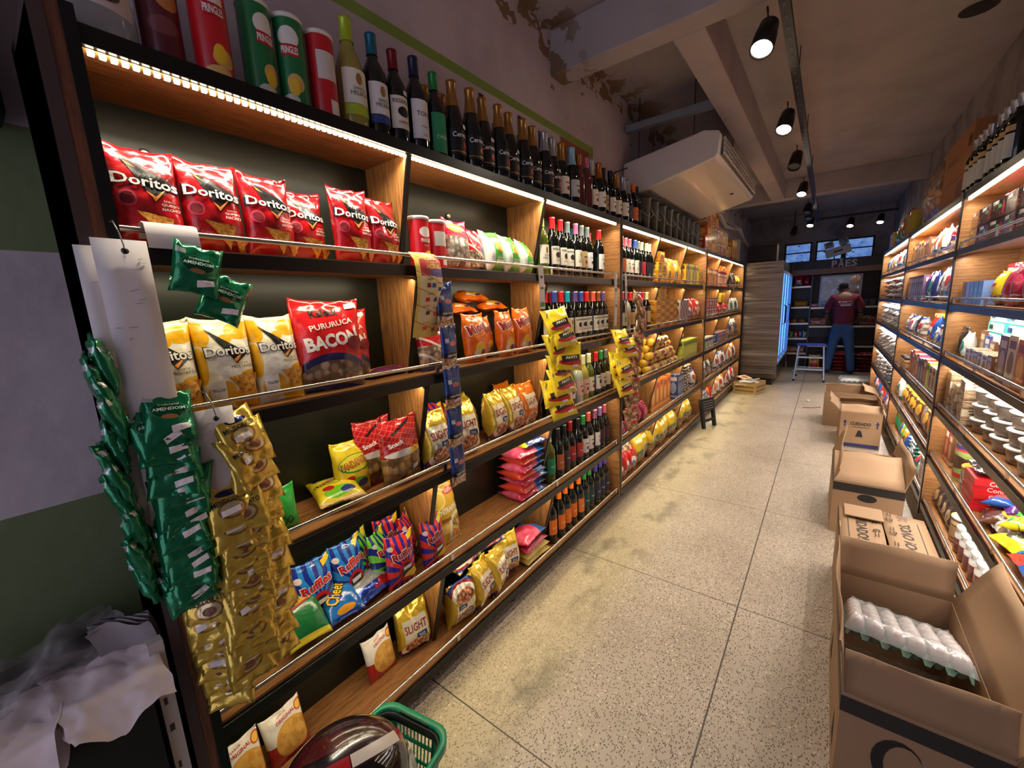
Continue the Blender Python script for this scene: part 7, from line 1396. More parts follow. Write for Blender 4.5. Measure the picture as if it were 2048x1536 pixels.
# ------------------------------------------------------------------ egg cartons on the floor
KRD = mat('kraft_card_dark_side', (156, 116, 80), 0.75, bump=0.06, bscale=12); TAPE = mat('black_printed_band', (40, 36, 34), 0.55); KINK2 = mat('card_black_ink', (34, 28, 26), 0.7)
def kraft_box(label, x0, x1, y0, y1, h, flaps, rotz=0.0, band=True, name='egg_carton_box', prints=None):
    cx, cy = (x0 + x1) / 2, (y0 + y1) / 2; w, d = (x1 - x0) / 2, (y1 - y0) / 2; th = 0.005
    t = thing(name, label, 'cardboard box', (cx, cy, 0), (0, 0, rotz), 'open egg cartons on the floor')
    m = MB().box(-w, w, -d, -d + th, 0.001, h).box(-w, w, d - th, d, 0.001, h).box(-w, -w + th, -d + th, d - th, 0.001, h).box(w - th, w, -d + th, d - th, 0.001, h).box(-w + th, w - th, -d + th, d - th, 0.001, 0.006)
    b = m.build('box_body', KRAFT, t)
    if band:
        o = 0.0008; q = MB()
        for a, z0, z1 in ((0, h - 0.062, h - 0.012), (1, 0.012, 0.05)):
            q.grid([[Vector(p) + Vector((0, 0, z)) for p in ((-w - o, -d - o, 0), (w + o, -d - o, 0), (w + o, d + o, 0), (-w - o, d + o, 0), (-w - o, -d - o, 0))] for z in (z0, z1)], smooth=False)
            if a == 0 and band == 'top': break
        q.build('black_band', TAPE, b)
    surf = {}
    H = {'front': ((-w, -d, h), (2 * w, 0, 0), (0, -1, 0)), 'back': ((w, d, h), (-2 * w, 0, 0), (0, 1, 0)), 'left': ((-w, d, h), (0, -2 * d, 0), (-1, 0, 0)), 'right': ((w, -d, h), (0, 2 * d, 0), (1, 0, 0))}
    for side, (L, ang, *cut) in flaps.items():
        o, e, out = H[side]; o, e, out = Vector(o), Vector(e), Vector(out)
        up = out * math.sin(ang) + Vector((0, 0, 1)) * math.cos(ang); n = (e.normalized().cross(up)).normalized()
        c = cut[0] if cut else 0.0
        P = [[o + e * (i / 10) + up * (L * j / 4 * (1 - c * i / 10)) + n * (0.006 * math.sin(i * 0.9 + j) * j / 4) for i in range(11)] for j in range(5)]
        Q = [[p - n * 0.004 for p in r] for r in P]
        f = MB().grid(P, smooth=True).grid(Q, flip=True)
        for a_, b_, fl in ((P[-1], Q[-1], False), (P[0], Q[0], True)): f.grid([a_, b_], flip=fl)
        for k_, fl in ((0, True), (-1, False)): f.grid([[r[k_] for r in P], [r[k_] for r in Q]], flip=fl)
        fo = f.build('flap', KRAFT, b, weld=True); surf[side] = (fo, GridSurf(P, L / e.length), o, e, up, n)
    surf['_front'] = (b, Flat((-w, -d, 0), (2 * w, 0, 0), (0, 0, h))); surf['_left'] = (b, Flat((-w, d, 0), (0, -2 * d, 0), (0, 0, h)))
    if prints: prints(surf)
    return t
def p1(s):
    b, f = s['_front']
    ring = [(0.40 + 0.17 * math.cos(a), 0.56 + 0.21 * math.sin(a)) for a in [0.75 + 0.36 * k for k in range(13)]]; inner = [(0.435 + 0.125 * math.cos(a), 0.555 + 0.185 * math.sin(a)) for a in [0.55 + 0.375 * k for k in range(13)]]
    its = [('poly:swirl_mark', KINK2, [ring[k], ring[k + 1], inner[k + 1], inner[k]]) for k in range(12)] + [('ell:swirl_mark', KINK2, 0.475, 0.46, 0.085, 0.10)]
    its += [('text', KINK2, 'Granja', 0.80, 0.58, 0.34, 0.14), ('text', KINK2, 'JAT', 0.76, 0.41, 0.24, 0.13, 0, 0.04)]
    print_on(b, f, its, off=0.0008)
    fo, g = s['left'][:2]
    print_on(fo, g, [('text', KINK2, 'CUIDADO! OVOS', 0.5, 0.55, 0.8, 0.24, 0, 0.02)], seg=0.1, off=0.001)
    b, f = s['_left']; print_on(b, f, [('poly:up_arrow', KINK2, [(0.75, 0.2), (0.85, 0.2), (0.80, 0.5)]), ('poly:up_arrow', KINK2, [(0.15, 0.2), (0.25, 0.2), (0.20, 0.5)])], off=0.0008)
kraft_box('big open egg carton in the front right corner, printed Granja', 0.112, 0.432, 1.300, 1.935, 0.36, {'front': (0.115, -0.25), 'back': (0.150, 0.12), 'left': (0.155, 0.10), 'right': (0.17, 0.45, -0.25)}, prints=p1, band='top')
def p2(s):
    for side, rev in (('left', 0), ('right', 0)):
        fo, g = s[side][:2]
        r = -0.0
        its = [('text', KINK2, 'CUIDADO! OVOS.', 0.48, 0.52, 0.74, 0.26, 0, 0.02), ('poly:rule_line', KINK2, [(0.1, 0.20), (0.9, 0.20), (0.9, 0.215), (0.1, 0.215)])]
        for k in range(4): its += [('text:emblem_letter', KINK2, 'G', 0.14 + 0.24 * k, 0.84, 0.055, 0.17, 0, 0.02), ('poly:emblem_rule', KINK2, [(0.19 + 0.24 * k, 0.79), (0.25 + 0.24 * k, 0.79), (0.25 + 0.24 * k, 0.81), (0.19 + 0.24 * k, 0.81)]), ('poly:emblem_rule', KINK2, [(0.19 + 0.24 * k, 0.86), (0.25 + 0.24 * k, 0.86), (0.25 + 0.24 * k, 0.88), (0.19 + 0.24 * k, 0.88)])]
        if side == 'right': its.append(('text:handwriting', mat('pen_blue', (50, 50, 90), 0.6), '23', 0.93, 0.52, 0.07, 0.2, 0.1))
        print_on(fo, g, its, seg=0.12, off=-0.006 if 0 else 0.0012)
t2 = kraft_box('closed egg carton with printed flaps, behind the big open one', 0.125, 0.445, 1.975, 2.605, 0.36, {'left': (0.158, -PI / 2 + 0.035), 'right': (0.156, -PI / 2 + 0.06)}, prints=p2, band='top')
MB().box(-0.14, 0.005, 0.17, 0.305, 0.374, 0.379).build('inner_flap_piece', KRAFT, t2)
def p3(s):
    b, f = s['_front']; print_on(b, f, [('poly:tape_piece', mat('brown_tape', (120, 90, 60), 0.4), [(0.1, 0.42), (0.42, 0.42), (0.42, 0.52), (0.1, 0.52)]), ('ell:swirl_mark', KINK2, 0.5, 0.74, 0.14, 0.07)], off=0.0008)
    fo, g = s['back'][:2]; print_on(fo, g, [('text:emblem_letter', KINK2, 'G', 0.3, 0.5, 0.06, 0.4), ('text:emblem_letter', KINK2, 'G', 0.55, 0.4, 0.06, 0.4)], seg=0.2, off=0.001)
kraft_box('egg carton in the middle of the row with a torn upright flap', 0.110, 0.430, 3.03, 3.66, 0.34, {'front': (0.30, -1.22), 'back': (0.12, 2.0), 'left': (0.20, -0.30, 0.62), 'right': (0.14, 0.25)}, prints=p3, band='top')
def p4(s):
    b, f = s['_front']; A = lambda u: [('poly:up_arrow', mat('navy_ink', (40, 44, 90), 0.6), [(u - .018, .60), (u + .018, .60), (u + .018, .72), (u - .018, .72)]), ('poly:up_arrow', mat('navy_ink', (40, 44, 90)), [(u - .05, .71), (u + .05, .71), (u, .80)])]
    print_on(b, f, A(0.12) + A(0.90) + [('text', KINK2, 'CUIDADO', 0.5, 0.70, 0.5, 0.09, 0, 0.03), ('poly:rule_line', KINK2, [(0.3, 0.60), (0.72, 0.60), (0.72, 0.612), (0.3, 0.612)]), ('poly:fragile_mark', KINK2, [(0.40, 0.33), (0.58, 0.33), (0.53, 0.50), (0.46, 0.52)]), ('poly:navy_band', mat('navy_ink', (40, 44, 90)), [(0.03, 0.03), (0.97, 0.03), (0.97, 0.13), (0.03, 0.13)])], off=0.0008)
kraft_box('open carton printed CUIDADO facing the aisle', 0.180, 0.480, 4.90, 5.44, 0.34, {'front': (0.11, -0.95), 'left': (0.13, 0.75), 'right': (0.10, -0.1), 'back': (0.08, -0.9)}, band=False, prints=p4)
def p5(s):
    b, f = s['_front']; print_on(b, f, [('text', KINK2, 'AMBEV', 0.3, 0.15, 0.3, 0.08), ('poly:printed_block', mat('card_print', (112, 70, 44)), [(0.06, 0.45), (0.4, 0.45), (0.4, 0.62), (0.06, 0.62)])], off=0.0008)
kraft_box('tall open carton farthest along the aisle, behind the CUIDADO carton', 0.050, 0.500, 5.64, 6.12, 0.38, {'back': (0.02, 0.1), 'right': (0.12, -1.2)}, band=False, prints=None)
# egg trays
PULP = mat('green_pulp_tray', (104, 132, 116), 0.7, bump=0.1, bscale=60); EGG = mat('white_eggshell', (206, 190, 188), 0.4)
FILM = mat('glossy_clear_wrap', (225, 228, 230), 0.10, alpha=0.34, coat=1.0)
eggm = MB().lathe([(0, -0.026), (0.012, -0.024), (0.020, -0.012), (0.0215, 0.0), (0.019, 0.014), (0.012, 0.024), (0, 0.028)], 14, cap0=False, cap1=False).mesh('egg', EGG)
def egg_tray(label, loc, rot, eggs=True, white=False, group=None):
    t = thing('egg_tray', label, 'egg tray', loc, rot, group); P = []
    n = 48
    for j in range(n + 1):
        P.append([Vector((-0.145 + 0.29 * i / n, -0.145 + 0.29 * j / n, 0.020 - 0.022 * max(-0.5, min(0.62, math.cos(2 * PI * 6 * i / n) * math.cos(2 * PI * 6 * j / n))))) for i in range(n + 1)])
    MB().grid(P).grid([[p - Vector((0, 0, 0.003)) for p in r] for r in P], flip=True).build('pulp_tray', PULP if not white else mat('pale_pulp', (190, 186, 184), 0.7), t)
    if eggs:
        for i in range(6):
            for j in range(6):
                if i in (0, 5) or j in (0, 5) or True: put('egg', eggm, t, (-0.121 + 0.0483 * i, -0.121 + 0.0483 * j, 0.045))
    Q = []
    for j in range(25):
        r = []
        for i in range(25):
            u, v = i / 12 - 1, j / 12 - 1; e = max(abs(u), abs(v))
            z = (0.073 + 0.004 * math.cos(u * 18.8) * math.cos(v * 18.8)) if e < 0.86 else 0.073 - 0.048 * (e - 0.86) / 0.14
            r.append(Vector((0.153 * u, 0.153 * v, z + 0.005 * noise.noise(Vector((u * 7, v * 7, loc[1]))) + 0.004 * abs(noise.noise(Vector((u * 3 + v * 9, u * 2, 4)))))))
        Q.append(r)
    MB().grid(Q).build('clear_wrap', FILM, t)
    return t
egg_tray('film wrapped tray of white eggs inside the big open carton', (0.275, 1.70, 0.285), (-0.36, 0.06, -0.05))
for i, z in enumerate((0.007, 0.085)): egg_tray('wrapped egg tray lower in the big carton, %s from its bottom' % ORD[i], (0.272, 1.66, z), (0, 0, 0), eggs=False, group='lower egg trays')
for i in range(3): egg_tray('white wrapped egg tray on the far floor, %s in its stack' % ('lowest' if i == 0 else ORD[i]), (0.40 + 0.01 * i, 8.08 - 0.02 * i, 0.004 + 0.062 * i), (0, 0, 0.12), eggs=False, white=True, group='stack of egg trays on the floor').scale = (1.28, 1.0, 0.8)
s = MB().tube([(-0.16, 6.42, 0.003), (-0.06, 6.46, 0.006), (0.03, 6.53, 0.004)], 0.004, 6).build('cardboard_strip', mat('red_brown_strip', (120, 66, 50), 0.7)); tag(s, 'thin brown strip of card lying on the floor', 'strip')
for i, (x, y, c) in enumerate(((-0.12, 6.85, 'grey'), (-0.45, 9.55, 'white'))):
    s = MB().lathe([(0, 0), (0.02, 0.0), (0.024, 0.012), (0.012, 0.024), (0, 0.03)], 9, Matrix.Translation((x, y, 0)), cap0=False, cap1=False).build('paper_scrap', PAP); tag(s, 'crumpled white paper scrap on the floor %s' % ('beside the brown strip', 'by the fridge foot')[i], 'paper')
# ------------------------------------------------------------------ foreground: basket, helmet, counter with bags
GRB = mat('green_basket_plastic', (14, 124, 88), 0.35, coat=0.2); t = thing('shopping_basket', 'green shopping basket on the floor at the bottom edge of the photo', 'basket', (-0.861, 0.413, 0.0), (0, 0, 0.19))
w, d, h = 0.120, 0.205, 0.245; tp = 0.80
def ring(s, z, n=8, r=0.05):
    P = []
    for (cx, cy, a0) in ((1, 1, 0), (-1, 1, PI / 2), (-1, -1, PI), (1, -1, 1.5 * PI)):
        for k in range(n + 1): a = a0 + PI / 2 * k / n; P.append(Vector((cx * (w * s - r * s) + r * s * math.cos(a), cy * (d * s - r * s) + r * s * math.sin(a), z)))
    return P
def wall(side):
    """perforated wall made of bars between slots"""
    m = MB()
    L = d if side in 'lr' else w
    def pt(u, z, off=0.0):
        s = tp + (1 - tp) * z / h; half = (L - 0.05) * s
        if side in 'lr': return Vector(((w * s + off) * (1 if side == 'r' else -1), u * half, z))
        return Vector((u * half, (d * s + off) * (1 if side == 'f' else -1), z))
    nc = 16 if side in 'lr' else 10; rows = [(0.0, 0.022), (0.068, 0.078), (0.120, 0.130), (0.172, 0.184), (0.222, h)]
    def slab(u0, u1, z0, z1):
        A = [pt(u0, z0), pt(u1, z0), pt(u1, z1), pt(u0, z1)]; B = [pt(u0, z0, -0.003), pt(u1, z0, -0.003), pt(u1, z1, -0.003), pt(u0, z1, -0.003)]
        m.face(A); m.face(list(reversed(B)))
        for i in range(4): m.face([A[i], A[(i + 1) % 4], B[(i + 1) % 4], B[i]][::-1])
    for z0, z1 in rows: slab(-1, 1, z0, z1)
    for k in range(nc + 1):
        u = -1 + 2 * k / nc
        for (a, b) in zip(rows, rows[1:]): slab(max(-1, u - 0.28 / nc), min(1, u + 0.28 / nc), a[1], b[0])
    return m
for sd in 'lrfb': wall(sd).build('side_grid', GRB, t, fix=True)
for (cx, cy) in ((1, 1), (1, -1), (-1, 1), (-1, -1)):
    P = []
    for z in (0.0, h):
        s = tp + (1 - tp) * z / h; P.append([Vector((cx * (w * s - 0.05 * s * (1 - math.sin(a))), cy * (d * s - 0.05 * s * (1 - math.cos(a))), z)) for a in [PI / 2 * k / 6 for k in range(7)]])
    MB().grid(P).build('corner', GRB, t)
MB().face([p for p in ring(tp, 0.004)]).build('bottom', GRB, t)
R0, R1, R2, R3 = ring(1.0, h - 0.02), ring(1.075, h - 0.022), ring(1.085, h + 0.004), ring(0.985, h + 0.006)
MB().grid([R0, R1, R2, R3, R0], wrap=True).build('rim', GRB, t)
BH = mat('black_basket_handle', (20, 20, 22), 0.4)
hp = [ring(0.975, h - 0.030), ring(0.975, h - 0.002), ring(0.945, h - 0.002), ring(0.945, h - 0.030)]
MB().grid(hp + [hp[0]], wrap=True).build('folded_handle', BH, t)
m = MB()
for k in range(22): m.box(-0.055 + 0.005 * k, -0.053 + 0.005 * k, d - 0.006, d + 0.001, h + 0.001, h + 0.006)
m.build('grip_ribs', BH, t)
# helmet
t = thing('motorcycle_helmet', 'black motorcycle helmet with red and white stripe resting in the basket', 'helmet', (-0.820, 0.352, 0.365), Matrix.Rotation(0.80, 3, Vector((-0.39, -0.92, 0))).__matmul__(Matrix.Rotation(2.75, 3, 'Z')).to_euler())
def ell(a, b, r=1.0): return Vector((0.118 * r * math.cos(b) * math.cos(a), 0.150 * r * math.cos(b) * math.sin(a), 0.128 * r * math.sin(b) * (1.0 if b > 0 else 0.95)))
def patch(a0, a1, b0, b1, r, n=16): return [[ell(a0 + (a1 - a0) * i / n, b0 + (b1 - b0) * j / n, r) for i in range(n + 1)] for j in range(n + 1)]
HB = printed('helmet_shell_paint', ('mottle', (24, 18, 18), (52, 22, 26), 1.4), rough=0.16, coat=1.0, bump=0)
MB().grid(patch(0, 2 * PI, -0.75, PI / 2, 1.0, 36)).build('shell', HB, t)
MB().grid(patch(0, 2 * PI, -0.80, -0.68, 1.015, 30)).build('rim_seal', BLACK, t)
MB().grid(patch(2.3, 4.3, -0.45, 0.20, 1.02, 20)).build('visor', mat('dark_visor', (10, 10, 12), 0.08, coat=1.0), t)
for (a0, a1, b0, b1, m, n) in ((3.27, 4.25, 0.24, 0.44, mat('helmet_white', (190, 178, 170), 0.3), 'white_stripe'), (2.35, 3.25, 0.22, 0.44, mat('helmet_red', (150, 14, 24), 0.25, coat=0.8), 'red_stripe'), (1.2, 1.9, 0.16, 0.34, mat('helmet_white', (190, 178, 170)), 'white_stripe'), (4.27, 5.1, 0.24, 0.44, mat('helmet_red', (150, 14, 24)), 'red_stripe'), (2.2, 3.3, 0.62, 1.0, mat('helmet_dark_red', (70, 12, 22), 0.25, coat=0.8), 'dark_red_flash')): MB().grid(patch(a0, a1, b0, b1, 1.006, 10)).build(n, m, t)
pouch('clear_bag', 'clear plastic bag with red print standing in the basket', 'plastic bag', (0.11, 0.20, 0.05), printed('red_printed_clear_bag', (196, 186, 180), [(('ell', 0.2, 0.8, 0.3, 0.12), (196, 40, 46)), (('rect', 0.6, 0.3, 0.2, 0.08), (206, 150, 146)), (('ell', 0.4, 0.1, 0.3, 0.1), (226, 222, 218))], rough=0.15, coat=0.8), (), (-0.815, 0.52, 0.03), (-0.10, 0.1, 2.2), 501, part='bag', foil=True, wr=0.008)
# counter with plastic bags, at the lower left
t = thing('black_counter', 'black low counter below the white plastic bags, lower left', 'counter', (-1.25, -0.35, 0)); MB().box(-0.165, 0.165, -0.5, 0.455, 0.0, 0.68).build('carcass', mat('matt_black_panel', (14, 13, 13), 0.7), t); MB().box(-0.165, 0.175, -0.5, 0.46, 0.681, 0.70).build('counter_top', BLACK, t)
o = MB().box(-0.012, 0.012, -0.016, 0.010, 0.0, 0.775).build('white_post', mat('chipped_white_paint', (186, 176, 168), 0.6)); o.location = (-1.115, 0.132, 0); tag(o, 'narrow chipped white post between counter and shelf end', 'post')
m = MB()
for (z, s_) in ((0.70, 0.011), (0.62, 0.006), (0.55, 0.008), (0.45, 0.005)): m.box(0.0115, 0.0128, -0.010, -0.010 + s_, z, z + 0.018)
m.build('chip', mat('chip_brown', (70, 50, 44), 0.8), o)
def sheet(name, label, cat, material, cx, cy, z, hx, hy, seed, drop, amp, rotz=0.0, n=26, tilt=0.0, layers=1, gap=0.006):
    t = thing(name, label, cat, (cx, cy, z), (0, tilt, rotz))
    for L in range(layers):
        P = []
        for j in range(n + 1):
            r = []
            for i in range(n + 1):
                u, v = 2 * i / n - 1, 2 * j / n - 1; uu = max(u, -0.3)
                q = Vector((u * 1.6 + seed, v * 1.6, seed + L * 0.4)); f = amp * (noise.noise(q) + 0.5 * noise.noise(q * 2.3)) + amp * 0.7 * abs(math.sin(3.2 * (v + 0.5 * u) + seed))
                over = max(0.0, u - 0.30); zz = 0.012 + gap * L + abs(f) - drop * over ** 1.4 * (1 + 0.35 * math.sin(v * 4 + seed)) * 1.6
                wob = 1 + 0.10 * noise.noise(Vector((v * 2, seed, L))) 
                r.append(Vector((hx * (u if u < 0.3 else 0.3 + (u - 0.3) * 0.55) * wob + 0.02 * L, hy * v * (1 + 0.12 * noise.noise(Vector((u * 2, seed + L, 1)))), zz)))
            P.append(r)
        MB().grid(P).build('sheet', material, t)
    return t
PB = mat('white_plastic_bag', (214, 198, 198), 0.5)
sheet('plastic_bag_pile', 'white plastic carrier bags piled on the counter edge, lower left', 'plastic bags', PB, -1.165, 0.045, 0.702, 0.12, 0.075, 2.3, 0.040, 0.011, 0.1, layers=5)
sheet('plastic_bag_pile', 'white plastic bags hanging over the counter front, far lower left', 'plastic bags', PB, -1.16, -0.09, 0.702, 0.13, 0.085, 5.1, 0.06, 0.012, -0.2, layers=4)
CB = mat('hazy_clear_wrap', (150, 146, 142), 0.18, alpha=0.30, coat=0.8)
sheet('clear_wrap', 'crumpled clear plastic wrap behind the white bags', 'plastic wrap', CB, -1.30, -0.01, 0.703, 0.10, 0.12, 7.7, 0.0, 0.045, 0.3, layers=3, gap=0.012)
t = thing('napkin_fold', 'folded grey napkins standing against the shelf end', 'napkins', (-1.22, 0.115, 0.702), (0, 0, 1.2))
for k in range(7):
    MB().grid([[Vector((-0.05 + 0.1 * i / 6, -0.012 - 0.004 * k + 0.010 * math.sin(i * 0.8), 0.13 * j / 6 + 0.01 * math.sin(i + k) * (j == 6))) + Vector((0, -0.05 * (j / 6) ** 2, 0)) for i in range(7)] for j in range(7)]).build('napkin', mat('grey_napkin', (150, 142, 144), 0.8), t)
o = MB().box(-0.05, 0.05, -0.12, 0.10, 0.0, 0.42).build('wall_speaker', mat('black_speaker', (16, 15, 16), 0.6), None, bevel=0.01); o.location = (LWALL + 0.06, 0.02, 1.865); tag(o, 'black box fixed on the wall at the top left corner', 'speaker')
# ------------------------------------------------------------------ air conditioner, track lights, pipes
ACW = mat('ac_white_plastic', (206, 198, 192), 0.22, coat=0.35); t = thing('air_conditioner', 'white ceiling air conditioner hung above the middle left shelving', 'air conditioner', (0, 4.30, 0)); a, b = -0.86, 0.86
prof = [(-0.705, 2.625), (-0.690, 2.600), (-0.700, 2.470), (-0.725, 2.445), (-1.19, 2.335), (-1.30, 2.325), (-1.395, 2.380), (-1.410, 2.45), (-1.405, 2.56), (-0.80, 2.650)]
MB().prism(prof, 'y', a, b).build('casing', ACW, t, bevel=0.012)
m = MB()
for k in range(12):
    f = k / 11; x = -1.20 - 0.19 * f; z = 2.331 + (0.045 * max(0, f - 0.5) * 2); m.box(x - 0.004, x + 0.004, a + 0.05, b - 0.05, z - 0.008, z + 0.002)
m.build('intake_grille', mat('ac_grey_grille', (120, 114, 110), 0.5), t)
o = MB().box(-0.708, -0.686, a + 0.07, b - 0.07, 2.478, 2.605).build('air_outlet', mat('dark_outlet', (66, 62, 60), 0.6), t)
m = MB()
for k in range(4): m.box(-0.690, -0.672, a + 0.075, b - 0.075, 2.490 + 0.032 * k, 2.494 + 0.032 * k)
for k in range(11): y = a + 0.10 + (b - a - 0.2) * k / 10; m.box(-0.688, -0.676, y - 0.003, y + 0.003, 2.482, 2.602)
m.build('outlet_vane', mat('ac_vane', (186, 180, 176), 0.4), o)
q = MB().box(-0.82, -0.79, 0.28, 0.31, 2.418, 2.430).build('receiver_window', BLACK, t)
for (x, y) in ((-1.32, -0.75), (-1.32, 0.75), (-0.90, -0.75), (-0.90, 0.75)): MB().tube([(x, y, 2.56), (x + 0.005, y, CEIL)], 0.004, 6).build('hanger_rod', DARKM, t)
o = MB().box(-1.40, -0.758, 3.47, 3.53, 2.80, 2.85).build('ceiling_batten', mat('pale_blue_batten', (120, 126, 136), 0.6)); tag(o, 'pale metal batten across the ceiling above the air conditioner', 'batten')
o = MB().tube([(-1.25, 5.20, 2.52), (-1.22, 5.6, 2.56), (-1.20, 6.1, 2.50), (-1.24, 6.7, 2.46), (-1.20, 7.6, 2.52), (-1.25, 8.3, 2.44), (-1.2, 8.6, 2.30)], 0.035, 10).build('insulated_pipe', mat('pipe_insulation', (150, 140, 136), 0.8, bump=0.4, bscale=20)); tag(o, 'wrapped pale insulation pipe from the air conditioner to the fridge', 'pipe')
o = MB().tube([(-1.05, 5.4, 2.42), (-1.02, 5.45, 2.70), (-1.02, 5.45, CEIL)], 0.05, 12).build('drop_pipe', mat('pipe_insulation', (150, 140, 136))); tag(o, 'thick pale pipe dropping from the ceiling behind the air conditioner', 'pipe')
for i, pth in enumerate(([(-1.38, 3.1, 2.40), (-1.37, 3.6, 2.58), (-1.3, 4.2, 2.66), (-1.0, 4.4, 2.80)], [(-1.36, 5.6, 2.8), (-1.3, 6.3, 2.55), (-1.15, 7.0, 2.45)])):
    o = MB().tube(pth, 0.006, 6).build('cable', DARKM); tag(o, 'thin black cable %s' % ('running over the air conditioner', 'hanging above the cake cartons'), 'cable') if 0 else tag(o, 'thin black cable ' + ('running over the air conditioner', 'hanging above the cake cartons')[i], 'cable')
# lighting track and spot lamps
TZ = 2.79
t = thing('lighting_track', 'long black lighting track hung along the aisle ceiling', 'lighting track', (-0.265, 0, TZ)); MB().box(-0.022, 0.022, 1.9, 10.0, 0.0, 0.035).build('track', mat('black_track', (28, 26, 26), 0.45), t)
m = MB()
for k in range(70): m.box(-0.006, 0.006, 2.0 + 0.11 * k, 2.03 + 0.11 * k, -0.0012, 0.001)
m.build('slots', mat('track_slot', (90, 84, 80), 0.5), t)
for y in (2.2, 3.6, 4.9, 6.3, 8.2, 9.7): MB().tube([(0.0, y, 0.035), (0.0, y, CEIL - TZ)], 0.003, 6).build('hanger_wire', DARKM, t)
t = thing('lighting_track', 'short black lighting track crossing the aisle near the windows', 'lighting track', (0, 9.80, TZ)); MB().box(-0.26, 0.84, -0.02, 0.02, 0.0, 0.035).build('track', mat('black_track', (28, 26, 26)), t)
for x in (0.1, 0.6): MB().tube([(x, 0, 0.035), (x, 0, CEIL - TZ)], 0.003, 6).build('hanger_wire', DARKM, t)
LBK = mat('black_lamp_body', (24, 23, 23), 0.4); LENS = mat('lit_spot_lens', (255, 240, 215), 0.4, emit=(255, 232, 200), es=40.0); LOFF = mat('unlit_spot_lens', (60, 56, 54), 0.2)
LBODY = MB().lathe([(0.0, 0.075), (0.020, 0.072), (0.034, 0.055), (0.040, 0.0), (0.042, -0.075), (0.038, -0.078), (0.037, -0.060)], 20, cap0=False, cap1=False).mesh('lamp_body', LBK)
LL = {k: MB().lathe([(0, -0.066), (0.036, -0.066)], 18, cap0=False, cap1=False).mesh('lens', m) for k, m in (('on', LENS), ('off', LOFF))}
LARM = MB().tube([(0, 0, 0.0), (0.0, 0.048, 0.01), (0.0, 0.050, 0.08), (0, 0.02, 0.115), (0, 0, 0.12)], 0.005, 6).mesh('bracket', LBK)
def spot(x, y, on, label, dx=-0.05, tilt=(-0.55, 0.12)):
    t = thing('spot_lamp', label, 'spot lamp', (x + dx, y, TZ - 0.10), (0, 0, 0), 'track spot lamps')
    b = put('lamp_body', LBODY, t, None, (tilt[0], tilt[1], 0)); b.scale = (1.25, 1.25, 1.2); put('lens', LL['on' if on else 'off'], b); put('bracket', LARM, t)
    if on:
        l = bpy.data.lights.new('spot_light', 'SPOT'); l.energy = SPOT_W; l.color = (1.0, 0.86, 0.68); l.spot_size = 1.5; l.spot_blend = 0.6; l.shadow_soft_size = 0.035
        o = bpy.data.objects.new('spot_light', l); COL.objects.link(o); o.parent = b; o.location = (0, 0, -0.082)
SPOT_W = 22.0
for i, (y, on) in enumerate(((2.57, 1), (3.81, 1), (4.91, 0), (6.25, 1), (7.7, 0), (8.3, 0), (9.1, 1))): spot(-0.285, y, on, '%s track spot lamp, %s along the long track from the camera' % ('lit' if on else 'unlit', 'nearest' if i == 0 else ORD[i]))
spot(0.22, 9.80, 1, 'lit spot lamp on the short cross track, left one', 0.0); spot(0.62, 9.80, 1, 'lit spot lamp on the short cross track, right one', 0.0)
spot(-0.62, 9.98, 0, 'unlit spot lamp hanging in front of the left window', 0.0); MB().tube([(0, 0, 0.10), (0, 0, CEIL - TZ + 0.10)], 0.008, 6).build('stem', LBK, [o for o in COL.objects if o.name.startswith('spot_lamp') and o.type == 'EMPTY'][-1])
o = MB().lathe([(0, -0.001), (0.07, -0.001), (0.085, 0.0)], 22, Matrix.Translation((0.575, 3.88, CEIL - 0.002)), cap0=False, cap1=False).build('ceiling_hole', mat('dark_hole_debris', (34, 28, 26), 0.8, bump=1.0, bscale=60)); tag(o, 'dark broken hole in the ceiling at the top right', 'hole')
# ------------------------------------------------------------------ the man at the bread counter, seen from behind
def skin(name, pts, edges, m, parent=None, sub=2, root=0):
    me = bpy.data.meshes.new(name); me.from_pydata([p[:3] for p in pts], edges, [])
    o = bpy.data.objects.new(name, me); COL.objects.link(o)
    md = o.modifiers.new('s', 'SKIN'); md.use_smooth_shade = True
    sv = me.skin_vertices[0].data
    for i, p in enumerate(pts): sv[i].radius = (p[3], p[4] if len(p) > 4 else p[3]); sv[i].use_root = (i == root)
    o.modifiers.new('u', 'SUBSURF').levels = sub; o.modifiers['u'].render_levels = sub
    bpy.context.view_layer.update()
    ev = bpy.data.meshes.new_from_object(o.evaluated_get(bpy.context.evaluated_depsgraph_get()))
    bpy.data.objects.remove(o); ev.name = name; ev.materials.clear(); ev.materials.append(m)
    for p in ev.polygons: p.use_smooth = True
    return put(name, ev, parent)
SKIN = mat('tan_skin', (120, 82, 64), 0.5); HAIR = mat('short_black_hair', (20, 17, 17), 0.75, bump=0.6, bscale=150); SHIRT = mat('maroon_polo_cloth', (112, 34, 54), 0.8, bump=0.12, bscale=40); JEAN = mat('blue_denim', (58, 92, 136), 0.85, bump=0.15, bscale=50); SHOE = mat('dark_shoes', (34, 34, 38), 0.6)
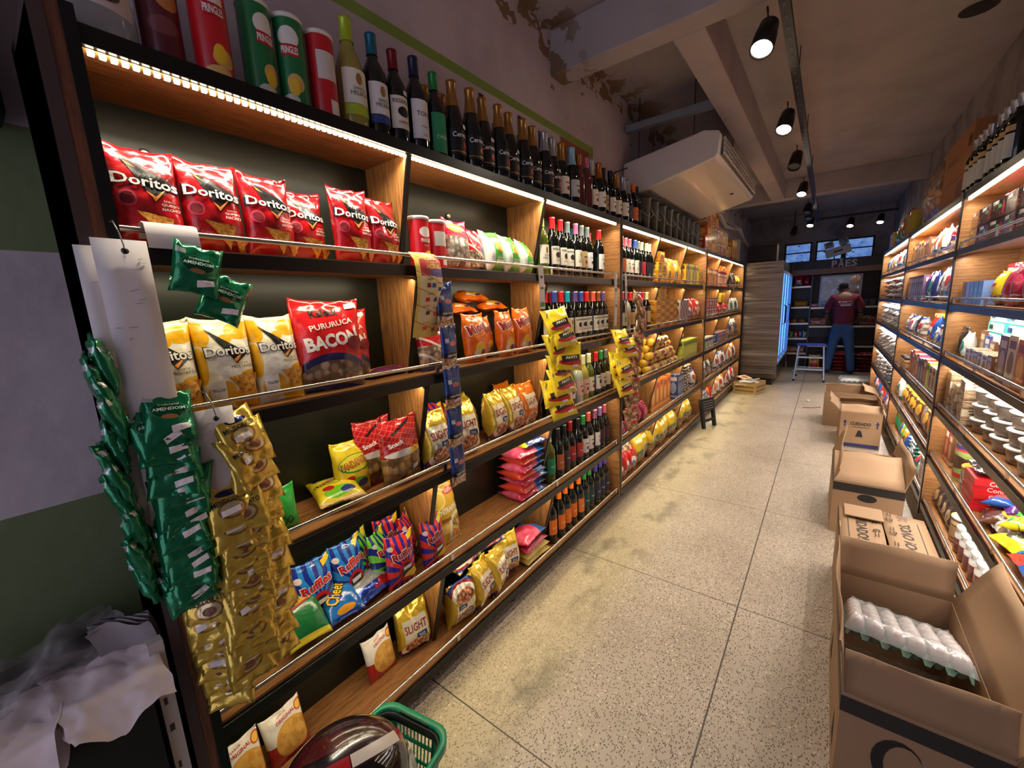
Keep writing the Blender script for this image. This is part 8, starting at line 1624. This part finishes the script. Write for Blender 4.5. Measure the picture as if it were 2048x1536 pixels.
def hand(s, wx, wy, wz):
    """five finger chains from a palm that points to +Y"""
    P = [(wx, wy, wz, .026, .020), (wx, wy + .045, wz - .006, .036, .016), (wx, wy + .085, wz - .014, .038, .014)]; E = [(0, 1), (1, 2)]
    for k, (o, L) in enumerate(((-.028, .060), (-.010, .072), (.010, .068), (.027, .052))):
        i = len(P); P += [(wx + s * o, wy + .10, wz - .02, .0095), (wx + s * o * 1.1, wy + .10 + L * .5, wz - .032, .0088), (wx + s * o * 1.1, wy + .10 + L * .85, wz - .058, .008)]; E += [(2, i), (i, i + 1), (i + 1, i + 2)]
    i = len(P); P += [(wx - s * .036, wy + .045, wz - .012, .011), (wx - s * .050, wy + .078, wz - .026, .0098), (wx - s * .046, wy + .105, wz - .040, .009)]; E += [(1, i), (i, i + 1), (i + 1, i + 2)]
    return P, E
def man():
    X, Y = 0.245, 9.60
    B = [(X, Y, .92, .135, .105), (X, Y + .02, 1.08, .130, .10), (X - .005, Y + .05, 1.26, .150, .11), (X - .010, Y + .085, 1.385, .105, .085), (X - .022, Y + .125, 1.455, .052, .055), (X - .028, Y + .155, 1.515, .066, .075), (X - .032, Y + .170, 1.575, .070, .082), (X - .032, Y + .175, 1.612, .045, .055)]
    E = [(i, i + 1) for i in range(7)]
    for s in (-1, 1):
        n = len(B); ex = 0.245 if s < 0 else 0.235
        B += [(X + s * .165, Y + .085, 1.365, .060), (X + s * .225, Y + .07, 1.22, .050), (X + s * ex, Y + .08, 1.07, .041), (X + s * (ex - .01), Y + .17, .985, .036), (X + s * (ex - .045), Y + .275, .925, .027)]
        E += [(3, n), (n, n + 1), (n + 1, n + 2), (n + 2, n + 3), (n + 3, n + 4)]
        n = len(B); B += [(X + s * .085, Y + .0, .80, .088), (X + s * .125, Y + .02, .48, .058), (X + s * .160, Y - .0, .26, .054), (X + s * .172, Y - .02, .075, .040), (X + s * .180, Y + .06, .040, .036), (X + s * .186, Y + .12, .032, .03)]
        E += [(0, n)] + [(n + k, n + k + 1) for k in range(5)]
    body = skin('person', B, E, SKIN); tag(body, 'man in maroon polo shirt and blue jeans standing with back turned at the counter', 'person')
    for s in (-1, 1):
        P, F = hand(-s, X + s * (.200 if s < 0 else .190), Y + .270, .922); skin('hand', P, F, SKIN, body)
        e = X - .031 + s * .074; q = MB().lathe([(0, -.028), (.014, -.02), (.018, 0), (.014, .02), (0, .028)], 10, Matrix.Translation((e, Y + .165, 1.535)) @ Matrix.Diagonal((.55, 1, 1, 1)), cap0=False, cap1=False).build('ear', SKIN, body)
    # face features turned away from the camera
    fx, fy, fz = X - .030, Y + .242, 1.535
    MB().lathe([(0, -.016), (.011, -.012), (.008, .004), (.003, .024)], 10, Matrix.Translation((fx, fy + .006, fz)), cap0=False, cap1=False).build('nose', SKIN, body)
    for s in (-1, 1): MB().lathe([(0, -.010), (.010, 0), (0, .010)], 10, Matrix.Translation((fx + s * .030, fy - .012, fz + .025)), cap0=False, cap1=False).build('eye', KINK, body)
    MB().box(fx - .024, fx + .024, fy - .010, fy + .002, fz - .046, fz - .036).build('mouth', mat('lips', (110, 60, 54), 0.5), body)
    skin('hair', [(X - .030, Y + .128, 1.495, .050, .035), (X - .032, Y + .135, 1.55, .074, .068), (X - .032, Y + .155, 1.60, .073, .084), (X - .032, Y + .165, 1.632, .050, .065)], [(0, 1), (1, 2), (2, 3)], HAIR, body)
    S = [(X, Y, .845, .172, .130), (X, Y + .015, 1.05, .160, .120), (X - .005, Y + .05, 1.24, .172, .128), (X - .010, Y + .085, 1.375, .130, .098), (X - .018, Y + .115, 1.430, .072, .066), (X - .022, Y + .125, 1.465, .060, .060)]
    F = [(i, i + 1) for i in range(5)]
    for s in (-1, 1): n = len(S); S += [(X + s * .160, Y + .085, 1.360, .078), (X + s * .222, Y + .07, 1.235, .072), (X + s * .240, Y + .07, 1.135, .070)]; F += [(3, n), (n, n + 1), (n + 1, n + 2)]
    sh = skin('polo_shirt', S, F, SHIRT, body)
    for s in (-1, 1): MB().lathe([(.066, 0), (.069, 0.004), (.068, 0.022)], 18, Matrix.Translation((X + s * .243, Y + .07, 1.088)) @ Matrix.Rotation(s * 0.12, 4, 'Y'), cap0=False, cap1=False).build('sleeve_cuff', mat('black_cuff', (24, 20, 24), 0.7), sh)
    pr = MB(); y = Y - .093
    for (x0, x1, z0, z1) in ((-.095, -.058, 1.290, 1.312), (-.045, .03, 1.290, 1.306), (.04, .11, 1.300, 1.308), (-.085, .11, 1.260, 1.267), (-.06, .09, 1.230, 1.246)): pr.box(X + x0, X + x1, y, y + .012, z0, z1)
    pr.build('back_print', INKW, sh)
    J = [(X, Y, .955, .150, .112), (X, Y - .005, .84, .150, .118)]; F = [(0, 1)]
    for s in (-1, 1): n = len(J); J += [(X + s * .085, Y - .005, .72, .100), (X + s * .125, Y + .015, .48, .078), (X + s * .155, Y, .28, .070), (X + s * .172, Y - .015, .10, .062), (X + s * .174, Y - .015, .045, .064)]; F += [(1, n)] + [(n + k, n + k + 1) for k in range(4)]
    jn = skin('jeans', J, F, JEAN, body)
    for s in (-1, 1): MB().box(X + s * .075 - .048, X + s * .075 + .048, Y - .128, Y - .120, .755, .855).build('back_pocket', JEAN, jn, bevel=0.004)
    for s in (-1, 1): skin('shoe', [(X + s * .172, Y - .05, .042, .046, .040), (X + s * .180, Y + .04, .046, .050, .042), (X + s * .190, Y + .15, .036, .046, .034)], [(0, 1), (1, 2)], SHOE, body)
man()
for _k, _v in LABELS.items():
    if len(_v) > 1: print('SAME LABEL', len(_v), _k)
